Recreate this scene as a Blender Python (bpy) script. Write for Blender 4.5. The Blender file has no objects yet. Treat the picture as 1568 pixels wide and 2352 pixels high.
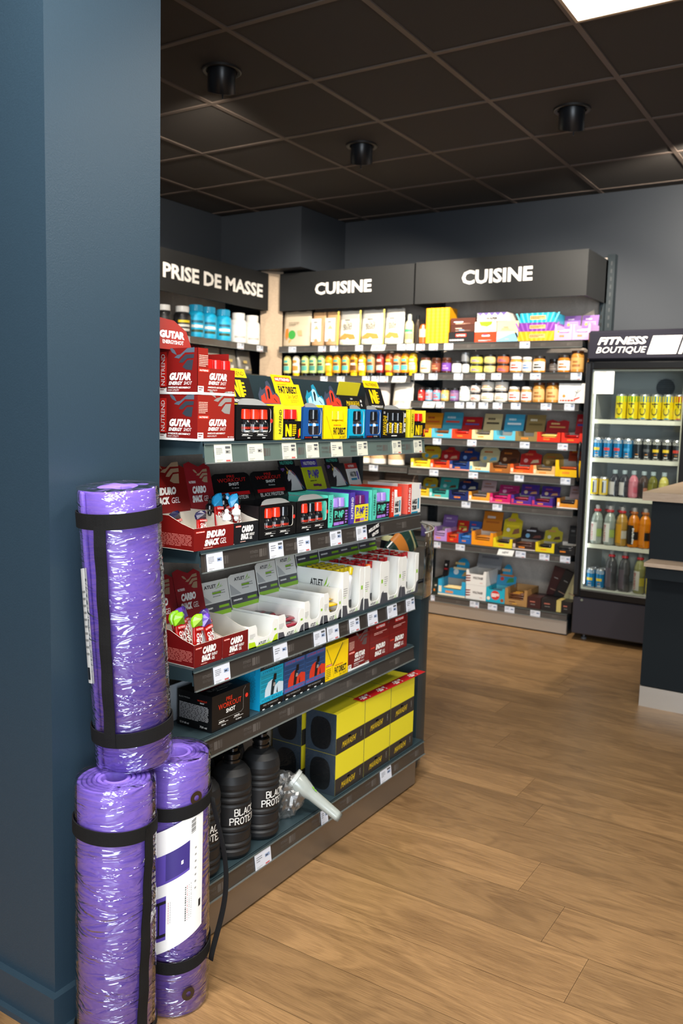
import bpy, math, random
from math import sin, cos, pi, radians, sqrt, hypot
from mathutils import Vector, Matrix, noise
S = bpy.context.scene
C = S.collection
rnd = random.Random(7)

# ---------------------------------------------------------------- camera
EYE = 1.38
yaw, pitch, roll = radians(32.369), radians(6.484), radians(1.526)
fw = Vector((-sin(yaw)*cos(pitch), cos(yaw)*cos(pitch), -sin(pitch)))
r0 = Vector((cos(yaw), sin(yaw), 0)); u0 = r0.cross(fw)
rt = r0*cos(roll)+u0*sin(roll); up = -r0*sin(roll)+u0*cos(roll)
cd = bpy.data.cameras.new('camera'); cam = bpy.data.objects.new('camera', cd); C.objects.link(cam)
cam.matrix_world = Matrix(((rt.x, up.x, -fw.x, 0), (rt.y, up.y, -fw.y, 0), (rt.z, up.z, -fw.z, EYE), (0, 0, 0, 1)))
cd.sensor_fit = 'HORIZONTAL'; cd.sensor_width = 24.0; cd.lens = 1966.0/1568*24
cd.clip_start = .05; cd.clip_end = 60
cd.dof.use_dof = True; cd.dof.focus_distance = 2.05; cd.dof.aperture_fstop = 5.0
S.camera = cam
# ---------------------------------------------------------------- light and exposure
S.view_settings.view_transform = 'Standard'; S.view_settings.look = 'None'
S.view_settings.gamma = 1; S.view_settings.use_curve_mapping = False
S.view_settings.exposure = 0.0
w = bpy.data.worlds.new('world'); S.world = w; w.use_nodes = True
w.node_tree.nodes['Background'].inputs[0].default_value = (.62, .78, 1, 1)
w.node_tree.nodes['Background'].inputs[1].default_value = .06
def area(name, loc, aim, sx, sy, power, col):
    d = bpy.data.lights.new(name, 'AREA'); d.shape = 'RECTANGLE'; d.size = sx; d.size_y = sy; d.energy = power; d.color = col
    o = bpy.data.objects.new(name, d); C.objects.link(o); o.location = loc
    o.rotation_euler = (Vector(aim)-Vector(loc)).to_track_quat('-Z', 'Y').to_euler()
    return o
# daylight through the shop window behind and right of the camera, ceiling panels out of frame
DAY = area('window_daylight', (1.6, -2.6, 1.45), (-1.2, 2.0, 1.2), 3.2, 2.3, 235, (.8, .9, 1))
PANELS = [(-.834, .64, 74), (.975, .64, 22), (.975, 3.054, 16), (-.834, 3.054, 9), (-.834, -1.77, 40)]
for x, y, pw in PANELS:
    area('ceiling_panel_light', (x, y, 2.87), (x, y, 0), .56, .56, pw, (1, .97, .92))
def spot(loc, aim, power, col=(1, .9, .76), size=70, blend=.6, name='spot_beam'):
    d = bpy.data.lights.new(name, 'SPOT'); d.energy = power; d.color = col; d.spot_size = radians(size); d.spot_blend = blend; d.shadow_soft_size = .03
    o = bpy.data.objects.new(name, d); C.objects.link(o); o.location = loc
    o.rotation_euler = (Vector(aim)-Vector(loc)).to_track_quat('-Z', 'Y').to_euler()
    return o

# ---------------------------------------------------------------- materials
def lin(c):
    return c/12.92 if c <= .04045 else ((c+.055)/1.055)**2.4
def rgb(h):
    if isinstance(h, str):
        h = h.lstrip('#'); return tuple(lin(int(h[i:i+2], 16)/255) for i in (0, 2, 4))
    return h
_m = {}
def M(h, rough=.45, metal=0.0, coat=0.0, spec=.5, bump=0.0, bs=60.0, emit=0.0, trans=0.0, alpha=1.0, var=0.0):
    key = (h, rough, metal, coat, spec, bump, bs, emit, trans, alpha, var)
    if key in _m: return _m[key]
    m = bpy.data.materials.new('mat_'+str(h).strip('#')); m.use_nodes = True
    nt = m.node_tree; b = nt.nodes['Principled BSDF']; c = rgb(h)
    b.inputs['Base Color'].default_value = (*c, 1); b.inputs['Roughness'].default_value = rough
    b.inputs['Metallic'].default_value = metal; b.inputs['Coat Weight'].default_value = coat
    b.inputs['Specular IOR Level'].default_value = spec
    b.inputs['Transmission Weight'].default_value = trans; b.inputs['Alpha'].default_value = alpha
    if emit:
        b.inputs['Emission Color'].default_value = (*c, 1); b.inputs['Emission Strength'].default_value = emit
    if bump or var:
        tc = nt.nodes.new('ShaderNodeTexCoord'); n = nt.nodes.new('ShaderNodeTexNoise'); n.inputs['Scale'].default_value = bs
        n.inputs['Detail'].default_value = 4
        nt.links.new(tc.outputs['Object'], n.inputs['Vector'])
        if bump:
            bp = nt.nodes.new('ShaderNodeBump'); bp.inputs['Strength'].default_value = bump; bp.inputs['Distance'].default_value = .002
            nt.links.new(n.outputs['Fac'], bp.inputs['Height']); nt.links.new(bp.outputs['Normal'], b.inputs['Normal'])
        if var:
            mx = nt.nodes.new('ShaderNodeMixRGB'); mx.inputs[1].default_value = (*[v*(1-var) for v in c], 1); mx.inputs[2].default_value = (*[min(1, v*(1+var)) for v in c], 1)
            nt.links.new(n.outputs['Fac'], mx.inputs[0]); nt.links.new(mx.outputs[0], b.inputs['Base Color'])
    _m[key] = m; return m
def P(h): return M(h, .42, coat=.15)          # printed carton
def G(h): return M(h, .22, coat=.4)           # glossy plastic
WHITE = P('#f2f2ee'); BLACK = P('#0c0c0e'); CARD = P('#d9d4c8'); KRAFT = P('#b18a62'); GREYC = P('#9a9a96')
INK = P('#1a1a1c')

# ---------------------------------------------------------------- mesh builder
_tc = {}
def glyphs(s, bold, shear, serif=False):
    k = (s, bold, shear)
    if k in _tc: return _tc[k]
    cu = bpy.data.curves.new('t', 'FONT'); cu.body = s; cu.resolution_u = 2; cu.offset = bold; cu.shear = shear; cu.fill_mode = 'FRONT'
    o = bpy.data.objects.new('t', cu); C.objects.link(o)
    me = bpy.data.meshes.new_from_object(o.evaluated_get(bpy.context.evaluated_depsgraph_get()))
    vs = [(v.co.x, v.co.y) for v in me.vertices]; fs = [tuple(p.vertices) for p in me.polygons]
    bpy.data.objects.remove(o); bpy.data.curves.remove(cu); bpy.data.meshes.remove(me)
    if vs:
        x0 = min(v[0] for v in vs); x1 = max(v[0] for v in vs); y0 = min(v[1] for v in vs); y1 = max(v[1] for v in vs)
    else: x0 = y0 = 0; x1 = y1 = 1
    _tc[k] = ([((v[0]-x0)/(x1-x0), (v[1]-y0)/(y1-y0)) for v in vs], fs, (x1-x0)/(y1-y0)); return _tc[k]

class MB:
    def __init__(s): s.v = []; s.f = []; s.m = []; s.sm = []; s.mats = []; s.T = None
    def mi(s, m):
        if m not in s.mats: s.mats.append(m)
        return s.mats.index(m)
    def add(s, vs, fs, m, smooth=False):
        o = len(s.v)
        if s.T is not None: vs = [tuple(s.T @ Vector(v)) for v in vs]
        s.v += [tuple(v) for v in vs]; i = s.mi(m)
        for f in fs: s.f.append(tuple(a+o for a in f)); s.m.append(i); s.sm.append(smooth)
        return s
    def box(s, x0, x1, y0, y1, z0, z1, m):
        vs = [(x, y, z) for z in (z0, z1) for y in (y0, y1) for x in (x0, x1)]
        return s.add(vs, [(0, 2, 3, 1), (4, 5, 7, 6), (0, 1, 5, 4), (2, 6, 7, 3), (0, 4, 6, 2), (1, 3, 7, 5)], m)
    def cbox(s, x0, x1, y0, y1, z0, z1, c, m):      # chamfered box
        vs = []; 
        for z, q in ((z0, c), (z0+c, 0), (z1-c, 0), (z1, c)):
            X0, X1, Y0, Y1 = x0+q, x1-q, y0+q, y1-q
            k = c if q == 0 else c*.5
            vs += [(X0+k, Y0, z), (X1-k, Y0, z), (X1, Y0+k, z), (X1, Y1-k, z), (X1-k, Y1, z), (X0+k, Y1, z), (X0, Y1-k, z), (X0, Y0+k, z)]
        fs = [tuple(reversed(range(8))), tuple(range(24, 32))]
        for l in range(3):
            for i in range(8): fs.append((l*8+i, l*8+(i+1) % 8, l*8+8+(i+1) % 8, l*8+8+i))
        return s.add(vs, fs, m)
    def quad(s, a, b, c, d, m): return s.add([a, b, c, d], [(0, 1, 2, 3)], m)
    def prism(s, pts, y0, y1, m, axis='y'):          # polygon in xz (axis y), xy (axis z) or yz (axis x)
        n = len(pts)
        f = {'y': lambda a, b, t: (a, t, b), 'z': lambda a, b, t: (a, b, t), 'x': lambda a, b, t: (t, a, b)}[axis]
        vs = [f(a, b, y0) for a, b in pts]+[f(a, b, y1) for a, b in pts]
        return s.add(vs, [tuple(range(n)), tuple(reversed(range(n, 2*n)))]+[(i, i+n, (i+1) % n+n, (i+1) % n) for i in range(n)], m)
    def lathe(s, prof, m, cx=0, cy=0, seg=20, sx=1, sy=1, smooth=True, z0=0):
        # prof: list of (r, z) or (r, z, mat) ; mat applies to the band that ends there
        vs = []
        for p in prof:
            for i in range(seg):
                a = 2*pi*i/seg; vs.append((cx+p[0]*cos(a)*sx, cy+p[0]*sin(a)*sy, z0+p[1]))
        for k in range(len(prof)-1):
            mm = prof[k+1][2] if len(prof[k+1]) > 2 else m
            o = [vs[j] for j in range(k*seg, (k+2)*seg)]
            s.add(o, [(i, (i+1) % seg, (i+1) % seg+seg, i+seg) for i in range(seg)], mm, smooth)
        for k, rev in ((0, True), (len(prof)-1, False)):
            if prof[k][0] > 1e-5:
                mm = (prof[k][2] if len(prof[k]) > 2 else m) if k else (prof[1][2] if len(prof[1]) > 2 else m)
                r = list(range(seg)); s.add(vs[k*seg:(k+1)*seg], [tuple(reversed(r)) if rev else tuple(r)], mm)
        return s
    def tube(s, pts, r, m, seg=8, ry=None, upv=(0, 0, 1)):
        pts = [Vector(p) for p in pts]; vs = []; ry = r if ry is None else ry
        for i, p in enumerate(pts):
            t = (pts[min(i+1, len(pts)-1)]-pts[max(i-1, 0)]).normalized()
            a = t.cross(Vector(upv))
            if a.length < 1e-4: a = t.cross(Vector((1, 0, 0)))
            a.normalize(); b = t.cross(a)
            for k in range(seg):
                q = 2*pi*k/seg; vs.append(tuple(p+a*cos(q)*r+b*sin(q)*ry))
        fs = [(i*seg+k, i*seg+(k+1) % seg, (i+1)*seg+(k+1) % seg, (i+1)*seg+k) for i in range(len(pts)-1) for k in range(seg)]
        fs += [tuple(reversed(range(seg))), tuple(range((len(pts)-1)*seg, len(pts)*seg))]
        return s.add(vs, fs, m, True)
    def build(s, name, parent=None, loc=None, rotz=0, rot=None):
        me = bpy.data.meshes.new(name); me.from_pydata(s.v, [], s.f)
        for m in s.mats: me.materials.append(m)
        me.polygons.foreach_set('material_index', s.m); me.polygons.foreach_set('use_smooth', s.sm)
        me.update()
        o = bpy.data.objects.new(name, me); C.objects.link(o)
        if parent: o.parent = parent
        if loc is not None: o.location = loc
        if rotz: o.rotation_euler = (0, 0, rotz)
        if rot: o.rotation_euler = rot
        return o

class F:        # a flat face to print on: origin, right and up directions
    def __init__(s, mb, o, u, v): s.mb = mb; s.o = Vector(o); s.u = Vector(u).normalized(); s.v = Vector(v).normalized(); s.n = s.u.cross(s.v); s.k = .00025
    def p(s, x, y, l): return tuple(s.o+s.u*x+s.v*y+s.n*(s.k*l))
    def poly(s, pts, m, l=1):
        s.mb.add([s.p(x, y, l) for x, y in pts], [tuple(range(len(pts)))], m)
    def rect(s, x, y, w, h, m, l=1): s.poly([(x, y), (x+w, y), (x+w, y+h), (x, y+h)], m, l)
    def disc(s, x, y, r, m, l=1, n=14, ry=None):
        s.poly([(x+r*cos(2*pi*i/n), y+(ry or r)*sin(2*pi*i/n)) for i in range(n)], m, l)
    def line(s, pts, t, m, l=1):
        for (x0, y0), (x1, y1) in zip(pts, pts[1:]):
            d = hypot(x1-x0, y1-y0) or 1; a, b = -(y1-y0)/d*t/2, (x1-x0)/d*t/2
            s.poly([(x0+a, y0+b), (x0-a, y0-b), (x1-a, y1-b), (x1+a, y1+b)], m, l)
    def text(s, t, x, y, w, h, m, bold=0.0, shear=0.0, rot=0, l=2, slope=0):
        # the string fills the box x, y, w, h ; rot 90 reads upwards
        vs, fs, ar = glyphs(t, bold, shear)
        if w is None: w = h*ar
        out = []
        for a, b in vs:
            if rot == 90: q = (x+w-b*w, y+a*h)
            elif rot == -90: q = (x+b*w, y+h-a*h)
            elif rot == 180: q = (x+w-a*w, y+h-b*h)
            else: q = (x+a*w, y+b*h+a*slope)
            out.append(s.p(q[0], q[1], l))
        s.mb.add(out, fs, m)
    def fine(s, x, y, w, h, n, m, l=1, seed=1, fill=.5):
        # rows of print too small to read
        r = random.Random(seed)
        for i in range(n):
            yy = y+h-(i+.75)*h/n; xx = x
            while xx < x+w*.97:
                ww = min(w*(.04+.12*r.random()), x+w-xx)
                s.rect(xx, yy, ww, h/n*fill, m, l); xx += ww+w*.02
                if i == n-1 and xx > x+w*.6: break
def front(mb, x=0, y=0, z=0): return F(mb, (x, y, z), (1, 0, 0), (0, 0, 1))
def left(mb, x, d, z=0): return F(mb, (x, d, z), (0, -1, 0), (0, 0, 1))
def top(mb, x, y, z): return F(mb, (x, y, z), (1, 0, 0), (0, 1, 0))
def right(mb, x, y=0, z=0): return F(mb, (x, y, z), (0, 1, 0), (0, 0, 1))

def holed(mb, x0, x1, z0, z1, a0, a1, b0, b1, r, y, t, m, mi=None, topopen=False):
    # a panel in the xz plane with a rounded window
    inner = []
    for cx, cz, q in ((a1-r, b0+r, -90), (a1-r, b1-r, 0), (a0+r, b1-r, 90), (a0+r, b0+r, 180)):
        for k in range(5):
            a = radians(q+k*22.5); inner.append((cx+r*cos(a), cz+r*sin(a)))
    cxm, czm = (a0+a1)/2, (b0+b1)/2; outer = []
    cor = [(x1, z0), (x1, z1), (x0, z1), (x0, z0)]
    for i, (x, z) in enumerate(inner):
        c = cor[i//5]
        k = i % 5
        if k == 2: outer.append(c)
        elif (i//5) % 2 == 0: outer.append((x, c[1]) if k < 2 else (c[0], z))
        else: outer.append((c[0], z) if k < 2 else (x, c[1]))
    n = len(inner)
    for yy, rev in ((y, False), (y+t, True)):
        vs = [(a, yy, b) for a, b in outer]+[(a, yy, b) for a, b in inner]
        fs = [(i, (i+1) % n, n+(i+1) % n, n+i) for i in range(n)]
        mb.add(vs, [tuple(reversed(f)) for f in fs] if rev else fs, m)
    vs = [(a, y, b) for a, b in inner]+[(a, y+t, b) for a, b in inner]
    mb.add(vs, [(i, (i+1) % n, n+(i+1) % n, n+i) for i in range(n)], mi or m)

# ---------------------------------------------------------------- things
_labels = {}
def tag(o, label, cat, group=None, kind=None):
    n = len(label.split())
    if not 4 <= n <= 16: print('LABEL LENGTH', n, label)
    if label in _labels and not (group and _labels[label] == group): print('LABEL REPEAT', label)
    _labels[label] = group
    o['label'] = label; o['category'] = cat
    if group: o['group'] = group
    if kind: o['kind'] = kind
    return o
def empty(name, loc, rotz=0, rot=None):
    o = bpy.data.objects.new(name, None); C.objects.link(o); o.location = loc; o.rotation_euler = rot or (0, 0, rotz); o.empty_display_size = .05
    return o
def struct(o, kind='structure'): o['kind'] = kind; return o
def copy_tree(o, parent=None):
    c = o.copy(); C.objects.link(c); c.parent = parent
    for ch in list(o.children): copy_tree(ch, c)
    return c
_proto = {}
def spawn(key, builder, loc, label, cat, group=None, rotz=0, rot=None):
    if key in _proto: o = copy_tree(_proto[key])
    else: o = builder(); _proto[key] = o
    o.location = loc; o.rotation_euler = rot or (0, 0, rotz)
    for k in ('label', 'category', 'group', 'kind'):
        if k in o: del o[k]
    return tag(o, label, cat, group)
ORD = ['first', 'second', 'third', 'fourth', 'fifth', 'sixth', 'seventh', 'eighth', 'ninth', 'tenth', 'eleventh', 'twelfth', 'thirteenth', 'fourteenth', 'fifteenth', 'sixteenth', 'seventeenth', 'eighteenth', 'nineteenth', 'twentieth']
GR = pi/2      # things on the near gondola and the left run face +X
# ================================================================ room
def nodes(m):
    m.use_nodes = True; nt = m.node_tree; return nt, nt.nodes['Principled BSDF'], nt.nodes.new, nt.links.new
def mat_paint(name, h, rough=.5, bump=.25, bs=420):
    m = bpy.data.materials.new(name); nt, b, N, L = nodes(m); c = rgb(h)
    tc = N('ShaderNodeTexCoord'); n = N('ShaderNodeTexNoise'); n.inputs['Scale'].default_value = bs; n.inputs['Detail'].default_value = 3
    L(tc.outputs['Object'], n.inputs['Vector'])
    bp = N('ShaderNodeBump'); bp.inputs['Strength'].default_value = bump; bp.inputs['Distance'].default_value = .001
    L(n.outputs['Fac'], bp.inputs['Height']); L(bp.outputs['Normal'], b.inputs['Normal'])
    mx = N('ShaderNodeMixRGB'); mx.inputs[1].default_value = (*[v*.86 for v in c], 1); mx.inputs[2].default_value = (*[v*1.12 for v in c], 1)
    L(n.outputs['Fac'], mx.inputs[0]); L(mx.outputs[0], b.inputs['Base Color']); b.inputs['Roughness'].default_value = rough
    return m
def mat_wood(name, c0, c1, rough=.5, uv=True, sx=1.0, sy=1.0, ring=1.0):
    # grain runs along x of the texture space
    m = bpy.data.materials.new(name); nt, b, N, L = nodes(m)
    tc = N('ShaderNodeTexCoord'); mp = N('ShaderNodeMapping'); mp.inputs['Scale'].default_value = (sx, sy, sy)
    L(tc.outputs['UV' if uv else 'Object'], mp.inputs['Vector'])
    big = N('ShaderNodeTexNoise'); big.inputs['Scale'].default_value = 1.6; big.inputs['Detail'].default_value = 3; big.inputs['Distortion'].default_value = 1.0
    mb_ = N('ShaderNodeMapping'); mb_.inputs['Scale'].default_value = (1.15, 5.5, 5.5); L(mp.outputs[0], mb_.inputs['Vector']); L(mb_.outputs[0], big.inputs['Vector'])
    mul = N('ShaderNodeMath'); mul.operation = 'MULTIPLY'; mul.inputs[1].default_value = 30*ring; L(big.outputs['Fac'], mul.inputs[0])
    sn = N('ShaderNodeMath'); sn.operation = 'SINE'; L(mul.outputs[0], sn.inputs[0])
    fine = N('ShaderNodeTexNoise'); fine.inputs['Scale'].default_value = 5; fine.inputs['Detail'].default_value = 8; fine.inputs['Roughness'].default_value = .7
    mf = N('ShaderNodeMapping'); mf.inputs['Scale'].default_value = (2.6, 75, 75); L(mp.outputs[0], mf.inputs['Vector']); L(mf.outputs[0], fine.inputs['Vector'])
    a = N('ShaderNodeMath'); a.operation = 'MULTIPLY_ADD'; a.inputs[1].default_value = .065; L(sn.outputs[0], a.inputs[0]); L(fine.outputs['Fac'], a.inputs[2])
    a2 = N('ShaderNodeMath'); a2.operation = 'MULTIPLY_ADD'; a2.inputs[1].default_value = .5; L(big.outputs['Fac'], a2.inputs[0]); L(a.outputs[0], a2.inputs[2])
    rp = N('ShaderNodeValToRGB'); rp.color_ramp.elements[0].position = .45; rp.color_ramp.elements[1].position = 1.05
    rp.color_ramp.elements[0].color = (*rgb(c0), 1); rp.color_ramp.elements[1].color = (*rgb(c1), 1)
    L(a2.outputs[0], rp.inputs[0])
    out = rp.outputs[0]
    if uv:
        at = N('ShaderNodeAttribute'); at.attribute_name = 'tone'
        hs = N('ShaderNodeHueSaturation'); L(at.outputs['Fac'], hs.inputs['Value']); L(out, hs.inputs['Color']); out = hs.outputs[0]
    L(out, b.inputs['Base Color']); b.inputs['Roughness'].default_value = rough
    bp = N('ShaderNodeBump'); bp.inputs['Strength'].default_value = .12; bp.inputs['Distance'].default_value = .001
    L(fine.outputs['Fac'], bp.inputs['Height']); L(bp.outputs['Normal'], b.inputs['Normal'])
    return m
NAVY = mat_paint('navy_paint', '#283a47', .42, .35, 300)
SLATE = mat_paint('slate_wall_paint', '#2c3138', .6, .15, 260)
NAVY_TRIM = mat_paint('navy_trim_paint', '#283a47', .42, .2, 300)
OAK = mat_wood('oak_planks', '#60462b', '#a07d54', .38, ring=1.5)
TAUPE = mat_wood('taupe_wood_panel', '#b4a79b', '#cfc2b5', .6, uv=False, sx=6, sy=.35, ring=.35)
PALE = mat_wood('pale_wood_panel', '#a8927a', '#c0a88c', .6, uv=False, sx=6, sy=.35, ring=.35)
COUNTERTOP = mat_wood('counter_wood', '#8d7864', '#b7a28c', .45, uv=False, sx=1.2, sy=1, ring=.6)
def mat_steel(name, h, rough, sc=(1, 90, 90)):
    m = bpy.data.materials.new(name); nt, b, N, L = nodes(m)
    tc = N('ShaderNodeTexCoord'); mp = N('ShaderNodeMapping'); mp.inputs['Scale'].default_value = sc; n = N('ShaderNodeTexNoise'); n.inputs['Scale'].default_value = 6; n.inputs['Detail'].default_value = 5
    L(tc.outputs['Object'], mp.inputs[0]); L(mp.outputs[0], n.inputs['Vector'])
    rr = N('ShaderNodeMapRange'); rr.inputs[3].default_value = rough-.08; rr.inputs[4].default_value = rough+.1; L(n.outputs['Fac'], rr.inputs[0]); L(rr.outputs[0], b.inputs['Roughness'])
    b.inputs['Base Color'].default_value = (*rgb(h), 1); b.inputs['Metallic'].default_value = .85
    return m
STEELF = mat_steel('brushed_steel_light', '#cfcac2', .42)
STEEL = mat_steel('brushed_steel', '#9a948c', .36)
SHELF = M('#2a3a40', .42, bump=.15, bs=500, var=.1)      # powder coated blue-grey shelf metal
SHELFK = M('#18242a', .45)
RAIL = M('#38332f', .3, coat=.5)
RAIL_REFL = M('#5c6b66', .25, coat=.6)  # green reflection in the clear top rail, put into its base colour
TAGP = M('#d6d6c4', .5); TAGW = M('#d4d8e2', .5); TAGI = M('#70747c', .5); TAGR = M('#c25a5a', .5); TAGB = M('#8ea0c0', .5)

# floor: oak boards running along x, each its own quad with its own tone
def make_floor():
    mb = MB(); uv = []; tone = []
    joints = {0: -.543, 1: -.67, 2: -.811, 3: -2.0, 4: -.945, 5: -1.047}
    r = random.Random(3); gap = .0005
    y = 1.905-.2*24; k = -24
    boards = []
    while y < 6.0:
        L = 1.85; off = joints.get(k, r.uniform(-.65, .65)); x = off-L*6
        while x < 5:
            xa, xb = max(x, -4.6), min(x+L, 4.2)
            if xb > xa:
                boards.append((xa+gap, xb-gap, y+gap, min(y+.2, 5.85)-gap))
            x += L
        y += .2; k += 1
    vs = []; fs = []
    for (a, b, c, d) in boards:
        o = len(vs); vs += [(a, c, 0), (b, c, 0), (b, d, 0), (a, d, 0)]; fs.append((o, o+1, o+2, o+3))
        u, v = r.uniform(0, 40), r.uniform(0, 40); uv += [(u, v), (u+b-a, v), (u+b-a, v+d-c), (u, v+d-c)]
        tone.append(r.uniform(.82, 1.12))
    nb = len(fs); o = len(vs); vs += [(-4.6, -4, -.002), (4.2, -4, -.002), (4.2, 5.85, -.002), (-4.6, 5.85, -.002), (-4.6, -4, -.08), (4.2, -4, -.08), (4.2, 5.85, -.08), (-4.6, 5.85, -.08)]
    for f in ((0, 1, 2, 3), (7, 6, 5, 4), (0, 4, 5, 1), (2, 6, 7, 3)):
        fs.append(tuple(o+i for i in f)); uv += [(0, 0)]*4; tone.append(1)
    me = bpy.data.meshes.new('floor'); me.from_pydata(vs, [], fs); me.materials.append(OAK); me.materials.append(M('#4a3422', .8))
    for p in me.polygons:
        if p.index >= nb: p.material_index = 1
    l = me.uv_layers.new(name='UVMap')
    for i, q in enumerate(uv): l.data[i].uv = q
    at = me.attributes.new('tone', 'FLOAT', 'FACE')
    at.data.foreach_set('value', tone)
    f = bpy.data.objects.new('floor', me); C.objects.link(f); struct(f)
make_floor()

def wallbox(name, x0, x1, y0, y1, z0, z1, m):
    mb = MB(); mb.box(x0, x1, y0, y1, z0, z1, m); return struct(mb.build(name))
H = 2.88
wallbox('wall_back', -4.62, 4.2, 5.85, 5.97, 0, H, SLATE)
wallbox('wall_left', -4.62, -4.5, -4, 5.85, 0, H, SLATE)
wallbox('wall_right', 4.2, 4.3, -4, 5.97, 0, H, SLATE)
# shop front behind the camera: low wall, head beam and mullions round open glazing
mb = MB(); mb.box(-4.62, 4.3, -4.1, -4, 0, .35, NAVY); mb.box(-4.62, 4.3, -4.1, -4, 2.5, H, NAVY)
for x in (-4.6, -2.2, 0, 2.2, 4.2): mb.box(x-.05, x+.05, -4.1, -4, .35, 2.5, NAVY)
struct(mb.build('wall_front'))
# pillar the mats stand against
wallbox('wall_pillar', -1.95, -1.456, 1.165, 1.484, 0, H, NAVY)
mb = MB()
for (a, z0, z1) in ((.017, 0, .09), (.03, 0, .014)):
    mb.box(-1.95-a, -1.456+a, 1.165-a, 1.165, z0, z1, NAVY_TRIM); mb.box(-1.456, -1.456+a, 1.165, 1.484+a, z0, z1, NAVY_TRIM)
struct(mb.build('baseboard_pillar'))
wallbox('trim_1', -4.5, -3.74, 5.25, 5.85, 2.45, H, SLATE)     # boxed-in duct in the corner

# ceiling: dark mineral tiles in a 60 cm grid
TILE = mat_paint('ceiling_tile', '#3a3531', .9, .5, 500)
GRID = M('#5c5048', .6)
def make_ceiling():
    mb = MB(); G0 = .603
    xs = [-1.135+G0*i for i in range(-6, 10)]; ys = [2.752+G0*i for i in range(-12, 7)]
    for i in range(len(xs)-1):
        for j in range(len(ys)-1):
            a, b, c, d = max(xs[i], -4.6)+.013, min(xs[i+1], 4.3)-.013, max(ys[j], -4.0)+.013, min(ys[j+1], 5.9)-.013
            if b < a or d < c: continue
            if any(abs((a+b)/2-px) < .2 and abs((c+d)/2-py) < .2 for px, py in LEDS): continue
            mb.box(a-.006, b+.006, c-.006, d+.006, H+.006, H+.02, TILE)
    for x in xs: mb.box(x-.012, x+.012, -4, 5.9, H, H+.012, GRID)
    for y in ys: mb.box(-4.6, 4.3, y-.0115, y+.0115, H+.0005, H+.011, GRID)
    mb.box(-4.6, 4.3, -4, 5.95, H+.1, H+.14, TILE)
    struct(mb.build('ceiling'))
LEDS = [(-.834, 3.054), (-.834, .64), (.975, .64), (.975, 3.054), (-.834, -1.77)]
make_ceiling()
GLOW = M('#fff8ee', .5, emit=6.0)
for i, (x, y) in enumerate(LEDS):
    mb = MB(); g = .285
    t = empty('ceiling_panel_lamp', (x, y, H))
    lab = ['square white ceiling light panel at the upper right', 'square ceiling light panel above the rolled mats', 'square ceiling light panel right above the camera', 'square ceiling light panel right of the visible one', 'square ceiling light panel behind the camera near the shop window'][i]
    tag(t, lab, 'ceiling light')
    mb.box(-g, g, -g, g, -.001, .006, GLOW); mb.build('diffuser', t)
    mb = MB(); w_ = M('#b9a184', .5)
    for (a, b, c, d) in ((-g-.012, g+.012, -g-.012, -g), (-g-.012, g+.012, g, g+.012), (-g-.012, -g, -g, g), (g, g+.012, -g, g)): mb.box(a, b, c, d, -.003, .012, w_)
    mb.build('frame', t)

# spotlights recessed in the tiles: short black swivel cylinders
SPOTS = [((-2.63, 3.06), (-4.2, 4.6, 1.6), 'black ceiling spotlight nearest the blue pillar'), ((-2.63, 4.26), (-3.3, 5.4, 1.5), 'black ceiling spotlight in the middle, farthest from the window'), ((-1.43, 4.25), (-2.1, 5.4, 1.3), 'black ceiling spotlight on the right above the far shelving')]
LAMPK = M('#16181c', .35); 
def make_spot():
    t = empty('ceiling_spotlight', (0, 0, H))
    mb = MB(); mb.lathe([(.088, .008), (.088, -.004), (.082, -.006), (.07, -.003), (.07, .008)], M('#26221f', .5), seg=28); mb.build('trim_ring', t)
    mb = MB(); n = 28; ro, ri = .062, .056
    vs = []; 
    for r_, z_, sl in ((ro, .02, 0), (ro, -.09, -.03), (ri, -.09, -.03), (ri, -.01, 0)):
        for k in range(n):
            a = 2*pi*k/n; vs.append((r_*cos(a), r_*sin(a), z_-sl*sin(a)))
    fs = [(l*n+k, l*n+(k+1) % n, (l+1)*n+(k+1) % n, (l+1)*n+k) for l in range(3) for k in range(n)]+[tuple(range(3*n, 4*n))]
    mb.add(vs, fs, LAMPK, True); mb.build('lamp_can', t)
    mb = MB(); mb.lathe([(0, -.022), (.045, -.022), (.045, -.016)], M('#fff0d8', .4, emit=3.0), seg=20); mb.build('bulb', t)
    mb = MB(); mb.lathe([(.0035, -.138), (.0035, -.105)], LAMPK, cx=0, cy=-.058, seg=8); mb.build('aiming_pin', t)
    return t
for (xy, aim, lab) in SPOTS:
    a = math.atan2(aim[1]-xy[1], aim[0]-xy[0])
    spawn('spot', make_spot, (xy[0], xy[1], H), lab, 'spotlight', None, rotz=a-pi/2)
    spot((xy[0]+cos(a)*.03, xy[1]+sin(a)*.03, H-.075), aim, 140 if xy[1] < 3.5 else 210, size=92)
for (x, y), aim, pw, sz, lab in [((-.83, 4.86), (-1.35, 5.85, 2.5), 120, 90, 'black ceiling spotlight close to the grey back wall by the fridge'), ((-3.83, 3.66), (-4.4, 4.6, 1.4), 70, 90, 'black ceiling spotlight above the side wall shelving'),  # out of view: wall lamp inferred from its glow, the others added as fill
        ((-.23, 4.26), (-1.6, 5.5, 1.2), 130, 90, 'black ceiling spotlight above the sales counter'), ((-.23, 1.85), (-1.4, 2.2, .7), 90, 90, 'black ceiling spotlight over the aisle facing the gondola'), ((-.23, .64), (-1.5, 1.3, .6), 45, 90, 'black ceiling spotlight nearest the shop window')]:
    a = math.atan2(aim[1]-y, aim[0]-x)
    spawn('spot', make_spot, (x, y, H), lab, 'spotlight', None, rotz=a-pi/2)
    spot((x+cos(a)*.03, y+sin(a)*.03, H-.075), aim, pw, size=sz)
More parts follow.
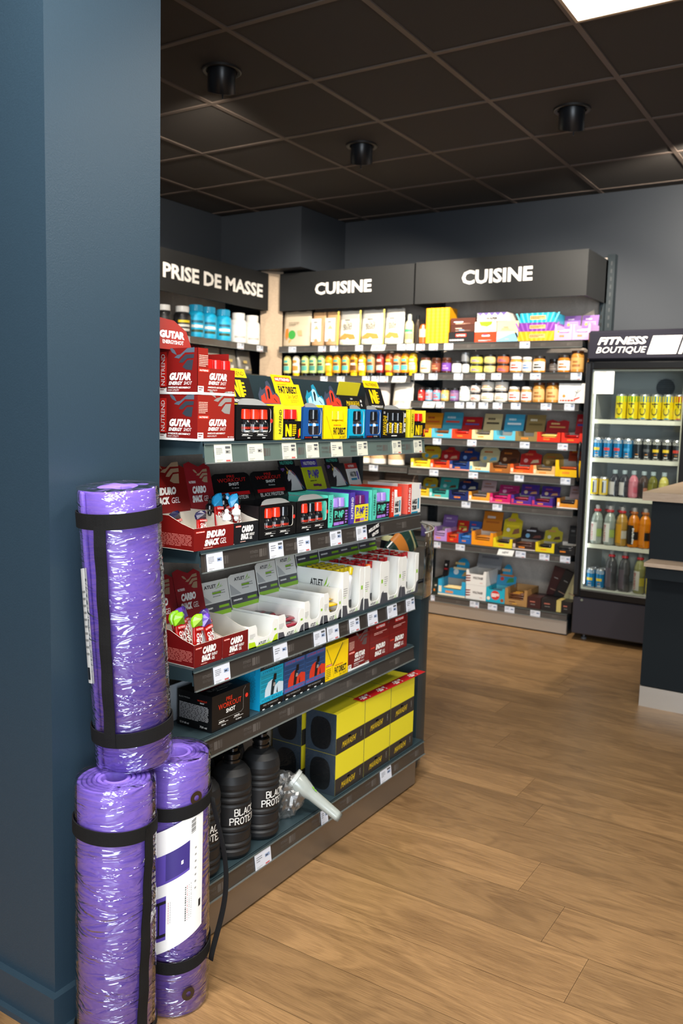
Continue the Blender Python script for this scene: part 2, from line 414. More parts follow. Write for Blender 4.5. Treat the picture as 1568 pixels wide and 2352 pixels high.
# ================================================================ shelving fixtures
def price_tag_mb(w, h, seed=0, red=None, cream=False):
    mb = MB(); mb.box(0, w, -.0016, 0, 0, h, TAGP if cream else TAGW); f = front(mb, 0, -.0016, 0); r = random.Random(seed)
    f.fine(w*.08, h*.45, w*.36, h*.38, r.choice([3, 4, 5]), TAGI, seed=seed, fill=.4)
    f.rect(w*.62, h*.5, w*.3, h*.2, TAGB if not cream else GREYC); f.fine(w*.66, h*.52, w*.22, h*.15, 1, INK, l=2, seed=seed)
    if r.random() < .6: f.rect(w*.62, h*.76, w*.3, h*.13, M('#55585c', .5))
    f.fine(w*.08, h*.06, w*.35, h*.16, 2, GREYC, seed=seed+5, fill=.35)
    if r.random() < .55: f.rect(w*.62, h*.08, w*.26, h*.09, TAGR)
    return mb
def new_tag_mb(w, h):
    mb = MB(); s = h*.3
    mb.prism([(0, 0), (w-s, 0), (w, h), (s, h)], -.0016, 0, WHITE); f = front(mb, 0, -.0016, 0)
    f.text('NEW', w*.3, h*.35, w*.4, h*.3, INK, .02, .2, slope=h*.1); return mb
def rail_mb(L, h, m, step=.16, logo=True):
    # tilted clear price rail with the faint shop name repeated on its insert
    mb = MB(); mb.box(0, L, 0, .0025, 0, h, m)
    mb.box(0, L, -.004, .0025, h-.0012, h+.0012, M('#56605f', .2, coat=.6)); mb.box(0, L, -.004, .0025, -.0015, .0015, M('#6a706e', .2, coat=.6))
    if logo:
        f = front(mb, 0, 0, 0); g = M('#55504c', .5); x = .03
        while x < L-.09:
            f.text('FITNESS', x, h*.52, .034, h*.17, g, .02, .15, slope=0); f.text('BOUTIQUE', x, h*.27, .034, h*.16, g, 0, .15)
            for a, b in ((.038, .014), (.055, .005), (.0635, .003), (.069, .0015)): f.poly([(x+a, h*.26), (x+a+b, h*.26), (x+a+b+.002, h*.7), (x+a+.002, h*.7)], g)
            x += step
    return mb

# ---- near gondola: uprights, back panel, four shelves and a base; local frame: origin near end on the lip plane, x along, y inwards
GX, GY = -1.40, 1.575
g = empty('gondola_shelving', (GX, GY, 0), GR); tag(g, 'low dark blue-grey gondola shelving unit standing beside the pillar', 'shelving')
mb = MB(); mb.box(.0, 1.17, .3, .33, .155, 1.32, TAUPE); mb.build('back_panel', g)
mb = MB(); mb.box(.0, 1.17, .3, .325, 1.32, 1.496, SHELF); mb.build('top_panel', g)
for x in (.005, 1.175):
    mb = MB(); mb.box(x-.004, x+.026, .268, .335, 0, 1.49, SHELFK)
    mb.build('upright', g)
mb = MB(); mb.box(0, 1.2, .02, .3, 0, .1, SHELFK); mb.box(0, 1.2, -.0, .02, .008, .098, STEEL); mb.build('plinth', g)
def gshelf(z, x0, L, tags, seed, logo=True, cream=False, green=False, y0=0.0, h=.047, base=False):
    mb = MB(); d = .3
    mb.box(x0, x0+L, y0+.004, d, z-.012, z, SHELF)
    mb.box(x0, x0+L, y0+.002, y0+.006, z-.04, z, SHELF)
    if not base:      # tapered bracket ends, closed sides
        for x in (x0, x0+L-.003): mb.prism([(y0+.006, z-.03), (d, z-.055), (d, z-.012), (y0+.006, z-.012)], x, x+.003, SHELF, 'x')
        mb.box(x0, x0+L, .16, .17, z-.03, z-.012, SHELFK)
    s = mb.build('shelf' if not base else 'base_shelf', g)
    rl = rail_mb(L, h, RAIL_REFL if green else RAIL, logo=logo).build('price_rail', s, (x0, y0-.004, z-h-.006))
    rl.rotation_euler = (radians(-7), 0, 0)
    for i, (a, b) in enumerate(tags):
        t = price_tag_mb(b-a, h*1.0, seed+i, cream=cream).build('price_tag', s, (a-GY, y0-.0055, z-h-.007)); t.rotation_euler = (radians(-7), 0, 0)
    return s
G1T = [(1.613, 1.678), (1.743, 1.808), (1.893, 1.958), (2.007, 2.07), (2.137, 2.199), (2.286, 2.347), (2.51, 2.571), (2.664, 2.724)]
G2T = [(1.588, 1.649), (1.843, 1.905), (1.974, 2.037), (2.145, 2.207), (2.296, 2.358)]
G3T = [(1.618, 1.681), (1.87, 1.934), (2.069, 2.132), (2.142, 2.206), (2.269, 2.329), (2.384, 2.446), (2.515, 2.58), (2.65, 2.712)]
GBT = [(1.801, 1.873), (2.132, 2.169), (2.503, 2.579)]
Z1, Z2, Z3, Z4, ZB = 1.306, 1.036, .741, .553, .155
gshelf(Z1, .005, 1.17, G1T, 10, cream=True, green=True)
s2 = gshelf(Z2, -.004, 1.165, G2T, 30)
gshelf(Z3, -.027, 1.165, G3T, 50)
gshelf(Z4, -.02, 1.17, [], 70)
gshelf(ZB, 0, 1.265, GBT, 90, base=True)
mb = MB(); K = M('#101114', .4); mb.box(0, .085, -.002, 0, 0, .047, K); f = front(mb, 0, -.002, 0)
f.text('MEILLEURES', .008, .018, .068, .011, WHITE, .02, .1, slope=.016); f.text('VENTES', .026, .003, .044, .011, WHITE, .02, .1, slope=.0105)
mb.build('best_seller_tag', s2, (2.361-GY, -.0055, Z2-.053)).rotation_euler = (radians(-7), 0, 0)

# ---- rounded end unit: solid drum with a clear acrylic guard
dr = empty('drum_display_stand', (-1.735, 2.846, 0)); tag(dr, 'rounded dark end drum with clear acrylic guard at far end of gondola', 'display stand')
DRM = M('#26343a', .4, bump=.1, bs=400)
def arcring(mb, ro, ri, z0, z1, a0, a1, m, n=40, smooth=True):
    vs = []
    for i in range(n+1):
        a = a0+(a1-a0)*i/n
        for r_ in (ro, ri):
            for z in (z0, z1): vs.append((r_*cos(a), r_*sin(a), z))
    fs = []
    for i in range(n):
        o = i*4; fs += [(o, o+4, o+5, o+1), (o+2, o+3, o+7, o+6), (o+1, o+5, o+7, o+3), (o, o+2, o+6, o+4)]
    fs += [(0, 1, 3, 2), (n*4, n*4+2, n*4+3, n*4+1)]
    mb.add(vs, fs, m, smooth)
mb = MB(); n = 40; pts = [(.3*cos(-pi*.5+pi*i/n+pi*.16-.35), .3*sin(-pi*.5+pi*i/n+pi*.16-.35)) for i in range(n+1)]
pts = [(.296*cos(a), .296*sin(a)) for a in [radians(180*i/n) for i in range(n+1)]]
mb.prism([(p[0], p[1]) for p in pts], .05, .695, DRM, 'z'); mb.build('drum', dr)
mb = MB(); pts2 = [(x*1.012, y*1.012) for x, y in pts]; mb.prism(pts2, .695, .708, M('#4b5250', .35), 'z'); mb.build('rim', dr)
mb = MB(); mb.prism([(x*.93, y*.93) for x, y in pts], .0, .05, SHELFK, 'z'); mb.build('foot_ring', dr)
def mat_clear(name, tint=(1, 1, 1), rough=.04, refl=1.0, bump=0, bs=(10, 10, 60), dist=.01, ior=1.45, base=.0):
    m = bpy.data.materials.new(name); m.use_nodes = True; nt = m.node_tree; N, L = nt.nodes.new, nt.links.new
    nt.nodes.remove(nt.nodes['Principled BSDF']); out = nt.nodes['Material Output']
    tr = N('ShaderNodeBsdfTransparent'); tr.inputs[0].default_value = (*tint, 1); gl = N('ShaderNodeBsdfGlossy'); gl.inputs['Roughness'].default_value = rough
    fr = N('ShaderNodeFresnel'); fr.inputs['IOR'].default_value = ior; mx = N('ShaderNodeMixShader')
    ml = N('ShaderNodeMath'); ml.operation = 'MULTIPLY_ADD'; ml.inputs[1].default_value = refl; ml.inputs[2].default_value = base; ml.use_clamp = True
    ge = N('ShaderNodeNewGeometry'); mi = N('ShaderNodeMapRange'); mi.inputs[3].default_value = ior; mi.inputs[4].default_value = 1/ior
    L(ge.outputs['Backfacing'], mi.inputs[0]); L(mi.outputs[0], fr.inputs['IOR'])
    L(fr.outputs[0], ml.inputs[0]); L(ml.outputs[0], mx.inputs[0]); L(tr.outputs[0], mx.inputs[1]); L(gl.outputs[0], mx.inputs[2]); L(mx.outputs[0], out.inputs[0])
    if bump:
        tc = N('ShaderNodeTexCoord'); mp = N('ShaderNodeMapping'); mp.inputs['Scale'].default_value = bs; n = N('ShaderNodeTexNoise'); n.inputs['Scale'].default_value = 1; n.inputs['Detail'].default_value = 2.5; n.inputs['Distortion'].default_value = 1.2
        L(tc.outputs['Object'], mp.inputs[0]); L(mp.outputs[0], n.inputs['Vector'])
        # folds: ridged noise
        a = N('ShaderNodeMath'); a.operation = 'SUBTRACT'; a.inputs[1].default_value = .5; L(n.outputs['Fac'], a.inputs[0])
        b = N('ShaderNodeMath'); b.operation = 'ABSOLUTE'; L(a.outputs[0], b.inputs[0])
        bp = N('ShaderNodeBump'); bp.inputs['Strength'].default_value = bump; bp.inputs['Distance'].default_value = dist
        L(b.outputs[0], bp.inputs['Height']); L(bp.outputs['Normal'], gl.inputs['Normal']); L(bp.outputs['Normal'], fr.inputs['Normal'])
    return m
ACRY = mat_clear('clear_acrylic', (.93, .95, .94), .03, 1.3)
GLASS = mat_clear('door_glass', (.95, .97, .96), .02, 1.6)
mb = MB(); arcring(mb, .306, .302, .70, .95, 0, pi, ACRY); mb.build('acrylic_guard', dr)
mb = MB(); arcring(mb, .307, .301, .948, .952, 0, pi, M('#a8aaa6', .2, coat=.5)); mb.build('guard_edge', dr)

# ---- far wall shelving, two bays
FY = 5.35
FAR_TAGS = {
  1: [(-3.901, -3.832), (-3.629, -3.563), (-3.525, -3.456), (-3.306, -3.243), (-3.178, -3.053, 'N'), (-2.961, -2.895), (-2.888, -2.827), (-2.81, -2.746), (-2.712, -2.646), (-2.598, -2.532), (-2.06, -1.992)],
  2: [(-3.966, -3.875), (-3.603, -3.541), (-3.457, -3.392), (-3.24, -3.178), (-3.163, -3.102), (-3.095, -3.027), (-2.999, -2.877, 'N'), (-2.815, -2.744), (-2.705, -2.64), (-2.516, -2.452), (-2.357, -2.292), (-2.245, -2.178), (-2.094, -2.029), (-1.979, -1.909), (-1.714, -1.645)],
  3: [(-2.749, -2.645, 'N'), (-2.642, -2.579), (-2.501, -2.434), (-2.415, -2.351), (-2.326, -2.261), (-2.225, -2.16), (-2.099, -2.034), (-1.898, -1.828), (-1.744, -1.679)],
  4: [(-2.655, -2.592), (-2.397, -2.331), (-2.025, -1.96), (-1.773, -1.708)],
  5: [(-3.159, -3.087), (-2.672, -2.605), (-2.377, -2.31), (-2.051, -1.988), (-1.742, -1.678)],
  6: [(-2.419, -2.355), (-2.194, -2.127)],
  7: [(-2.616, -2.565), (-2.45, -2.383), (-2.148, -2.026, 'N'), (-2.017, -1.948), (-1.854, -1.788), (-1.716, -1.651)],
  8: [(-2.625, -2.595), (-2.326, -2.26), (-2.194, -2.129), (-2.074, -2.006), (-1.895, -1.829)]}
FRAIL = M('#4a4643', .4, coat=.3); FSH = M('#35332f', .5)
FZ = {1: 1.883, 2: 1.682, 3: 1.491, 4: 1.24, 5: 1.023, 6: .82, 7: .523, 8: .143}
FZL = {1: 1.886, 2: 1.664, 3: 1.43, 4: 1.23, 5: 1.03, 6: .80, 7: .523, 8: .143}
def bay(x0, x1, Z, label, tagrange):
    b = empty('wall_shelving', (x0, FY, 0)); tag(b, label, 'shelving'); W = x1-x0
    mb = MB(); mb.box(0, W, .44, .465, .02, 2.45, TAUPE); mb.build('back_panel', b)
    for x in (0, W-.03):
        mb = MB(); mb.box(x, x+.03, .395, .45, 0, 2.43, SHELFK)
        for k in range(40): mb.box(x+.011, x+.019, .3945, .396, .3+k*.05, .325+k*.05, M('#050505'))
        mb.build('upright', b)
    for k, z in Z.items():
        d = .4
        mb = MB(); mb.box(.005, W-.005, .004, d, z-.02, z, FSH); mb.box(.005, W-.005, 0, .006, z-.04, z, FSH)
        for x in (.005, W-.008): mb.prism([(.01, z-.04), (d, z-.09), (d, z-.02), (.01, z-.02)], x, x+.003, SHELFK, 'x')
        s = mb.build('shelf' if k < 8 else 'base_shelf', b)
        rail_mb(W-.01, .042, FRAIL, .17).build('price_rail', s, (.005, -.004, z-.046))
        for i, t in enumerate(FAR_TAGS[k]):
            if not (x0 <= t[0] and t[1] <= x1+.05): continue
            ww = t[1]-t[0]
            (new_tag_mb(ww, .044) if len(t) > 2 else price_tag_mb(ww, .046, k*20+i)).build('price_tag', s, (t[0]-x0, -.006, z-.049))
    mb = MB(); mb.box(.005, W-.005, .02, .4, 0, .1, SHELFK); mb.box(.005, W-.005, 0, .02, .01, .098, STEELF); mb.build('plinth', b)
    return b
FASC = M('#191a1b', .55, bump=.1, bs=300)
def fascia(b, x0, x1, z0, z1, d, txt, tx, tw, tz, th):
    mb = MB(); t = .018
    mb.box(x0, x1, 0, t, z0, z1, FASC); mb.box(x0, x0+t, t, d, z0, z1, FASC); mb.box(x1-t, x1, t, d, z0, z1, FASC); mb.box(x0+t, x1-t, t, d, z1-t, z1, FASC)
    h = mb.build('fascia', b)
    if txt:
        mb = MB(); f = front(mb, 0, -.0005, 0); f.text(txt, tx, tz, tw, th, M('#f4f0ea', .5), .034, 0, l=1); mb.build('lettering', h)
bL = bay(-4.0, -2.845, FZL, 'left bay of the far wall shelving with kraft pouches on top', None)
bR = bay(-2.845, -1.648, FZ, 'right bay of the far wall shelving beside the drinks fridge', None)
fascia(bL, 0, 1.15, 2.152, 2.428, .44, 'CUISINE', .325, .485, 2.255, .088)
fascia(bR, .006, 1.197, 2.152, 2.432, .44, 'CUISINE', .355, .49, 2.262, .092)
# ---- left run
bW = empty('wall_shelving', (-4.07, 3.6, 0), GR); tag(bW, 'side wall shelving with tubs under a three-word sign', 'shelving')
WL = 1.70
mb = MB(); mb.box(0, WL, .40, .425, .02, 2.45, TAUPE); mb.build('back_panel', bW)
for x in (0, .72, WL-.03):
    mb = MB(); mb.box(x, x+.03, .36, .40, 0, 2.43, SHELFK); mb.build('upright', bW)
for k, z in FZL.items():
    mb = MB(); mb.box(.005, WL-.005, .004, .36, z-.02, z, FSH); mb.box(.005, WL-.005, 0, .006, z-.04, z, FSH); s = mb.build('shelf', bW)
    rail_mb(WL-.01, .042, FRAIL, .17, logo=k < 3).build('price_rail', s, (.005, -.004, z-.046))
    if k == 1:
        for i, a in enumerate((.35, .75, 1.33, 1.56)): price_tag_mb(.075, .046, i).build('price_tag', s, (a, -.006, z-.049))
fascia(bW, 0, 1.70, 2.152, 2.428, .40, 'PRISE DE MASSE', .575, 1.055, 2.24, .098)
# corner post of pale wood
mb = MB(); mb.box(-.085, .085, -.01, .01, 0, 2.45, PALE); o = mb.build('corner_panel', None, (-4.075, 5.352, 0), radians(37)); tag(o, 'pale wood corner panel between the two runs of shelving', 'panel')
# slotted black post at the right end of the far shelving
mb = MB(); mb.box(-.03, .02, -.03, .03, 0, 2.47, SHELFK)
for k in range(44): mb.box(-.006, .004, -.031, -.0295, .25+k*.05, .275+k*.05, M('#3b3f42'))
o = mb.build('slotted_post', None, (-1.625, 5.818, 0)); tag(o, 'tall slotted black post between far shelving and grey wall', 'post')

# ---- counter on the right
c = empty('sales_counter', (-.93, 4.24, 0)); tag(c, 'dark blue sales counter with wood top at the right edge', 'counter')
CN = mat_paint('counter_navy', '#10171b', .62, .2, 350); CN.node_tree.nodes['Principled BSDF'].inputs['Specular IOR Level'].default_value = .2
mb = MB(); mb.box(0, 1.6, 0, 1.0, .105, 1.008, CN); mb.build('body', c)
mb = MB(); mb.box(-.04, 1.64, -.03, 1.02, 1.012, 1.052, COUNTERTOP); mb.build('worktop', c)
mb = MB(); mb.box(.001, 1.6, -.004, .01, .0, .1, STEELF); mb.box(-.002, .012, .01, .98, .0, .1, STEELF); mb.box(.02, 1.58, .02, .98, .0, .105, SHELFK); mb.build('plinth', c)
mb = MB(); mb.box(.012, 1.6, -.14, 0, .713, .731, COUNTERTOP); mb.box(.02, 1.6, -.125, 0, .655, .713, CN); mb.build('bag_ledge', c)

# ---- drinks fridge
fr = empty('drinks_fridge', (-1.6, 5.29, 0)); tag(fr, 'tall black glass-door drinks fridge with lit name panel', 'fridge')
FK = M('#0f1012', .3, coat=.3); FGR = M('#2c2b33', .4, bump=.08, bs=300); FIN = M('#c9cbc8', .45); FB = M('#aab0b0', .4)
W, D = .62, .49
mb = MB(); mb.box(0, .035, .03, D, .12, 1.93, FK); mb.box(W-.035, W, .03, D, .12, 1.93, FK); mb.box(.035, W-.035, D-.03, D, .12, 1.93, FK); mb.box(.035, W-.035, .03, D-.03, 1.72, 1.93, FK); mb.box(.035, W-.035, .03, D-.03, .12, .325, FK)
mb.box(.035, .039, .05, D-.03, .325, 1.72, FIN); mb.box(W-.039, W-.035, .05, D-.03, .325, 1.72, FIN); mb.box(.039, W-.039, D-.034, D-.03, .325, 1.72, FB); mb.box(.039, W-.039, .05, D-.034, .325, .331, FIN); mb.box(.039, W-.039, .05, D-.034, 1.70, 1.72, FIN)
mb.build('cabinet', fr)
mb = MB(); mb.cbox(0, W, -.012, .03, 1.752, 1.925, .01, M('#2e2d36', .22, coat=.5)); f = front(mb, 0, -.0125, 0); LW = M('#fffaf2', .4, emit=.55)
f.text('FITNESS', .062, 1.842, .292, .044, LW, .03, .28); f.text('BOUTIQUE', .055, 1.786, .296, .042, LW, .0, .28)
for a, b in ((.355, .125), (.468, .05), (.53, .02), (.565, .012)): f.poly([(a, 1.782), (a+b, 1.782), (a+b+.03, 1.888), (a+.03, 1.888)], LW)
mb.build('sign_panel', fr)
mb = MB()
for (a, b, c_, d) in ((0, .042, .285, 1.742), (W-.042, W, .285, 1.742), (.042, W-.042, .285, .333), (.042, W-.042, 1.695, 1.742)): mb.cbox(a, b, -.018, .028, c_, d, .006, FK)
for k in range(3): mb.box(.004+k*.009, .007+k*.009, -.0195, -.017, .3, 1.73, M('#3a3c40', .2, coat=.6))
dd = mb.build('door', fr)
mb = MB(); mb.box(.042, W-.042, .0, .004, .333, 1.695, GLASS); mb.build('glass_pane', dd)
mb = MB()
for (a, b, c_, d) in ((.042, .052, .333, 1.695), (W-.052, W-.042, .333, 1.695), (.052, W-.052, .333, .343), (.052, W-.052, 1.685, 1.695)): mb.box(a, b, .006, .014, c_, d, M('#c8c8b8', .4))
mb.build('pane_trim', dd)
mb = MB(); hp = []
for i in range(13): 
    a = -pi/2+pi*i/12; hp.append((-.006, -.02-.03*cos(a), 1.13+.115*sin(a)))
mb.tube(hp, .007, FK, 8, ry=.010); mb.build('handle', dd)
mb = MB(); f = front(mb, 0, -.001, 0); mb.box(.05, .17, -.0012, -.0002, 1.548, 1.687, WHITE); f2 = F(mb, (0, -.0013, 0), (1, 0, 0), (0, 0, 1)); f2.fine(.08, 1.672, .07, .01, 1, GREYC, seed=3, fill=.7); f2.fine(.06, 1.56, .09, .09, 7, M('#e3e3df', .5), seed=4, fill=.35); mb.build('notice_sheet', dd)
mb = MB()
mb.lathe([(.008, 0), (.008, .004)], M('#9aa59a', .3, .6), seg=12); lk = mb.build('lock', fr, (.057, -.012, .264)); lk.rotation_euler = (radians(90), 0, 0)
mb = MB(); mb.cbox(0, W, -.012, .03, .045, .282, .006, FGR); mb.build('kick_panel', fr)
for x in (.06, W-.06):
    mb = MB(); mb.lathe([(.018, 0), (.018, .012), (.008, .014), (.008, .05)], M('#55585c', .4), cx=x, cy=.07, seg=12); mb.lathe([(.018, 0), (.018, .012), (.008, .014), (.008, .05)], M('#55585c', .4), cx=x, cy=.45, seg=12); mb.build('foot', fr)
mb = MB(); mb.box(.01, W-.01, .05, D-.02, .05, .12, SHELFK); mb.build('base_pan', fr)
FRZ = [1.394, 1.156, .92, .616, .334]
for z in FRZ[:4]:
    mb = MB(); mb.box(.05, W-.05, .055, .061, z-.026, z, M('#d8d8c6', .45))
    for k in range(18): mb.box(.05+k*.0305, .053+k*.0305, .061, D-.05, z-.008, z-.004, FIN)
    mb.box(.05, W-.05, .25, .256, z-.012, z-.008, FIN); mb.build('rack', fr)
mb = MB(); mb.lathe([(.056, 0), (.056, .008), (0, .01)], M('#3c4248', .5), seg=24)
for k in range(9): mb.box(-.05, .05, -.048+k*.012, -.046+k*.012, .0095, .0115, M('#6a7076', .4))
o = mb.build('fan_grille', fr, (.375, D-.036, 1.605)); o.rotation_euler = (radians(90), 0, 0)
mb = MB(); mb.box(.044, .05, .035, .048, .36, 1.68, M('#f4faff', .4, emit=4.0)); mb.build('light_strip', fr)
# ================================================================ yoga mats in shrink film
PUR = mat_paint('purple_foam', '#7e62c6', .6, .3, 160)
BAND = M('#0a0a0b', .8, spec=.3, bump=.6, bs=900)
FILM = mat_clear('shrink_film', (.97, .96, 1), .10, 2.4, bump=1.0, bs=(9, 9, 36), dist=.016, ior=1.5, base=.06)
FILMB = mat_clear('bag_film', (.95, .97, .97), .4, 1.2, bump=.8, bs=(50, 50, 50), dist=.003, ior=1.5, base=.25)
FILMC = mat_clear('shrink_film_loose', (.95, .96, 1), .14, 1.3, bump=.8, bs=(22, 22, 22), dist=.006, ior=1.5, base=.05)
def strap_ring(mb, R, z, w, m, wob=0, tilt=0, dirn=0, n=56):
    vs = []
    for i in range(n):
        a = 2*pi*i/n
        for r_, dz in ((R, 0), (R, w), (R-.0025, w), (R-.0025, 0)):
            vs.append((r_*cos(a), r_*sin(a), z+dz+tilt*cos(a-dirn)+wob*sin(2*a)))
    mb.add(vs, [(i*4+k, ((i+1) % n)*4+k, ((i+1) % n)*4+(k+1) % 4, i*4+(k+1) % 4) for i in range(n) for k in range(4)], m)
def vstrap(mb, R, a, z0, z1, w, m, lean=0.0, n=24):
    vs = []
    for i in range(n+1):
        z = z0+(z1-z0)*i/n; aa = a+lean*i/n
        for s in (-1, -.33, .33, 1):
            q = aa+s*w/2/R; rr = R+.0015+.0012*sin(i*1.3)
            vs.append((rr*cos(q), rr*sin(q), z))
    mb.add(vs, [(i*4+k, i*4+k+1, i*4+5+k, i*4+4+k) for i in range(n) for k in range(3)], m)
    vs2 = [(x*.982, y*.982, z) for x, y, z in vs]; mb.add(vs2, [(i*4+k, i*4+4+k, i*4+5+k, i*4+k+1) for i in range(n) for k in range(3)], m)
def make_mat(R, Hh, end_ang, straps, vs_ang, vs_rng, lean, seed, label_patch=False, eyelets=(), loop=False, loosebot=.0):
    t = empty('yoga_mat', (0, 0, 0)); r = random.Random(seed)
    th = .0088; turns = (R-.024)/(th+.0021); n = int(turns*36); mb = MB(); vs = []
    for i in range(n+1):
        q = i/n; rc = .024+(R-.024-th/2)*q; a = end_ang-turns*2*pi*(1-q)
        for r_, z in ((rc-th/2, 0), (rc-th/2, Hh-.003), (rc-th*.3, Hh-.0006), (rc, Hh), (rc+th*.3, Hh-.0006), (rc+th/2, Hh-.003), (rc+th/2, 0)): vs.append((r_*cos(a), r_*sin(a), z))
    fs = []
    for i in range(n):
        o = i*7; fs += [(o+k, o+7+k, o+7+(k+1) % 7, o+(k+1) % 7) for k in range(7)]
    fs += [tuple(range(7)), tuple(reversed(range(n*7, n*7+7)))]
    mb.add(vs, fs, PUR, True); mb.build('foam_roll', t)
    # film: outer skin with folds, closed over the ends
    mb = MB(); seg, rows = 90, 60; vs = []
    for j in range(rows+1):
        z = -.002+(Hh+.006)*j/rows
        for i in range(seg):
            a = 2*pi*i/seg; p = Vector((cos(a)*4, sin(a)*4, z*26+seed*7))
            k = .0016*noise.noise(p)+.0022*abs(noise.noise(p*2.3))
            da = (a-end_ang) % (2*pi); step = .0045*math.exp(-da*3)
            e = .004 if j in (0, rows) else 0
            rr = R+.0012+k*.7+step*.7-e+(loosebot*.01*max(0, 1-z/.06) if loosebot else 0)
            vs.append((rr*cos(a), rr*sin(a), z))
    fs = [(j*seg+i, j*seg+(i+1) % seg, (j+1)*seg+(i+1) % seg, (j+1)*seg+i) for j in range(rows) for i in range(seg)]
    mb.add(vs, fs, FILM, True)
    for zz, s in ((Hh+.004, 1), ):
        vs = []; rings = [1.0, .86, .7, .5]
        for ri, q in enumerate(rings):
            for i in range(seg):
                a = 2*pi*i/seg; vs.append(((R+.001)*q*cos(a), (R+.001)*q*sin(a), zz+(.003*noise.noise(Vector((cos(a)*3*q, sin(a)*3*q, seed)))-.002*(1-q) if ri else 0)))
        mb.add(vs, [(k*seg+i, k*seg+(i+1) % seg, (k+1)*seg+(i+1) % seg, (k+1)*seg+i) for k in range(3) for i in range(seg)], FILM, True)
    mb.build('shrink_film', t)
    for (z, w_, tl, dn) in straps:
        mb = MB(); strap_ring(mb, R+.0058, z, w_, BAND, .001, tl, dn); mb.build('strap', t)
    if vs_ang is not None:
        mb = MB(); vstrap(mb, R+.0058, vs_ang, vs_rng[0], vs_rng[1], .026, BAND, lean); mb.build('carry_strap', t)
    return t
def curved(mb, R, fn, u0, u1, z0, z1, m, nu=12, nz=8):
    # patch wrapped on the cylinder; fn maps (u, v) in 0..1 to (angle, z)
    vs = [];
    for j in range(nz+1):
        for i in range(nu+1):
            a, z = fn(u0+(u1-u0)*i/nu, z0+(z1-z0)*j/nz); vs.append((R*cos(a), R*sin(a), z))
    mb.add(vs, [(j*(nu+1)+i, j*(nu+1)+i+1, (j+1)*(nu+1)+i+1, (j+1)*(nu+1)+i) for j in range(nz) for i in range(nu)], m, True)
A = radians
m1 = make_mat(.0825, .605, A(24), [(.492, .03, .006, A(-110)), (.025, .03, .004, A(-60))], A(-7), (.03, .515), A(16), 1, loosebot=1)
m1.location = (-1.322, 1.219, 0); tag(m1, 'purple rolled mat in film on the floor, nearest the camera', 'yoga mat')
m2 = make_mat(.079, .603, A(150), [(.485, .03, .012, A(100)), (.125, .028, .014, A(130))], None, None, 0, 2)
m2.location = (-1.320, 1.398, 0); tag(m2, 'purple rolled mat with white paper label, standing against the shelving', 'yoga mat')
m3 = make_mat(.0825, .60, A(-104), [(.525, .032, .004, A(-20)), (.058, .032, .005, A(0))], A(-75), (.06, .555), A(5), 3)
m3.location = (-1.347, 1.298, .6185); m3.rotation_euler = (radians(4.6), radians(.2), 0); tag(m3, 'purple rolled mat in film balanced upright on the two others', 'yoga mat')
# paper label, eyelets and the loose strap of the second mat
mb = MB(); R2 = .0835
# label frame: angle decreases towards the left as seen; sheet is skewed
def lab(u, v): return (A(-112)+u*A(112)+v*A(2), .128+.29*v*(1-.0*u)+u*.085-.03*(1-u)*0)
curved(mb, R2, lab, 0, 1, 0, 1, WHITE, 20, 10)
PRC = M('#5b49a6', .35); PRD = M('#3a2f7a', .35)
curved(mb, R2+.0004, lab, .1, .78, .56, .80, PRC, 12, 4); curved(mb, R2+.0006, lab, .45, .78, .58, .80, PRD, 8, 4); curved(mb, R2+.0009, lab, .66, .69, .65, .68, WHITE, 2, 2)
curved(mb, R2+.0004, lab, .30, .46, .10, .46, PRC, 4, 6); curved(mb, R2+.0007, lab, .30, .46, .40, .425, INK, 4, 1); curved(mb, R2+.0007, lab, .30, .46, .13, .155, INK, 4, 1); curved(mb, R2+.0007, lab, .345, .37, .13, .42, INK, 2, 4)
for k in range(9): curved(mb, R2+.0004, lab, .80, .87, .84+k*.012, .84+k*.012+(.007 if k % 3 else .004), INK, 2, 1)
r = random.Random(5)
for q in range(4):
    for k in range(16): curved(mb, R2+.0004, lab, .72+q*.028, .728+q*.028+.006*(q == 0), .16+k*.018, .16+k*.018+r.uniform(.006, .014), (TAGR if q == 1 else INK if q == 0 else GREYC), 1, 1)
for k in range(7): curved(mb, R2+.0004, lab, .86, .885, .36+k*.055, .375+k*.055, GREYC, 1, 1)
curved(mb, R2+.0004, lab, .93, .965, .18, .24, INK, 2, 2)
for q in range(2):
    for k in range(9): curved(mb, R2+.0004, lab, .49+q*.025, .496+q*.025, .22+k*.02, .235+k*.02, (TAGR, GREYC)[q], 1, 1)
mb.build('paper_label', m2)
mbx = MB()
def lab3(u, v): return (A(-152)+u*A(52), .175+.25*v+.02*u)
curved(mbx, .0855, lab3, 0, 1, 0, 1, WHITE, 10, 6); curved(mbx, .0859, lab3, .55, .8, .03, .14, INK, 3, 1)
for k in range(10): curved(mbx, .0859, lab3, .5, .85, .25+k*.06, .27+k*.06, GREYC, 3, 1)
mbx.build('paper_label', m3)
def eyelet(a, z, R_, half=False):
    mb = MB(); n = 22; vs = []
    for ro in (.0155, .0062):
        for i in range(n):
            q = 2*pi*i/n; aa = a+ro*cos(q)/R_; vs.append((R_*cos(aa), R_*sin(aa), z+ro*sin(q)*1.0))
    mb.add(vs, [(i, (i+1) % n, n+(i+1) % n, n+i) for i in range(n)], M('#2c2018', .3, coat=.4)); mb.build('eyelet', m2)
eyelet(A(-24), .056, .0835); eyelet(A(-12), .520, .0835)
mb = MB(); lp = []
for i in range(25):
    q = i/24; x = .086+.032*sin(pi*q)**1.3; z = .5-.40*q; y = .018+.012*sin(pi*q)
    lp.append((x*cos(A(14))-y*sin(A(14)), x*sin(A(14))+y*cos(A(14)), z))
mb.tube(lp, .0014, BAND, 8, ry=.0075, upv=(1, 0, 0)); mb.build('loose_strap', m2)
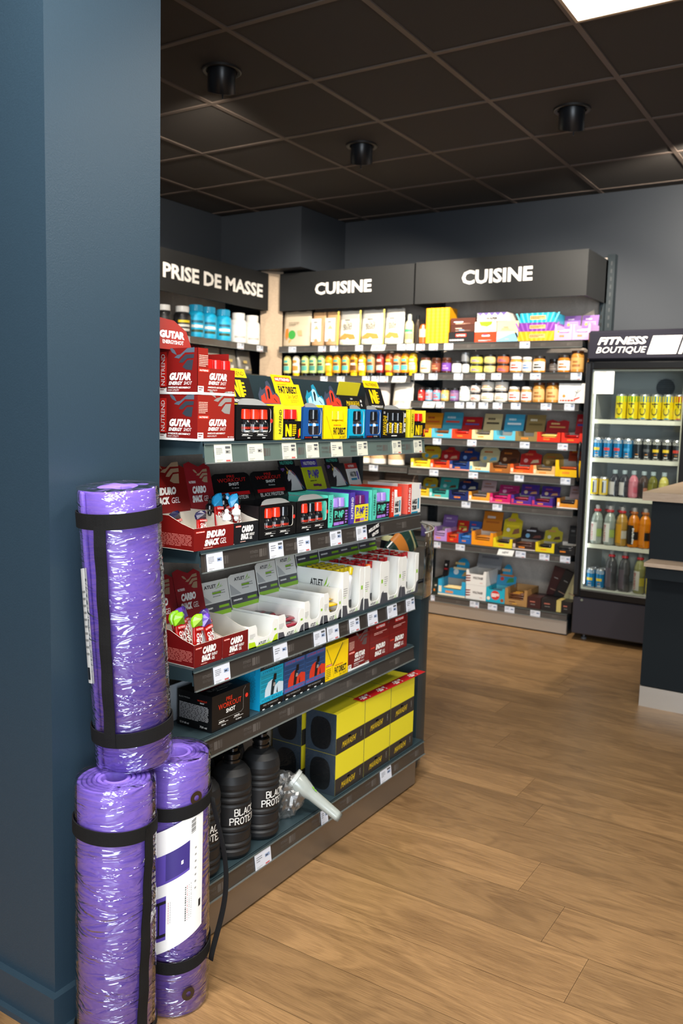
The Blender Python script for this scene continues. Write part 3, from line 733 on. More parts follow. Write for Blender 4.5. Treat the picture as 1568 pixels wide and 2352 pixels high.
# ================================================================ products on the near gondola
GF = -1.412     # front line of the products
RED = P('#74100d'); REDF = P('#8c1f15'); REDD = P('#6e0d0f'); YEL = P('#e6d82a'); YEL2 = P('#ffd800'); MINT = P('#55c9b2'); PURP = P('#4b3aa0'); LIME = P('#b9c41a'); LIL = P('#a978d8')
SIL = M('#b9b6b2', .35, .5); WGR = P('#2f3640'); WGL = P('#4d5a68'); ORR = P('#e2381a'); BLUE = P('#174f93'); CYAN = P('#08a9cf'); TEAL = P('#0e7f9c'); GRN = P('#8bc220'); DGR = P('#4a4a50')
def gspawn(key, builder, gy, z, label, cat, group=None, gx=GF, dz=0, rz=0):
    return spawn(key, builder, (gx, gy, z+.0008+dz), label, cat, group, rotz=GR+rz)
def carton(mb, w, d, h, mf, ms=None, mt=None):
    mb.box(0, w, 0, d, 0, h, ms or mf)
    front(mb).rect(0, 0, w, h, mf, .4)
    if mt: top(mb, 0, 0, h).rect(0, 0, w, d, mt, .4)
def open_tray(mb, w, d, h, hf, m, mi=CARD, t=.0016, hside=None):
    # card tray: floor, back, two sides sloping to a low front
    mb.box(0, w, 0, d, 0, t, mi)
    mb.box(0, w, d-t, d, t, h, mi)
    mb.box(0, w, 0, t, t, hf, mi); front(mb).rect(0, 0, w, hf, m, .5)
    hs = hside or h
    for x, s in ((0, 1), (w-t, -1)):
        pr = [(0, t), (d, t), (d, h), (d*.55, hs), (d*.25, hf+(hs-hf)*.35), (0, hf)]
        mb.prism(pr, x, x+t, mi, 'x')
    fl = F(mb, (0, d, 0), (0, -1, 0), (0, 0, 1)); fl.poly([(0, t), (d, t), (d, hf), (d*.75, hf+(hs-hf)*.35), (d*.45, hs), (0, h)], m, .5)
def wing(f, x, y, s, m1, m2=None):
    m2 = m2 or m1
    f.poly([(x, y+s*.62), (x+s*.1, y+s*.5), (x+s*.28, y+s*.43), (x+s*.2, y+s*.56), (x+s*.1, y+s*.63)], m1)
    f.poly([(x+s*.18, y+s*.36), (x+s*.36, y+s*.33), (x+s*.6, y+s*.5), (x+s*.95, y+s*.5), (x+s*.95, y+s*.64), (x+s*.68, y+s*.62), (x+s*.42, y+s*.45), (x+s*.3, y+s*.43)], m1)
    f.poly([(x+s*.36, y+s*.22), (x+s*.5, y+s*.21), (x+s*.68, y+s*.33), (x+s*.93, y+s*.34), (x+s*.94, y+s*.45), (x+s*.62, y+s*.44), (x+s*.44, y+s*.31)], m2)
    f.poly([(x+s*.5, y+s*.09), (x+s*.64, y+s*.02), (x+s*.86, y), (x+s*.91, y+s*.29), (x+s*.68, y+s*.28), (x+s*.58, y+s*.18)], m2)

# ---- shot bottles
def shot(r, h, cap, capc, body, deco=None, neck=True, capmat=None):
    def b():
        t = empty('shot_bottle', (0, 0, 0)); mb = MB(); mb.lathe([(r*.9, 0), (r, h*.02), (r, h*.5, body), (r*.92, h*.57), (r*.62, h*.66)], body, seg=18)
        if deco: deco(mb, r, h)
        mb.build('bottle', t)
        mb = MB(); k = r*(.8 if neck else .92); mb.lathe([(k, h*.665), (k*1.06, h*.68), (k*.98, h*.99), (k*.9, h)], cap, seg=18); mb.build('cap', t)
        return t
    return b
def band(mb, r, h, z0, z1, m, a0=0, a1=2*pi, k=.0004, n=16):
    vs = []; R_ = r+k
    for i in range(n+1):
        a = a0+(a1-a0)*i/n
        for z in (z0, z1): vs.append((R_*cos(a), R_*sin(a), z))
    mb.add(vs, [(i*2, i*2+2, i*2+3, i*2+1) for i in range(n)], m, True)
def wraptext(mb, r, s, ang, z, w, h, m, rot=0, k=.0007, bold=.02, shear=0):
    vs, fs, ar = glyphs(s, bold, shear); o = []
    for a, b in vs:
        if rot: u, v = -b*w+w/2, a*h
        else: u, v = a*w-w/2, b*h
        an = ang+u/r; o.append(((r+k)*cos(an), (r+k)*sin(an), z+v))
    mb.add(o, fs, m)
FA = -pi/2        # the side of a round thing that faces the shopper
def d_gutar(mb, r, h): band(mb, r, h, 0, h*.38, WHITE); band(mb, r, h, h*.38, h*.56, RED); wraptext(mb, r, 'GUTAR', FA+.35, h*.02, h*.14, h*.5, RED, rot=1)
def d_pre(mb, r, h): wraptext(mb, r, 'WORKOUT', FA-.05, h*.34, r*1.9, h*.08, ORR); wraptext(mb, r, 'SHOT', FA+.3, h*.24, r*.9, h*.06, WHITE); band(mb, r, h, h*.05, h*.5, SIL, FA-.75, FA-.5); 
def d_n1(mb, r, h): wraptext(mb, r, 'N1', FA+.1, h*.1, r*1.1, h*.32, YEL2); wraptext(mb, r, 'NUTREND', FA, h*.5, r*1.6, h*.05, WHITE)
def d_hyre(mb, r, h): band(mb, r, h, h*.44, h*.52, P('#1f7fd0')); wraptext(mb, r, 'B', FA-.1, h*.43, r*.5, h*.1, WHITE)
def d_fat(mb, r, h): wraptext(mb, r, 'FAT', FA, h*.3, r*1.6, h*.26, BLACK); band(mb, r, h, h*.16, h*.42, WHITE, FA+.4, FA+.9, k=.0008)
def d_maw(mb, r, h): wraptext(mb, r, 'MAWASHI', FA+.3, h*.08, r*.7, h*.52, YEL2, rot=1, shear=.3); band(mb, r, h, h*.1, h*.55, WHITE, FA-.5, FA-.35)
def d_pump(mb, r, h): band(mb, r, h, h*.1, h*.5, MINT, FA-.9, FA-.1); band(mb, r, h, h*.15, h*.45, WHITE, FA+.2, FA+.9)
def d_pumpp(mb, r, h): band(mb, r, h, h*.05, h*.5, PURP); wraptext(mb, r, 'PUMP', FA, h*.3, r*1.5, h*.14, YEL2)
def d_aakg(mb, r, h): band(mb, r, h, h*.48, h*.6, P('#c81f1a'), FA-1.2, FA-.4); band(mb, r, h, h*.48, h*.6, PURP, FA-.2, FA+.3)
DKG = M('#15171a', .15, coat=.6); CLR = M('#c9d2dc', .15, coat=.5); 
BOT = {'gutar': shot(.0165, .085, G('#c01a16'), 0, G('#e9e6e4'), d_gutar, False), 'pre': shot(.0168, .079, G('#e8361c'), 0, DKG, d_pre), 'n1': shot(.0165, .082, G('#d8201c'), 0, DKG, d_n1, False),
       'hyre': shot(.017, .083, DKG, 0, M('#232025', .2, coat=.5), d_hyre), 'fat': shot(.017, .082, G('#f2d21a'), 0, G('#f0d010'), d_fat, False), 'maw': shot(.0165, .082, DKG, 0, DKG, d_maw),
       'pumpm': shot(.0165, .084, G('#9a7fd0'), 0, G('#a9c8cc'), d_pump, False), 'pumpp': shot(.0165, .084, G('#5c1a58'), 0, G('#4b3aa0'), d_pumpp, False), 'aakg': shot(.0165, .088, G('#e8e6e2'), 0, G('#f1f0ec'), d_aakg, False), 'prek': shot(.0168, .079, DKG, 0, DKG, d_pre)}
def bottles(kind, gy0, z, xs, ys, label, gx=GF):
    # a few identical bottles inside one display
    n = 0
    for yy in ys:
        for x in xs:
            gspawn('bot_'+kind, BOT[kind], gy0+x, z, label, 'bottle', label+' group', gx=gx-yy, dz=.0022, rz=-.62)

def set_group(label, phrase):
    for o in C.objects:
        if o.get('label') == label: o['group'] = phrase

# ---- red energy-shot cartons
def red_front(f, w, h, full=True):
    sc = w/.138
    f.rect(0, 0, w, h*.055, WHITE); f.rect(.0, h*.055, .021*sc, h*.13, WHITE)
    f.fine(.003, h*.08, .015*sc, h*.09, 2, RED, l=2, seed=2)
    f.rect(.003, h*.49, .038*sc, h*.065, P('#e03a26')); f.text('NUTREND', .006, h*.503, .031*sc, h*.038, WHITE, .02, l=2)
    f.text('GUTAR', .041*sc, h*.325, .066*sc, h*.16, WHITE, .07, .25)
    f.text('ENERGY', .038*sc, h*.225, .042*sc, h*.08, WHITE, .04, .3); f.text('SHOT', .082*sc, h*.228, .023*sc, h*.072, WHITE, 0, .3)
    f.text('IMMEDIATE ABSORBENCY', .036*sc, h*.15, .067*sc, h*.035, WHITE, .02, .2); f.text('HIGH UTILITY', .035*sc, h*.09, .036*sc, h*.035, WHITE, 0, .2)
    f.text('20 × 60 ml', .112*sc, h*.07, .023*sc, h*.032, WHITE, .02)
    f.fine(.004, h*.6, .032*sc, h*.26, 7, M('#e8b8a8', .5), seed=8, fill=.5)
def red_side(f, d, h):
    f.rect(.004, h*.14, .022, h*.78, P('#c42019')); f.text('NUTREND', .008, h*.19, .0125, h*.68, WHITE, 0, rot=90)
    f.rect(0, 0, d, h*.05, WHITE); f.rect(0, h*.05, .026, h*.11, WHITE); f.fine(.005, h*.075, .018, h*.08, 2, RED, l=2, seed=2)
    wing(f, .036, h*.52, .085, WGL, WGR)
    f.text('GUTAR', .036, h*.3, .07, h*.17, WHITE, .07, .25); f.text('ENERGY', .033, h*.2, .047, h*.08, WHITE, .04, .3); f.text('SHOT', .083, h*.205, .027, h*.075, WHITE, 0, .3)
    f.text('IMMEDIATE ABSORBENCY', .031, h*.125, .075, h*.04, WHITE, .02, .2); f.text('HIGH UTILITY', .03, h*.07, .038, h*.035, WHITE, 0, .2)
def b_gutar(openf):
    def b():
        t = empty('shot_carton', (0, 0, 0)); w, d, h = .138, .128, .1115; mb = MB()
        if not openf:
            mb.box(0, w, 0, d, 0, h, RED); f = front(mb); f.rect(0, 0, w, h, REDF, .4); red_front(f, w, h); wing(f, .042, h*.6, .09, SIL); red_side(left(mb, 0, d), d, h)
            mb.build('carton', t)
        else:
            q = .0016; mb.box(0, w, 0, d, 0, q, CARD); mb.box(0, q, 0, d, q, h, RED); mb.box(w-q, w, .02, d, q, h*.95, RED); mb.box(q, w-q, d-q, d, q, h, RED)
            mb.box(0, w, -.0001, q, q, h*.58, REDF); mb.box(0, .036, -.0001, q, h*.58, h, REDF); mb.box(w-q, w, q, .02, q, h*.58, RED)
            f = front(mb, 0, -.0002, 0); red_front(f, w, h); red_side(left(mb, 0, d), d, h)
            mb.build('carton', t)
            mb = MB(); mb.prism([(0, 0), (.138, 0), (.128, .05), (.09, .075), (.03, .08), (0, .05)], 0, .002, REDF); f = front(mb)
            f.text('GUTAR', .03, .028, .085, .02, WHITE, .07, .25); f.text('ENERGYSHOT', .035, .014, .075, .01, WHITE, .02, .2)
            o = mb.build('header_card', t, (-.058, .09, h-.003)); o.rotation_euler = (radians(-14), 0, 0)
        return t
    return b
gspawn('gut_c', b_gutar(False), 1.567, Z1, 'closed dark red shot carton with silver wing, under the open red one', 'carton')
gspawn('gut_o', b_gutar(True), 1.567, Z1, 'open dark red shot carton stacked on the closed one, showing white bottles', 'carton', dz=.1125)
bottles('gutar', 1.567, Z1+.1125, (.054, .088, .1205), (.02, .056), 'white and red shot bottle in the open red carton')
set_group('white and red shot bottle in the open red carton', 'white and red shots in the open carton')
def b_carn():
    mb = MB(); w, d, h = .15, .09, .235; mb.box(0, w, 0, d, 0, h, BLACK); f = front(mb)
    for x, s, m in ((.008, 'CARNITINE', P('#d03020')), (.058, 'CARNITINE', P('#d03020')), (.106, 'BRÛLEUR', P('#e07030'))): f.text(s, x, h-.018, .026, .005, m, .01); f.rect(x, h-.028, .038, .0008, WHITE); f.fine(x, h-.075, .036, .043, 14, M('#9a9a9a', .5), seed=int(x*1000), fill=.6)
    return mb.build('supplement_carton')
o = gspawn('carn', b_carn, 1.615, Z1, 'tall black carton with three text columns behind the red cartons', 'carton', gx=GF-.17)

# ---- pocket displays: coloured spine and side, low front pocket, header card
def pocket_display(w, d, h, ms, mp, sp_w, hp, spine_txt, sptm, deco, header, hdw=None, hh=.09, tilt=-20, name='display_box', notch=True, side=None):
    def b():
        t = empty(name, (0, 0, 0)); q = .0016; mb = MB()
        mb.box(0, w, 0, d, 0, q, ms); mb.box(0, q, 0, d, q, h, ms); mb.box(w-q, w, .0, d, q, h*.98, ms); mb.box(q, w-q, d-q, d, q, h, ms)
        mb.box(0, w, -.0002, q, q, hp, mp)
        if notch: mb.prism([(0, h*.0+q), (sp_w*.82, q), (sp_w, h*.12), (sp_w, h), (0, h)], -.0004, q, ms)
        else: mb.box(0, sp_w, -.0004, q, q, h, ms)
        f = front(mb, 0, -.0005, 0)
        if spine_txt: f.text(spine_txt, sp_w*.28, h*.17, sp_w*.44, h*.68, sptm, .01, rot=90)
        deco(F(mb, (sp_w, -.0003, 0), (1, 0, 0), (0, 0, 1)), w-sp_w, hp)
        fl = left(mb, 0, d); (side or (lambda f_, d_, h_: f_.fine(.02, h_*.86, d_-.03, h_*.1, 2, M('#8a7a10', .5), seed=3)))(fl, d, h)
        top_lip = F(mb, (0, 0, h), (1, 0, 0), (0, 1, 0))
        mb.build('carton', t)
        if header:
            mb = MB(); header(mb, hdw or w); o = mb.build('header_card', t, (0, d-.003, h-.004)); o.rotation_euler = (radians(tilt), 0, 0)
        return t
    return b
def deco_n1(f, w, h):
    f.text('N', w*.13, h*.17, w*.28, h*.66, YEL2, .06); f.text('1', w*.38, h*.17, w*.1, h*.66, YEL2, -.005); f.fine(w*.53, h*.17, w*.2, h*.66, 6, YEL2, seed=4, fill=.6); f.text('PREWORKOUT', -.004, h*.02, w*.72, h*.09, WHITE, .02)
    f.rect(w*.84, h*.1, w*.07, h*.45, ORR); f.rect(w*.91, h*.2, w*.05, h*.4, YEL2)
def head_n1(mb, w):
    mb.box(0, w, 0, .002, 0, .085, BLACK); mb.prism([(0, .085), (w*.92, .085), (w*.88, .112), (-.0, .112)], 0, .002, YEL2); f = front(mb)
    f.text('NUTREND', w*.1, .091, w*.72, .012, BLACK, 0); f.text('N', w*.2, .025, w*.28, .052, YEL2, .06); f.text('1', w*.5, .025, w*.12, .052, YEL2, 0); f.fine(w*.64, .028, w*.1, .045, 4, YEL2, seed=5); f.text('PREWORKOUT', w*.12, .009, w*.72, .009, WHITE, .02)
N1 = pocket_display(.113, .165, .097, YEL, BLACK, .027, .052, 'NUTREND', INK, deco_n1, head_n1)
gspawn('n1', N1, 1.887, Z1, 'yellow-sided black pocket display, its header behind the black shot box', 'display box')
gspawn('n1', N1, 2.662, Z1, 'yellow-sided black pocket display at the far end of the top shelf', 'display box')
for a in (1.887, 2.662): bottles('n1', a, Z1, (.058, .0935), (.02, .055), 'red-capped black shot bottle in the '+('nearer' if a < 2 else 'farther')+' yellow-sided display'); 
set_group('red-capped black shot bottle in the nearer yellow-sided display', 'shots in the nearer yellow-sided display'); set_group('red-capped black shot bottle in the farther yellow-sided display', 'shots in the farther yellow-sided display')

# ---- window displays
def window_display(w, d, h, m, win, r_, label_deco, header=None, hh=.09, tilt=-20, dip=0, flap=None, side=None, mi=CARD):
    def b():
        t = empty('display_box', (0, 0, 0)); q = .0016; mb = MB()
        mb.box(0, w, 0, d, 0, q, m); mb.box(0, q, q, d, q, h, m); mb.box(w-q, w, q, d, q, h, m); mb.box(q, w-q, d-q, d, q, h, m)
        holed(mb, 0, w, 0, h, win[0], win[1], win[2], win[3], r_, 0, q, m, mi)
        label_deco(front(mb, 0, -.0001, 0), w, h)
        if side: side(left(mb, 0, d), d, h)
        mb.build('carton', t)
        if flap:
            mb = MB(); n = 10; fh = flap
            pts = [(win[0]-.004, 0)]+[(win[0]+(win[1]-win[0])*i/n, fh*(1-((2*i/n-1)**4))) for i in range(n+1)]+[(win[1]+.004, 0)]
            mb.prism(pts, 0, .0012, M('#7c7e7d', .5)); o = mb.build('top_flap', t, (0, .012, h)); o.rotation_euler = (radians(-38), 0, 0)
        if header:
            mb = MB(); header(mb, w); o = mb.build('header_card', t, (0, d-.003, h-.004)); o.rotation_euler = (radians(tilt), 0, 0)
        return t
    return b
def deco_pre(f, w, h):
    f.disc(w*.945, h*.56, .0058, P('#e03224'), ry=.0058); 
    for x in (.15, .55): f.rect(w*x, h*.13, w*.28, .0007, WHITE); f.fine(w*(x+.02), h*.145, w*.24, h*.03, 1, WHITE, seed=2, fill=.8); f.rect(w*x-.002, h*.19, w*.3, .0005, GREYC)
    f.fine(w*.3, h*.05, w*.1, h*.03, 1, WHITE, seed=1, fill=.9); f.fine(w*.7, h*.05, w*.14, h*.03, 1, WHITE, seed=7, fill=.9)
def head_pre(mb, w):
    hh = .085; pts = [(0, 0), (w, 0), (w, hh*.86), (w*.96, hh*.95), (w*.88, hh), (w*.12, hh), (w*.04, hh*.95), (0, hh*.86)]
    mb.prism(pts, 0, .002, BLACK); f = front(mb)
    f.text('PRE', w*.4, hh*.84, w*.2, hh*.09, P('#c8201c'), 0); f.text('WORKOUT', w*.14, hh*.69, w*.74, hh*.13, P('#c8201c'), 0); f.text('SHOT', w*.4, hh*.56, w*.27, hh*.1, WHITE, .02); f.text('12 shots', w*.46, hh*.45, w*.18, hh*.045, WHITE)
    f.rect(w*.1, hh*.22, w*.8, hh*.12, P('#d0141c')); serif(f, 'BLACK PROTEIN', w*.16, hh*.08, w*.68, hh*.11, WHITE)
def serif(f, s, x, y, w, h, m, rot=0, mapf=None):
    # roman capitals with bracket feet: light strokes plus slab serifs
    adv = {'I': .42, ' ': .34}; tot = sum(adv.get(c, .82) for c in s); u = w/tot; cx = x
    G_ = {'B': [[(0, 0), (0, 1)], [(0, 1), (.42, 1), (.55, .88), (.55, .65), (.42, .53), (0, .53)], [(.42, .53), (.62, .42), (.62, .12), (.45, 0), (0, 0)]], 'L': [[(0, 1), (0, 0), (.55, 0), (.55, .2)]], 'A': [[(0, 0), (.33, 1), (.66, 0)], [(.12, .35), (.54, .35)]],
          'C': [[(.6, .82), (.45, .98), (.2, .95), (.03, .7), (.03, .3), (.2, .05), (.45, .02), (.6, .18)]], 'K': [[(0, 0), (0, 1)], [(.55, 1), (.05, .48), (.6, 0)]], 'P': [[(0, 0), (0, 1), (.42, 1), (.58, .88), (.58, .62), (.42, .5), (0, .5)]],
          'R': [[(0, 0), (0, 1), (.42, 1), (.58, .88), (.58, .62), (.42, .5), (0, .5)], [(.25, .5), (.62, 0)]], 'O': [[(.03, .3), (.03, .7), (.18, .96), (.45, .96), (.62, .7), (.62, .3), (.45, .04), (.18, .04), (.03, .3)]], 'T': [[(.3, 0), (.3, 1)], [(0, .82), (0, 1), (.6, 1), (.6, .82)]],
          'E': [[(.55, .82), (.55, 1), (0, 1), (0, 0), (.57, 0), (.57, .18)], [(0, .52), (.4, .52)]], 'I': [[(.12, 0), (.12, 1)]], 'N': [[(0, 0), (0, 1), (.58, 0), (.58, 1)]]}
    feet = {'B': [(0, 0), (0, 1)], 'L': [(0, 1)], 'A': [(0, 0), (.66, 0)], 'K': [(0, 0), (0, 1), (.55, 1), (.6, 0)], 'P': [(0, 0), (0, 1)], 'R': [(0, 0), (0, 1), (.62, 0)], 'T': [(.3, 0)], 'E': [(0, 0), (0, 1)], 'I': [(.12, 0), (.12, 1)], 'N': [(0, 0), (0, 1), (.58, 1)]}
    for c in s:
        k = u
        for st in G_.get(c, []):
            pts = [(cx+a*k, y+b*h) for a, b in st]; f.line(pts, min(k*.15, h*.15), m)
        for a, b in feet.get(c, []): f.rect(cx+a*k-k*.13, y+b*(h-h*.06), k*.26, h*.06, m)
        cx += adv.get(c, .82)*u
PREB = window_display(.158, .15, .092, BLACK, (.021, .147, .021, .085), .008, deco_pre, None, flap=.022)
gspawn('pre1', PREB, 1.712, Z1, 'black shot display with rounded window, beside the red cartons', 'display box')
bottles('pre', 1.712, Z1, (.058, .096, .134), (.019, .056), 'red-capped shot bottle in the top shelf black window display'); set_group('red-capped shot bottle in the top shelf black window display', 'shots in the top black window display')
def head_diver(body, bg, band_, t1, t2):
    def hd(mb, w):
        pts = [(0, 0), (w, 0), (w, .035), (w*.92, .048), (w*.82, .045), (w*.72, .056), (w*.68, .075), (w*.6, .086), (w*.5, .082), (w*.46, .066), (w*.34, .06), (w*.22, .055), (w*.18, .064), (w*.1, .052), (0, .04)]
        mb.prism(pts, 0, .002, bg); f = front(mb)
        f.poly([(w*.05, .014), (w*.95, .014), (w*.96, .034), (w*.8, .044), (w*.68, .04), (w*.62, .066), (w*.5, .07), (w*.38, .06), (w*.3, .046), (w*.22, .04), (w*.1, .036)], body)
        f.poly([(w*.44, .03), (w*.5, .026), (w*.58, .05), (w*.56, .062), (w*.48, .058)], BLACK, 2); f.line([(w*.7, .03), (w*.82, .018)], .003, BLACK, 2); f.poly([(w*.3, .05), (w*.4, .062), (w*.36, .03), (w*.3, .02)], bg, 2)
        f.rect(w*.02, .001, w*.96, .012, band_); f.text('HYPE', w*.1, .0035, w*.36, .0075, t1, 0, l=2); f.text('BEAST', w*.5, .0035, w*.42, .0075, t2, 0, l=2)
    return hd
HR = head_diver(P('#d23a22'), P('#3a4254'), P('#41508a'), P('#2f62b0'), P('#93327a')); HC = head_diver(P('#a9d3e4'), P('#1c87a4'), P('#0aa6c4'), P('#0a4c60'), P('#0a4c60'))
def deco_hy(c1, c2, c3):
    def dd(f, w, h): f.rect(w*.08, h*.02, w*.86, h*.075, c3); f.text('SHOCK', w*.12, h*.035, w*.34, h*.045, c1, .01, l=2); f.fine(w*.54, h*.035, w*.34, h*.045, 1, c2, l=2, seed=4, fill=.9)
    return dd
def hyre(m, hd, k): return window_display(.1, .15, .092, m, (.028, .094, .013, .089), .012, deco_hy(*k), hd, flap=.016, side=lambda f, d, h: f.fine(.03, h*.2, d-.05, h*.7, 9, M('#3a6aa8', .5), seed=5))
HB = hyre(BLUE, HR, (P('#c8281c'), GREYC, BLACK)); HCY = hyre(CYAN, HC, (P('#06657c'), P('#06657c'), P('#0a2f3a')))
for k, b_, y_, lab, bl in (('hb', HB, 2.009, 'dark blue shot display, nearest blue one on the top shelf', 'dark shot bottle in the nearer blue display'), ('hc', HCY, 2.252, 'cyan shot display with pale blue header on the top shelf', 'dark shot bottle in the cyan display'), ('hb', HB, 2.356, 'dark blue shot display right of the cyan one', 'dark shot bottle in the blue display beside cyan')):
    gspawn(k, b_, y_, Z1, lab, 'display box'); bottles('hyre', y_, Z1, (.046, .0805), (.0195, .056), bl); set_group(bl, bl.replace('shot bottle', 'shots'))
def deco_fat(f, w, h):
    f.text('FAT DIRECT', w*.1, h*.24, w*.8, h*.42, INK, .04); f.text('2in1 SHOT', w*.5, h*.04, w*.42, h*.15, INK, 0); f.fine(w*.12, h*.74, w*.75, h*.08, 1, P('#d8761a'), seed=2, fill=.8); f.line([(-w*.35, h*1.3), (-w*.1, h*.55), (w*.1, 0)], .0012, INK)
def side_fat(f, d, h): f.line([(d*.5, h*.85), (d*.62, h)], .006, P('#6c3f7a')); f.line([(d*.62, h*.85), (d*.72, h)], .003, P('#6c3f7a'))
def head_fat(mb, w):
    mb.box(0, w, 0, .002, 0, .072, YEL2); mb.prism([(w*.0, .072), (w*.8, .072), (w*.74, .1), (-w*.03, .1)], 0, .002, YEL2); f = front(mb)
    f.rect(w*.07, .078, w*.62, .015, P('#d2401c')); f.text('NUTREND', w*.1, .081, w*.56, .009, WHITE, .03, l=2); f.fine(w*.12, .066, w*.6, .004, 1, P('#d8761a'), seed=3, fill=.8)
    f.text('FAT', w*.12, .04, w*.27, .024, INK, .05, 0); f.text('DIRECT', w*.42, .04, w*.44, .024, INK, .05, 0); f.text('2in1 SHOT', w*.42, .024, w*.42, .012, INK, 0); f.line([(w*.3, .04), (w*.4, .015)], .0012, INK); f.fine(w*.5, .01, w*.34, .012, 3, INK, seed=9, fill=.3)
FATD = pocket_display(.131, .165, .1, YEL2, YEL2, .045, .052, None, INK, deco_fat, head_fat, notch=False, side=side_fat)
gspawn('fat', FATD, 2.115, Z1, 'bright yellow shot display with black lettering between the blue displays', 'display box')
bottles('fat', 2.115, Z1, (.075, .11), (.0205, .056), 'yellow shot bottle in the bright yellow display'); set_group('yellow shot bottle in the bright yellow display', 'shots in the bright yellow display')
def deco_maw(f, w, h): f.text('MAWASHI', w*.04, h*.1, w*.16, h*.68, YEL2, .0, .3, rot=90); f.fine(w*.4, h*.045, w*.36, h*.05, 1, WHITE, seed=3, fill=.8); f.rect(w*.05, h*.84, w*.07, h*.08, GREYC); [f.rect(w*.93, h*(.2+.18*k), w*.05, h*.14, (WHITE, WHITE, YEL2, WHITE)[k]) for k in range(4)]
def head_maw(mb, w):
    mb.box(0, w*1.05, 0, .002, 0, .052, BLACK); f = front(mb); f.text('MAWASHI', w*.28, .014, w*.52, .018, YEL2, .0, .3); f.rect(w*.48, .037, w*.09, .006, GREYC)
    mb.add([(0, 0, .052), (w*.8, 0, .052), (w*.78, -.03, .088), (-.01, -.03, .088), (0, .0015, .0535), (w*.8, .0015, .0535), (w*.78, -.0285, .0895), (-.01, -.0285, .0895)], [(0, 1, 2, 3), (7, 6, 5, 4), (0, 4, 5, 1), (3, 2, 6, 7), (0, 3, 7, 4), (1, 5, 6, 2)], YEL)
    f.fine(w*.86, .01, w*.06, .03, 2, WHITE, seed=6, fill=.6)
MAWD = window_display(.165, .165, .095, BLACK, (.034, .150, .016, .089), .008, deco_maw, head_maw, flap=.018)
gspawn('maw', MAWD, 2.462, Z1, 'black shot display with yellow script lettering on the top shelf', 'display box')
bottles('maw', 2.462, Z1, (.07, .106, .142), (.0195, .056), 'black shot bottle with yellow script in the top display'); set_group('black shot bottle with yellow script in the top display', 'shots in the black script display')

# ================================================================ second shelf
def gel(w, h, mtop, mbody, txt, mt=None, capm=None, back=False):
    def b():
        t = empty('gel_sachet', (0, 0, 0)); mb = MB(); n = 7; th = .007
        prof = [(.9, 0, .1), (1, .03, .2), (1, .2, 1), (.98, .5, 1.1), (.95, .72, .8), (.9, .84, .4)]
        vs = []
        for ww, zz, tt in prof:
            for i in range(n):
                x = -w/2*ww+w*ww*i/(n-1); y = th*tt*(1-(2*i/(n-1)-1)**2)
                vs.append((x, -y, zz*h))
            for i in range(n-2, 0, -1):
                x = -w/2*ww+w*ww*i/(n-1); y = th*tt*.5*(1-(2*i/(n-1)-1)**2); vs.append((x, y, zz*h))
        k = 2*n-2; m = len(prof)
        mb.add(vs, [(j*k+i, j*k+(i+1) % k, (j+1)*k+(i+1) % k, (j+1)*k+i) for j in range(m-1) for i in range(k)]+[tuple(reversed(range(k)))], mbody if not back else M('#c8c8c8', .35, coat=.4), True)
        f = F(mb, (-w/2, -th*1.25, 0), (1, 0, 0), (0, 0, 1))
        if not back:
            f.text(txt[0], w*.16, h*.16, w*.3, h*.46, WHITE, .04, .2, rot=90); f.text(txt[1], w*.5, h*.12, w*.26, h*.5, WHITE, .03, .2, rot=90); f.rect(w*.1, h*.66, w*.8, h*.07, P('#c8201a')); f.text('NUTREND', w*.14, h*.675, w*.7, h*.04, WHITE, .01, l=3)
        else: f.fine(w*.12, h*.1, w*.76, h*.56, 24, M('#7c7c80', .5), seed=3, fill=.45)
        mb.build('pouch', t)
        mb = MB(); vs = [(-w*.48, -.004, h*.74), (w*.48, -.004, h*.74), (w*.46, -.005, h*.86), (w*.36, -.01, h*.93), (w*.14, -.012, h), (-w*.12, -.008, h*1.0), (-w*.34, -.002, h*.95), (-w*.46, 0, h*.86)]
        vs2 = [(x, y+.006, z) for x, y, z in vs]; c = (0, -.016, h*.9)
        mb.add(vs+vs2+[c], [(i, (i+1) % 8, 16) for i in range(8)]+[tuple(8+i for i in reversed(range(8)))]+[(i, i+8, (i+1) % 8+8, (i+1) % 8) for i in range(8)], mtop)
        mb.build('tear_top', t)
        return t
    return b
REDG = G('#a81814'); GEL = {}
def tray_box(w, d, h, hf, m, deco, hd=None, hh=.1, tilt=-14, side=None, hs=None, mi=CARD):
    def b():
        t = empty('display_tray', (0, 0, 0)); mb = MB(); open_tray(mb, w, d, h, hf, m, mi, hside=hs)
        deco(front(mb, 0, -.0002, 0), w, hf)
        if side: side(left(mb, 0, d), d, hf)
        mb.build('carton', t)
        if hd: mb = MB(); hd(mb, w); o = mb.build('header_card', t, (0, d-.003, h-.005)); o.rotation_euler = (radians(tilt), 0, 0)
        return t
    return b
def deco_snack(t1, t2, t3=None):
    def dd(f, w, h):
        f.rect(w*.05, h*.78, w*.22, h*.08, P('#d23a28')); f.text('NUTREND', w*.06, h*.79, w*.2, h*.05, WHITE, .02, l=2)
        f.text(t1, w*.3, h*.5, w*.48, h*.33, WHITE, .07, .25)
        if t3: f.text(t2, w*.26, h*.16, w*.34, h*.3, WHITE, .07, .25); f.text('ENERGY', w*.62, h*.32, w*.22, h*.13, WHITE, .02, .2); f.text('GEL', w*.62, h*.15, w*.12, h*.13, WHITE, .02, .2)
        else: f.text(t2, w*.26, h*.15, w*.37, h*.3, WHITE, .07, .25); f.text('GEL', w*.65, h*.17, w*.16, h*.25, WHITE, 0, .25)
        f.fine(w*.24, h*.05, w*.35, h*.05, 1, M('#e8b0a0', .5), seed=3, fill=.7)
    return dd
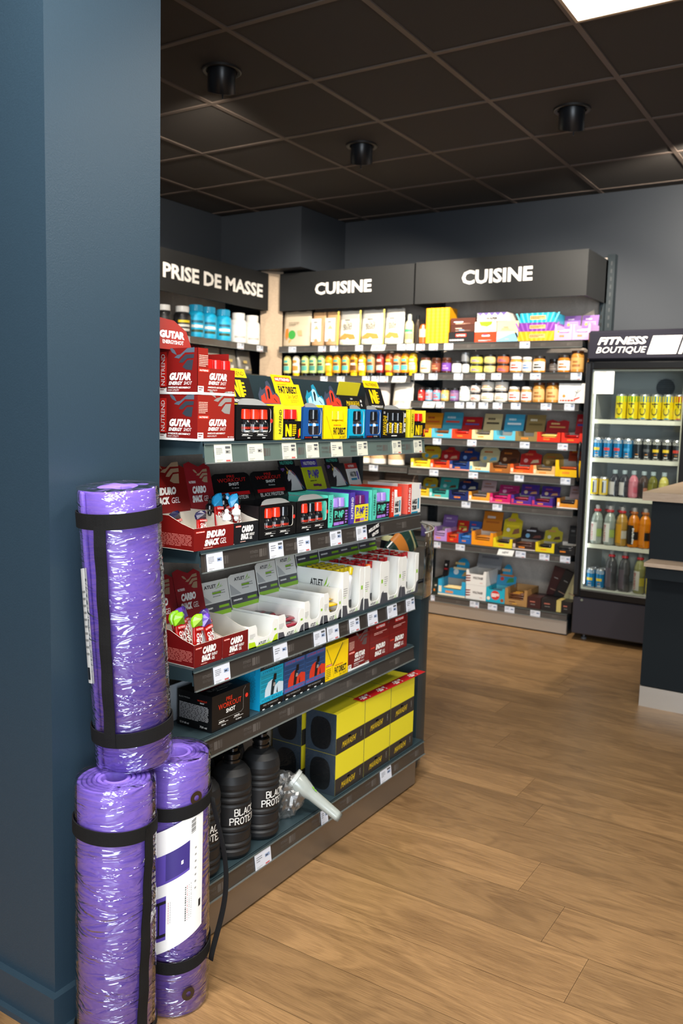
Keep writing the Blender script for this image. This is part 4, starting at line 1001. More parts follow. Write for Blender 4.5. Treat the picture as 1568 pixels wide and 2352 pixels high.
def side_print(f, d, h): f.fine(.006, h*.16, d-.012, h*.55, 9, M('#c06a62', .5), seed=4, fill=.55); f.fine(.006, h*.08, d*.5, h*.06, 1, M('#c06a62', .5), seed=9)
def head_snack(t1, t2, m=RED, carbo=False):
    def hd(mb, w):
        H_ = .15; pts = [(0, 0), (w, 0), (w, H_*.78), (w*.8, H_*.86), (w*.55, H_*.8), (w*.4, H_*.84), (w*.2, H_*.9), (0, H_*.86)]
        mb.prism(pts, 0, .002, m); f = front(mb); wing(f, w*.3, H_*.5, w*.6, M('#b59a7c', .4, .3)); f.text('NUTREND', w*.08, H_*.5, w*.26, H_*.045, WHITE, .02)
        f.text(t1, w*.16, H_*.31, w*.55, H_*.14, WHITE, .07, .25); f.text(t2, w*.1, H_*.15, w*.42, H_*.13, WHITE, .07, .25); f.text('GEL', w*.56, H_*.16, w*.2, H_*.1, WHITE, 0, .25)
    return hd
EN = tray_box(.152, .15, .083, .056, RED, deco_snack('ENDURO', 'SNACK'), head_snack('ENDURO', 'SNACK'), side=side_print)
o = gspawn('enduro', EN, 1.556, Z2, 'open red snack gel tray, nearest tray on the second shelf', 'display tray')
CBK = tray_box(.1, .15, .08, .056, P('#16181c'), deco_snack('CARBO', 'SNACK', 1), head_snack('CARBO', 'SNACK', P('#8c1a22')), side=side_print)
gspawn('carbok', CBK, 1.711, Z2, 'black-fronted snack gel tray beside the red one on the second shelf', 'display tray')
gel_r = random.Random(4)
def gels(kind, mk, spots, label, grp, z, gx=GF):
    for (a, y, tilt, lean, rz) in spots:
        spawn('gel_'+kind, mk, (gx-y, a, z+.004), label, 'sachet', grp, rot=(radians(lean), radians(tilt), GR+radians(rz)))
GBLU = gel(.034, .125, G('#1d8fc8'), REDG, ('CARBO', 'SNACK')); GGRN = gel(.036, .125, G('#8fd01c'), REDG, ('CARBO', 'SNACK')); GPUR = gel(.036, .125, G('#6a45b8'), REDG, ('CARBO', 'SNACK')); GNAV = gel(.036, .085, G('#1a1a40'), REDG, ('ENDURO', 'SNACK')); GBK = gel(.036, .125, G('#8fd01c'), REDG, ('', ''), back=True)
gels('blu', GBLU, [(1.715, .05, 4, -10, 0), (1.745, .06, 0, -14, 0), (1.775, .035, -8, -6, 6), (1.79, .06, -12, -10, -4)], 'red gel sachet with blue top in the black-fronted tray', 'blue-topped gel sachets', Z2)
gels('nav', GNAV, [(1.655, .06, 3, -8, 0), (1.62, .1, -6, -14, 0)], 'red gel sachet with navy top in the second shelf red tray', 'navy-topped gel sachets', Z2)
def b_knob(m, r):
    def b(): mb = MB(); mb.lathe([(r*.3, 0), (r*.55, .006), (r*.5, .012), (r, .018), (r*.95, .028), (r*.4, .034), (r*.5, .042), (r*.2, .046)], m, seg=14); return mb.build('spout_cap')
    return b
for i, (a, y, z, k) in enumerate([(1.715, .03, .085, 0), (1.742, .02, .098, 0), (1.70, .075, .11, 1), (1.725, .085, .115, 1), (1.75, .07, .12, 1), (1.77, .08, .115, 1), (1.79, .06, .12, 1)]):
    mk = (G('#f0f0f0'), G('#121216'))[k]
    lab = ('white spout cap on a pouch between the gel trays', 'black spout cap on a pouch above the gel sachets')[k]
    gspawn('knob%d' % k, b_knob(mk, .012), a, Z2, lab, 'cap', ('white spout caps', 'black spout caps')[k], gx=GF-y, dz=z-.04)
def spout_pouch():
    mb = MB(); vs = []; n = 8
    for z, ww, tt in ((0, .9, .3), (.02, 1, 1), (.06, .95, .8), (.078, .3, .3)):
        for i in range(n): a = 2*pi*i/n; vs.append((.018*ww*cos(a), .007*tt*sin(a), z))
    mb.add(vs, [(j*n+i, j*n+(i+1) % n, (j+1)*n+(i+1) % n, (j+1)*n+i) for j in range(3) for i in range(n)]+[tuple(reversed(range(n))), tuple(range(3*n, 4*n))], REDG, True); return mb.build('spout_pouch')
PRE2 = window_display(.18, .15, .092, BLACK, (.024, .165, .027, .085), .008, deco_pre, head_pre, flap=.018)
for i, y_ in enumerate((1.815, 1.988)):
    gspawn('pre2', PRE2 if True else 0, y_-.0, Z2, 'black shot display with %s, %s on the second shelf' % (('raised header', 'nearer one'), ('raised header', 'farther one'))[i], 'display box').scale = (.94, 1, 1)
    lab = 'red-capped shot bottle in the %s second-shelf black display' % ('nearer', 'farther')[i]
    bottles('pre', y_, Z2, (.058, .134) if i else (.058, .096), (.019, .056), lab); bottles('prek', y_, Z2, (.096,) if i else (.134,), (.019, .056), lab.replace('red', 'black'))
    set_group(lab, 'red-capped shots, %s display' % ('nearer', 'farther')[i]); set_group(lab.replace('red', 'black'), 'black-capped shots, %s display' % ('nearer', 'farther')[i])
def deco_pump(c1, c2):
    def dd(f, w, h): f.text('P', w*.1, h*.5, w*.17, h*.38, c1, .03); f.text('U', w*.27, h*.52, w*.12, h*.32, c1, .02); f.text('M', w*.4, h*.46, w*.17, h*.4, c1, .03); f.text('P', w*.57, h*.5, w*.14, h*.38, c1, .02); f.fine(w*.12, h*.36, w*.6, h*.05, 1, c1, seed=2); f.rect(w*.06, h*.08, w*.34, h*.17, c2); f.rect(w*.42, h*.1, w*.28, h*.15, LIL); f.fine(w*.79, h*.1, w*.15, h*.78, 5, LIL if c2 == LIL else PURP, seed=3, fill=.6)
    return dd
def unicorn(mb, w):
    mb.box(0, w, 0, .002, 0, .085, P('#17151c')); mb.box(w*.05, w*.8, 0, .002, .085, .108, P('#17151c')); f = front(mb); f.text('NUTREND', w*.12, .091, w*.6, .011, MINT, .02)
    f.poly([(w*.3, .005), (w*.85, .005), (w*.8, .03), (w*.68, .05), (w*.55, .062), (w*.48, .073), (w*.4, .07), (w*.37, .062), (w*.28, .045), (w*.3, .036), (w*.37, .038), (w*.44, .044), (w*.4, .025)], P('#d8d6d2'))
    f.poly([(w*.4, .068), (w*.44, .07), (w*.3, .088)], P('#c8a060'), 2); f.disc(w*.43, .058, .0018, BLACK, 3)
    for k, c in enumerate(('#d84a3a', '#e88a2a', '#4ab0c8', '#3a6ac0')): f.line([(w*(.5+.02*k), .071-.001*k), (w*(.62+.03*k), .062-.004*k), (w*(.74+.03*k), .042-.006*k), (w*(.84+.03*k), .02-.004*k)], .0035, P(c), 2)
    f.poly([(w*.3, .058), (w*.37, .066), (w*.33, .07)], YEL2, 2); f.fine(w*.08, .068, w*.16, .012, 3, LIL, seed=4)
def head_pump(mb, w):
    mb.box(0, w, 0, .002, 0, .078, LIME); mb.box(w*.06, w*.82, 0, .002, .078, .104, PURP); f = front(mb); f.text('NUTREND', w*.14, .085, w*.6, .012, WHITE, .03)
    f.text('P', w*.24, .04, w*.14, .028, PURP, .05); f.text('U', w*.4, .045, w*.1, .022, PURP, .04); f.text('M', w*.52, .038, w*.15, .03, PURP, .05); f.text('P', w*.68, .042, w*.12, .026, PURP, .04); f.fine(w*.26, .028, w*.5, .006, 1, INK, seed=2); f.rect(w*.36, .012, w*.26, .008, P('#5a1a50')); f.rect(w*.62, .01, w*.14, .008, P('#5a1a50'))
def side_pl(f, d, h): f.fine(.02, h*.88, d-.04, h*.06, 1, GREYC, seed=3)
PM = pocket_display(.115, .165, .1, MINT, P('#1c1c20'), .027, .056, 'NUTREND', INK, deco_pump(MINT, LIL), unicorn, side=side_pl)
PP = pocket_display(.115, .165, .1, PURP, YEL, .03, .058, 'NUTREND', WHITE, deco_pump(PURP, P('#7a1f55')), head_pump, side=side_pl)
for k, b_, y_, lab, kind, bl in (('pm', PM, 2.152, 'mint-sided black display, nearer of two on the second shelf', 'pumpm', 'lilac-capped shot bottle in the nearer mint display'), ('pp', PP, 2.275, 'purple-sided yellow display between the two mint ones', 'pumpp', 'dark purple shot bottle in the purple-sided display'), ('pm', PM, 2.415, 'mint-sided black display, farther of two on the second shelf', 'pumpm', 'lilac-capped shot bottle in the farther mint display')):
    gspawn(k, b_, y_, Z2, lab, 'display box'); bottles(kind, y_, Z2, (.06, .0955), (.0205, .056), bl); set_group(bl, bl.replace('shot bottle', 'shots'))
AR = P('#d9331c'); AW = P('#e2e0da')
def deco_aakg(f, w, h): f.text('AAKG', w*.1, h*.5, w*.52, h*.3, INK, .06); f.text('7500', w*.1, h*.17, w*.5, h*.28, INK, .06); f.rect(w*.7, h*.22, w*.16, h*.6, P('#1b87a8')); f.rect(w*.05, 0, w*.7, h*.09, P('#1b87a8'))
def head_aakg(mb, w): mb.box(0, w, 0, .002, 0, .06, AW); mb.box(0, w, 0, .002, .06, .08, P('#b01812')); f = front(mb); f.text('NUTREND', w*.22, .065, w*.5, .009, WHITE, .02); f.text('AAKG 7500', w*.2, .03, w*.55, .02, INK, .05); f.rect(w*.22, .018, w*.5, .008, P('#1b87a8')); f.rect(w*.8, .02, w*.12, .03, PURP)
AK = pocket_display(.076, .165, .102, AR, AW, .024, .066, 'NUTREND', WHITE, deco_aakg, head_aakg, notch=False, side=side_pl)
gspawn('ak', AK, 2.538, Z2, 'red and white display with raised header near the shelf end', 'display box')
bottles('aakg', 2.538, Z2, (.053,), (.021, .056), 'white shot bottle in the red and white display'); set_group('white shot bottle in the red and white display', 'white shots in the red display')
def b_ak2():
    mb = MB(); w, d, h = .1, .165, .106; mb.box(0, w, 0, d, 0, h, AW); left(mb, 0, d).rect(d*.75, 0, d*.25, h, P('#d8594a')); f = front(mb); f.rect(0, 0, w*.28, h, AR); f.text('NUTREND', w*.07, h*.08, w*.14, h*.8, WHITE, .02, rot=90, l=3)
    g_ = F(mb, (w*.28, 0, 0), (1, 0, 0), (0, 0, 1)); deco_aakg(g_, w*.7, h*.6); f.rect(w*.9, h*.8, w*.07, h*.16, PURP); top(mb, 0, 0, h).fine(w*.2, d*.1, w*.6, d*.6, 6, GREYC, seed=2); return mb.build('supplement_carton')
gspawn('ak2', b_ak2, 2.66, Z2, 'closed red and white carton at the far end of the second shelf', 'carton')

# ================================================================ third shelf
CB = tray_box(.105, .15, .085, .058, REDD, deco_snack('CARBO', 'SNACK', 1), head_snack('CARBO', 'SNACK', P('#8c1a22')), side=side_print)
gspawn('cb', CB, 1.561, Z3, 'dark red gel tray with green-topped sachets, nearest on the third shelf', 'display tray')
gspawn('cb', CB, 1.669, Z3, 'dark red gel tray, second one on the third shelf', 'display tray')
gels('grn', GGRN, [(1.596, .02, 3, -4, 0), (1.588, .06, 0, -10, 0), (1.61, .08, -6, -12, 4)], 'red gel sachet with lime green top in the nearest third-shelf tray', 'lime-topped gel sachets', Z3)
gels('pur', GPUR, [(1.655, .015, -14, -6, 0), (1.69, .045, -12, -10, 4), (1.64, .09, -6, -14, 0), (1.67, .1, -10, -16, 0)], 'red gel sachet with purple top leaning in the third-shelf trays', 'purple-topped gel sachets', Z3)
gels('bk', GBK, [(1.63, .02, -12, -8, 0)], 'gel sachet turned showing its pale printed back', 'turned gel sachet', Z3)
def atlet(f, x, y, w, h, m=INK): f.text('ATLET', x, y, w*.66, h*.62, m, .03); f.poly([(x+w*.68, y-h*.05), (x+w*.9, y+h*.95), (x+w*.84, y+h*.3)], GRN); f.poly([(x+w*.86, y+h*.1), (x+w, y+h*.5), (x+w*.9, y+h*.05)], GRN); f.line([(x+w*.62, y-h*.2), (x+w*1.02, y+h*.08)], h*.08, GRN)
AWH = P('#e9e9e4')
def atlet_box(w, d, h, lown, low=DGR, head=True, bar=True, side_logo=False, green=False):
    # open white tray with a U notch in its front
    def b():
        t = empty('display_tray', (0, 0, 0)); q = .0016; mb = MB()
        mb.box(0, w, 0, d, 0, q, AWH); mb.box(0, q, q, d, q, h, AWH); mb.box(w-q, w, q, d, q, h, AWH); mb.box(q, w-q, d-q, d, q, h, AWH)
        a0, a1, b0 = w*.28, w*.8, h*lown; n = 6; r_ = min(.02, w*.16); e = h-.004
        pts = [(0, 0), (w, 0), (w, h), (a1+.006, h), (a1, h-.01)]
        pts += [(a1-r_+r_*cos(-i*pi/2/n), b0+r_-r_*sin(i*pi/2/n)) for i in range(n+1)]
        pts += [(a0+r_-r_*sin(i*pi/2/n), b0+r_-r_*cos(i*pi/2/n)) for i in range(n+1)]
        pts += [(a0, h-.01), (a0-.006, h), (0, h)]
        # split in three convex-ish pieces so the notch stays open
        mb.prism([(0, 0), (a0, 0)]+[p for p in pts if p[0] <= a0+1e-6 and p[1] > 0 and p[1] >= b0+r_-1e-6 and p[0] > 0]+[(0, h)], -.0002, q, AWH)
        mb.prism([(a1, 0), (w, 0), (w, h), (a1+.006, h), (a1, h-.01), (a1, b0+r_)], -.0002, q, AWH)
        mb.prism([(a0, 0), (a1, 0), (a1, b0+r_)]+[(a1-r_+r_*cos(i*pi/2/n), b0+r_-r_*sin(i*pi/2/n)) for i in range(1, n+1)]+[(a0+r_-r_*sin(i*pi/2/n), b0+r_-r_*cos(i*pi/2/n)) for i in range(n+1)], -.0002, q, AWH)
        f = front(mb, 0, -.0003, 0); lh = h*.26 if h < .1 else h*.24
        f.poly([(0, 0), (w*.26, 0), (w*.2, lh), (0, lh*1.1)], low); f.poly([(w*.8, 0), (w, 0), (w, lh*1.3), (w*.9, lh*1.1)], low); f.rect(0, 0, w, h*.045, low)
        atlet(f, w*.32, h*.06, w*.42, b0*.62); f.fine(w*.03, h*.45, w*.18, h*.2, 4, GREYC, seed=3, fill=.35); f.rect(w*.05, h*.42, w*.1, h*.012, GRN); f.rect(w*.87, h*.5, w*.08, h*.09, GRN)
        if side_logo: atlet(left(mb, 0, d), d*.3, h*.62, d*.42, h*.26)
        mb.build('carton', t)
        if head:
            mb = MB(); H_ = .1; mb.prism([(0, 0), (w, 0), (w, H_), (w*.1, H_), (0, H_*.93)], 0, .002, AWH); f = front(mb); f.rect(0, 0, w, .012, GRN); f.rect(0, .012, w, .024, DGR); f.rect(w*.6, .02, w*.34, .007, GRN, 2); f.fine(w*.08, .02, w*.5, .007, 1, WHITE, l=2, seed=3, fill=.7)
            atlet(f, w*.2, H_*.8, w*.6, .016); f.fine(w*.45, .052, w*.42, .02, 3, GREYC, seed=4, fill=.4); f.rect(w*.44, .062, w*.3, .005, GRN); f.poly([(w*.02, .04), (w*.4, .04), (w*.02, .075)], P('#b9bcbc'))
            o = mb.build('header_card', t, (0, d-.003, h-.005)); o.rotation_euler = (radians(-12), 0, 0)
        return t
    return b
def b_atg():
    t = atlet_box(.13, .17, .062, .34, low=P('#b4d41c'))(); return t
gspawn('atg', b_atg, 1.777, Z3, 'white tray with lime green base beside the dark red gel trays', 'display tray')
AT2 = atlet_box(.125, .17, .068, .34, side_logo=True)
gspawn('at2', AT2, 1.91, Z3, 'white low tray with grey corners, second white tray on the shelf', 'display tray')
AT3 = atlet_box(.1, .17, .086, .3); gspawn('at3', AT3, 2.038, Z3, 'white tray with tall notch, third white tray on the shelf', 'display tray')
AT4 = atlet_box(.1, .17, .094, .3); gspawn('at4', AT4, 2.141, Z3, 'white tray holding yellow sachets, fourth white tray on the shelf', 'display tray')
AT5 = atlet_box(.127, .18, .145, .13, side_logo=True, head=True)
for i, y_ in enumerate((2.248, 2.381, 2.508, 2.636)):
    gspawn('at5', AT5, y_, Z3, 'tall white tube box, %s of the four on the third shelf' % ('nearest', 'second', 'third', 'farthest')[i], 'display tray')
def bar(w, l, th, m, mt=None, bent=0):
    def b():
        mb = MB(); n = 8; vs = []
        for i, (x, s) in enumerate([(0, .1), (.06, .15), (.1, .85), (.3, 1), (.7, 1), (.9, .85), (.94, .15), (1, .1)]):
            X = (x-.5)*l
            for k in range(8): a = 2*pi*k/8; vs.append((X, w/2*cos(a)*(1 if .08 < x < .92 else 1.06), th/2+th/2*s*sin(a)))
        mb.add(vs, [(i*8+k, (i+1)*8+k, (i+1)*8+(k+1) % 8, i*8+(k+1) % 8) for i in range(7) for k in range(8)]+[tuple(range(8)), tuple(reversed(range(56, 64)))], m, True)
        if mt: mb.box(-l*.25, l*.2, -w*.3, w*.3, th*.99, th*1.03, mt)
        return mb.build('snack_bar')
    return b
MAR = bar(.035, .11, .014, G('#8c2334'), M('#6d6f70', .4)); 
for i in range(8):
    a = 1.96+(.03 if i % 2 else 0)*0+.012*(i % 3); spawn('mar', MAR, (GF-.03-.017*i, a+.02, Z3+.004+.012*(1+(i % 2))), 'dark red energy bar lying in the second low white tray', 'snack bar', 'dark red bars in the white tray', rotz=radians(85+6*(i % 3)))
YB = bar(.04, .09, .012, G('#d9b21c'))
for i in range(5): spawn('yb', YB, (GF-.03-.02*(i % 3), 2.195, Z3+.004+.012*i), 'yellow sachet lying in the fourth white tray', 'sachet', 'yellow sachets in the white tray', rotz=radians(80+9*(i % 3)))
SB = bar(.045, .09, .01, M('#9a9c9e', .3, .3))
for i in range(4): spawn('sb', SB, (GF-.05-.02*i, 2.09, Z3+.006+.011*i), 'silver sachet lying in the third white tray', 'sachet', 'silver sachets in the white tray', rotz=radians(85+6*(i % 3)))
def b_tube(cap):
    def b():
        t = empty('gel_tube', (0, 0, 0)); mb = MB(); n = 12; vs = []
        for z, rx, ry in ((0, .012, .001), (.012, .012, .002), (.05, .011, .008), (.11, .0105, .0105), (.118, .006, .006)):
            for i in range(n): a = 2*pi*i/n; vs.append((rx*cos(a), ry*sin(a), z))
        mb.add(vs, [(j*n+i, j*n+(i+1) % n, (j+1)*n+(i+1) % n, (j+1)*n+i) for j in range(4) for i in range(n)]+[tuple(reversed(range(n)))], G('#dfe2e6'), True)
        mb.box(-.0105, .0105, -.006, -.004, .004, .03, P('#232428')); mb.build('tube', t)
        mb = MB(); mb.lathe([(.0085, .118), (.009, .12), (.0095, .14), (.008, .142)], cap, seg=12); mb.build('cap', t); return t
    return b
TY, TR, TO = b_tube(G('#d8c01c')), b_tube(G('#a81820')), b_tube(G('#e8641c'))
for bi, (y_, kind, mk, cname) in enumerate(((2.248, 'ty', TY, 'yellow'), (2.381, 'tr', TR, 'red'), (2.508, 'tr', TR, 'red'), (2.636, 'tr', TR, 'dark red'))):
    lab = '%s-capped gel tube in the %s tall white box' % (cname, ('nearest', 'second', 'third', 'farthest')[bi])
    for j, yy in enumerate((.045, .072, .098, .124, .15)):
        for x in (.03, .056, .083, .106):
            if (j*7+int(x*1000)+bi) % 4 == 0 and bi: continue
            gspawn(kind, mk, y_+x, Z3, lab, 'tube', '%s-capped tubes, %s box' % (cname, ('nearest', 'second', 'third', 'farthest')[bi]), gx=GF-yy, dz=.004)
spawn('ty', TY, (GF-.02, 2.29, Z3+.012), 'yellow-capped tube leaning in the front notch of its box', 'tube', rot=(0, radians(14), GR))
spawn('to', TO, (GF-.018, 2.43, Z3+.004), 'orange-capped white tube standing in the second box notch', 'tube', rotz=GR)

# ================================================================ fourth shelf: closed cartons
def b_prebox():
    mb = MB(); w, d, h = .155, .12, .096; mb.box(0, w, 0, d, 0, h, BLACK); f = front(mb)
    f.text('PRE', w*.36, h*.74, w*.16, h*.11, ORR, 0); f.text('WORKOUT', w*.16, h*.56, w*.6, h*.15, ORR, 0); f.text('SHOT', w*.36, h*.4, w*.24, h*.12, WHITE, .03)
    f.line([(w*.16, h*.27), (w*.76, h*.27), (w*.82, h*.33), (w*.82, h*.86), (w*.88, h*.96)], .0008, GREYC); f.disc(w*.91, h*.68, .006, P('#e03224'))
    for x in (.16, .56): f.rect(w*x, h*.17, w*.26, .0008, WHITE); f.fine(w*(x+.02), h*.19, w*.22, h*.035, 1, WHITE, seed=2, fill=.8)
    f.text('720 ml', w*.24, h*.08, w*.11, h*.045, WHITE, .02); f.text('12 shots', w*.62, h*.08, w*.15, h*.045, WHITE, .02)
    f = left(mb, 0, d); serif(f, 'BLACK PROTEIN', d*.05, h*.8, d*.32, h*.035, GREYC); f.text('WORKOUT', d*.58, h*.79, d*.28, h*.05, ORR, 0); f.text('SHOT', d*.66, h*.735, d*.12, h*.035, WHITE, .02)
    f.fine(d*.06, h*.22, d*.84, h*.46, 14, M('#b8b8b8', .5), seed=6, fill=.55); f.text('12 X 60 ml', d*.08, h*.07, d*.26, h*.055, WHITE, .02); f.text('720 ml', d*.66, h*.07, d*.2, h*.055, WHITE, .02)
    f = top(mb, 0, 0, h); f.rect(w*.1, d*.42, w*.75, d*.13, P('#a8101c')); serif(f, 'BLACK PROTEIN', w*.18, d*.26, w*.6, d*.1, GREYC); f.fine(w*.3, d*.18, w*.45, d*.04, 1, GREYC, seed=2)
    return mb.build('shot_carton')
gspawn('prebox', b_prebox, 1.628, Z4, 'closed black shot carton with orange-red lettering, nearest on the fourth shelf', 'carton', gx=GF+.002)
def diver_carton(bg, sea, body, lt, dk, nm):
    def b():
        mb = MB(); w, d, h = .108, .155, .132; mb.box(0, w, 0, d, 0, h, bg); f = front(mb); f.rect(0, 0, w, h, sea, .4)
        f.rect(0, h*.86, w, h*.14, dk); f.text('PRE WORKOUT', w*.16, h*.9, w*.66, h*.04, GREYC, 0, rot=180); f.rect(w*.04, h*.76, w*.92, h*.1, lt); f.text('HYPE BEAST', w*.08, h*.785, w*.84, h*.05, nm, 0, rot=180, l=2)
        for k in range(12): f.rect(w*.04, h*(.36+.032*k), w*.9, h*.006, lt if k % 3 == 0 else dk, 1)
        f.poly([(w*.0, h*.2), (w*.2, h*.26), (w*.22, h*.42), (w*.34, h*.56), (w*.5, h*.6), (w*.62, h*.56), (w*.66, h*.44), (w*.8, h*.5), (w, h*.46), (w, h*.2)], body, 2)
        f.poly([(w*.44, h*.24), (w*.56, h*.24), (w*.64, h*.5), (w*.62, h*.6), (w*.5, h*.58)], dk, 3); f.poly([(w*.55, h*.58), (w*.68, h*.56), (w*.7, h*.7), (w*.58, h*.71)], BLACK, 4); f.poly([(w*.54, h*.44), (w*.64, h*.43), (w*.66, h*.5), (w*.57, h*.52)], SIL, 4); f.poly([(w*.7, h*.28), (w*.76, h*.26), (w*.74, h*.42)], dk, 3)
        f.rect(w*.02, h*.15, w*.96, h*.11, lt, 4); f.text('HYPE BEAST', w*.08, h*.175, w*.84, h*.055, nm, 0, l=5); f.rect(0, 0, w, h*.14, BLACK, 4); f.text('PRE WORKOUT', w*.14, h*.075, w*.64, h*.035, GREYC, .01, l=5)
        for x in (.1, .45, .78): f.rect(w*x, 0, w*.1, h*.022, WHITE, 5)
        f = left(mb, 0, d); f.fine(d*.2, h*.12, d*.7, h*.76, 22, M('#0a6f94', .5), seed=3, fill=.6); f.text('S', d*.62, h*.3, d*.14, h*.3, INK, .02)
        return mb.build('shot_carton')
    return b
DC = diver_carton(P('#0a8cb8'), P('#1298b4'), P('#c8dce8'), CYAN, P('#10262e'), P('#0b566c')); DR_ = diver_carton(P('#152a4a'), P('#27497a'), P('#d03620'), P('#3a62a0'), P('#14161e'), P('#b8305a'))
gspawn('dc', DC, 1.83, Z4, 'bright cyan closed carton with a pale diver picture', 'carton')
gspawn('dr', DR_, 1.94, Z4, 'dark blue carton with red diver, touching the cyan one', 'carton'); gspawn('dr', DR_, 2.049, Z4, 'dark blue carton with red diver, touching the yellow one', 'carton')
def b_fatbox():
    mb = MB(); w, d, h = .132, .15, .112; mb.box(0, w, 0, d, 0, h, YEL2); f = front(mb); f.line([(w*.05, h*.92), (w*.28, h*.45)], .002, INK); f.line([(w*.75, h*.95), (w*.32, h*.38)], .004, INK); f.line([(w*.84, h*.97), (w*.34, h*.38)], .0006, INK); f.line([(w*.28, h*.4), (w*.38, h*.05)], .0007, INK)
    f.rect(w*.03, h*.4, w*.26, h*.06, P('#d2401c')); f.text('NUTREND', w*.05, h*.415, w*.22, h*.03, WHITE, .02, l=2); f.fine(w*.04, h*.05, w*.2, h*.3, 6, INK, seed=4, fill=.35); f.fine(w*.42, h*.33, w*.5, h*.04, 1, P('#d8761a'), seed=1, fill=.8); f.text('FAT DIRECT', w*.4, h*.12, w*.53, h*.19, INK, .04); f.text('2in1 SHOT', w*.62, h*.03, w*.32, h*.07, INK, 0)
    return mb.build('shot_carton')
gspawn('fatbox', b_fatbox, 2.158, Z4, 'closed bright yellow carton between blue and red cartons', 'carton')
def b_gutbox():
    mb = MB(); w, d, h = .133, .15, .112; mb.box(0, w, 0, d, 0, h, RED); f = front(mb); red_front(f, w, h); wing(f, .042, h*.62, .08, P('#5a4a4a')); top(mb, 0, 0, h).text('GUTAR', w*.2, d*.3, w*.6, d*.2, WHITE, .05, .2); return mb.build('shot_carton')
gspawn('gutbox', b_gutbox, 2.292, Z4, 'closed dark red shot carton right of the yellow carton', 'carton')
def b_endbox():
    mb = MB(); w, d, h = .13, .15, .142; mb.box(0, w, 0, d, 0, h, RED); f = front(mb); f.rect(w*.28, h*.74, w*.5, h*.1, P('#d21c18')); f.text('NUTREND', w*.31, h*.76, w*.44, h*.055, WHITE, .03, l=2); f.fine(w*.2, h*.6, w*.66, h*.07, 2, M('#d8a8a0', .5), seed=2, fill=.5)
    f.text('ENDURO', w*.3, h*.24, w*.5, h*.13, WHITE, .07, .25); f.text('SNACK', w*.26, h*.08, w*.36, h*.12, WHITE, .07, .25); f.text('GEL', w*.64, h*.09, w*.16, h*.09, WHITE, 0, .25); f.rect(w*.05, h*.3, w*.2, h*.035, P('#d23a28')); f.rect(0, h*.46, w, .0006, P('#c03028')); f.poly([(w*.9, h*.78), (w, h*.8), (w, h*.86)], DGR)
    return mb.build('shot_carton')
gspawn('endbox', b_endbox, 2.428, Z4, 'tall dark red gel carton, nearer of the last two', 'carton'); gspawn('endbox', b_endbox, 2.562, Z4, 'tall dark red gel carton at the far end of the fourth shelf', 'carton')
def b_panel(): mb = MB(); mb.box(0, .3, 0, .004, 0, .1, M('#c9d0d6', .4)); return mb.build('white_board')
gspawn('wb', b_panel, 1.60, Z4, 'thin white board standing behind the nearest black carton', 'board', gx=GF-.14, rz=0)

# ================================================================ base shelf
def b_jug():
    t = empty('water_jug', (0, 0, 0)); J = M('#17181a', .5, bump=.05, bs=300); mb = MB(); R = .0575
    prof = [(.030, 0), (.050, .002), (R*.98, .012), (R*.99, .024), (R*.93, .029), (R*.93, .032), (R, .037), (R, .043), (R*.94, .048), (R*.96, .052), (R*.96, .074), (R*.93, .078), (R*.99, .083), (R*.99, .089), (R*.94, .094), (R*.97, .1), (R*.97, .152), (R*.93, .157), (R*.93, .16), (R*.99, .165), (R*.99, .171), (R*.94, .176), (R*.94, .179), (R*.99, .184), (R*.99, .19), (R*.95, .195), (R*.975, .203), (R*.98, .215), (R*.9, .236), (R*.7, .252), (R*.42, .26), (.019, .264), (.019, .27)]
    mb.lathe(prof, J, seg=36)
    f = None
    def wt(s, z, w_, h_):
        class W:      # wraps flat strokes round the jug
            k = 1
            def poly(self, pts, m, l=1): mb.add([((R+.0006)*cos(FA+x/R), (R+.0006)*sin(FA+x/R), z) for x, z in pts], [tuple(range(len(pts)))], m)
            def rect(self, x, y, w, h, m, l=1): self.poly([(x, y), (x+w, y), (x+w, y+h), (x, y+h)], m)
            line = F.line
        serif(W(), s, -w_/2+.012, z, w_, h_, WHITE)
    wt('BLACK', .128, .068, .019); wt('PROTEIN', .103, .094, .019)
    mb.build('jug', t)
    K = M('#0e0f10', .25, coat=.4); mb = MB(); mb.lathe([(.0235, .262), (.025, .264), (.025, .271), (.021, .273), (.021, .279), (.025, .281), (.025, .289), (.0225, .291)], K, seg=24)
    mb.build('screw_cap', t)
    mb = MB(); mb.lathe([(.012, .291), (.014, .293), (.0135, .301), (.008, .304)], K, cx=.004, seg=16); mb.tube([(-.018, 0, .292), (-.014, 0, .302), (0, 0, .308), (.012, 0, .306), (.02, 0, .300)], .0055, K, 8, ry=.0035); mb.build('spout_lid', t)
    return t
JG = -1.465
for i, (x, y, lab) in enumerate([(-1.463, 1.905, 'black ribbed water jug standing beside the clear shaker bag'), (-1.462, 1.772, 'black ribbed water jug in the middle of the front row'), (-1.463, 1.642, 'black ribbed water jug half hidden behind the labelled mat'), (-1.59, 1.90, 'black ribbed water jug in the back row behind the others'), (-1.595, 1.77, 'black ribbed water jug at the back left in shadow')]):
    spawn('jug', b_jug, (x, y, ZB+.001), lab, 'water jug', rotz=radians((78, 72, 66, 80, 90)[i]))
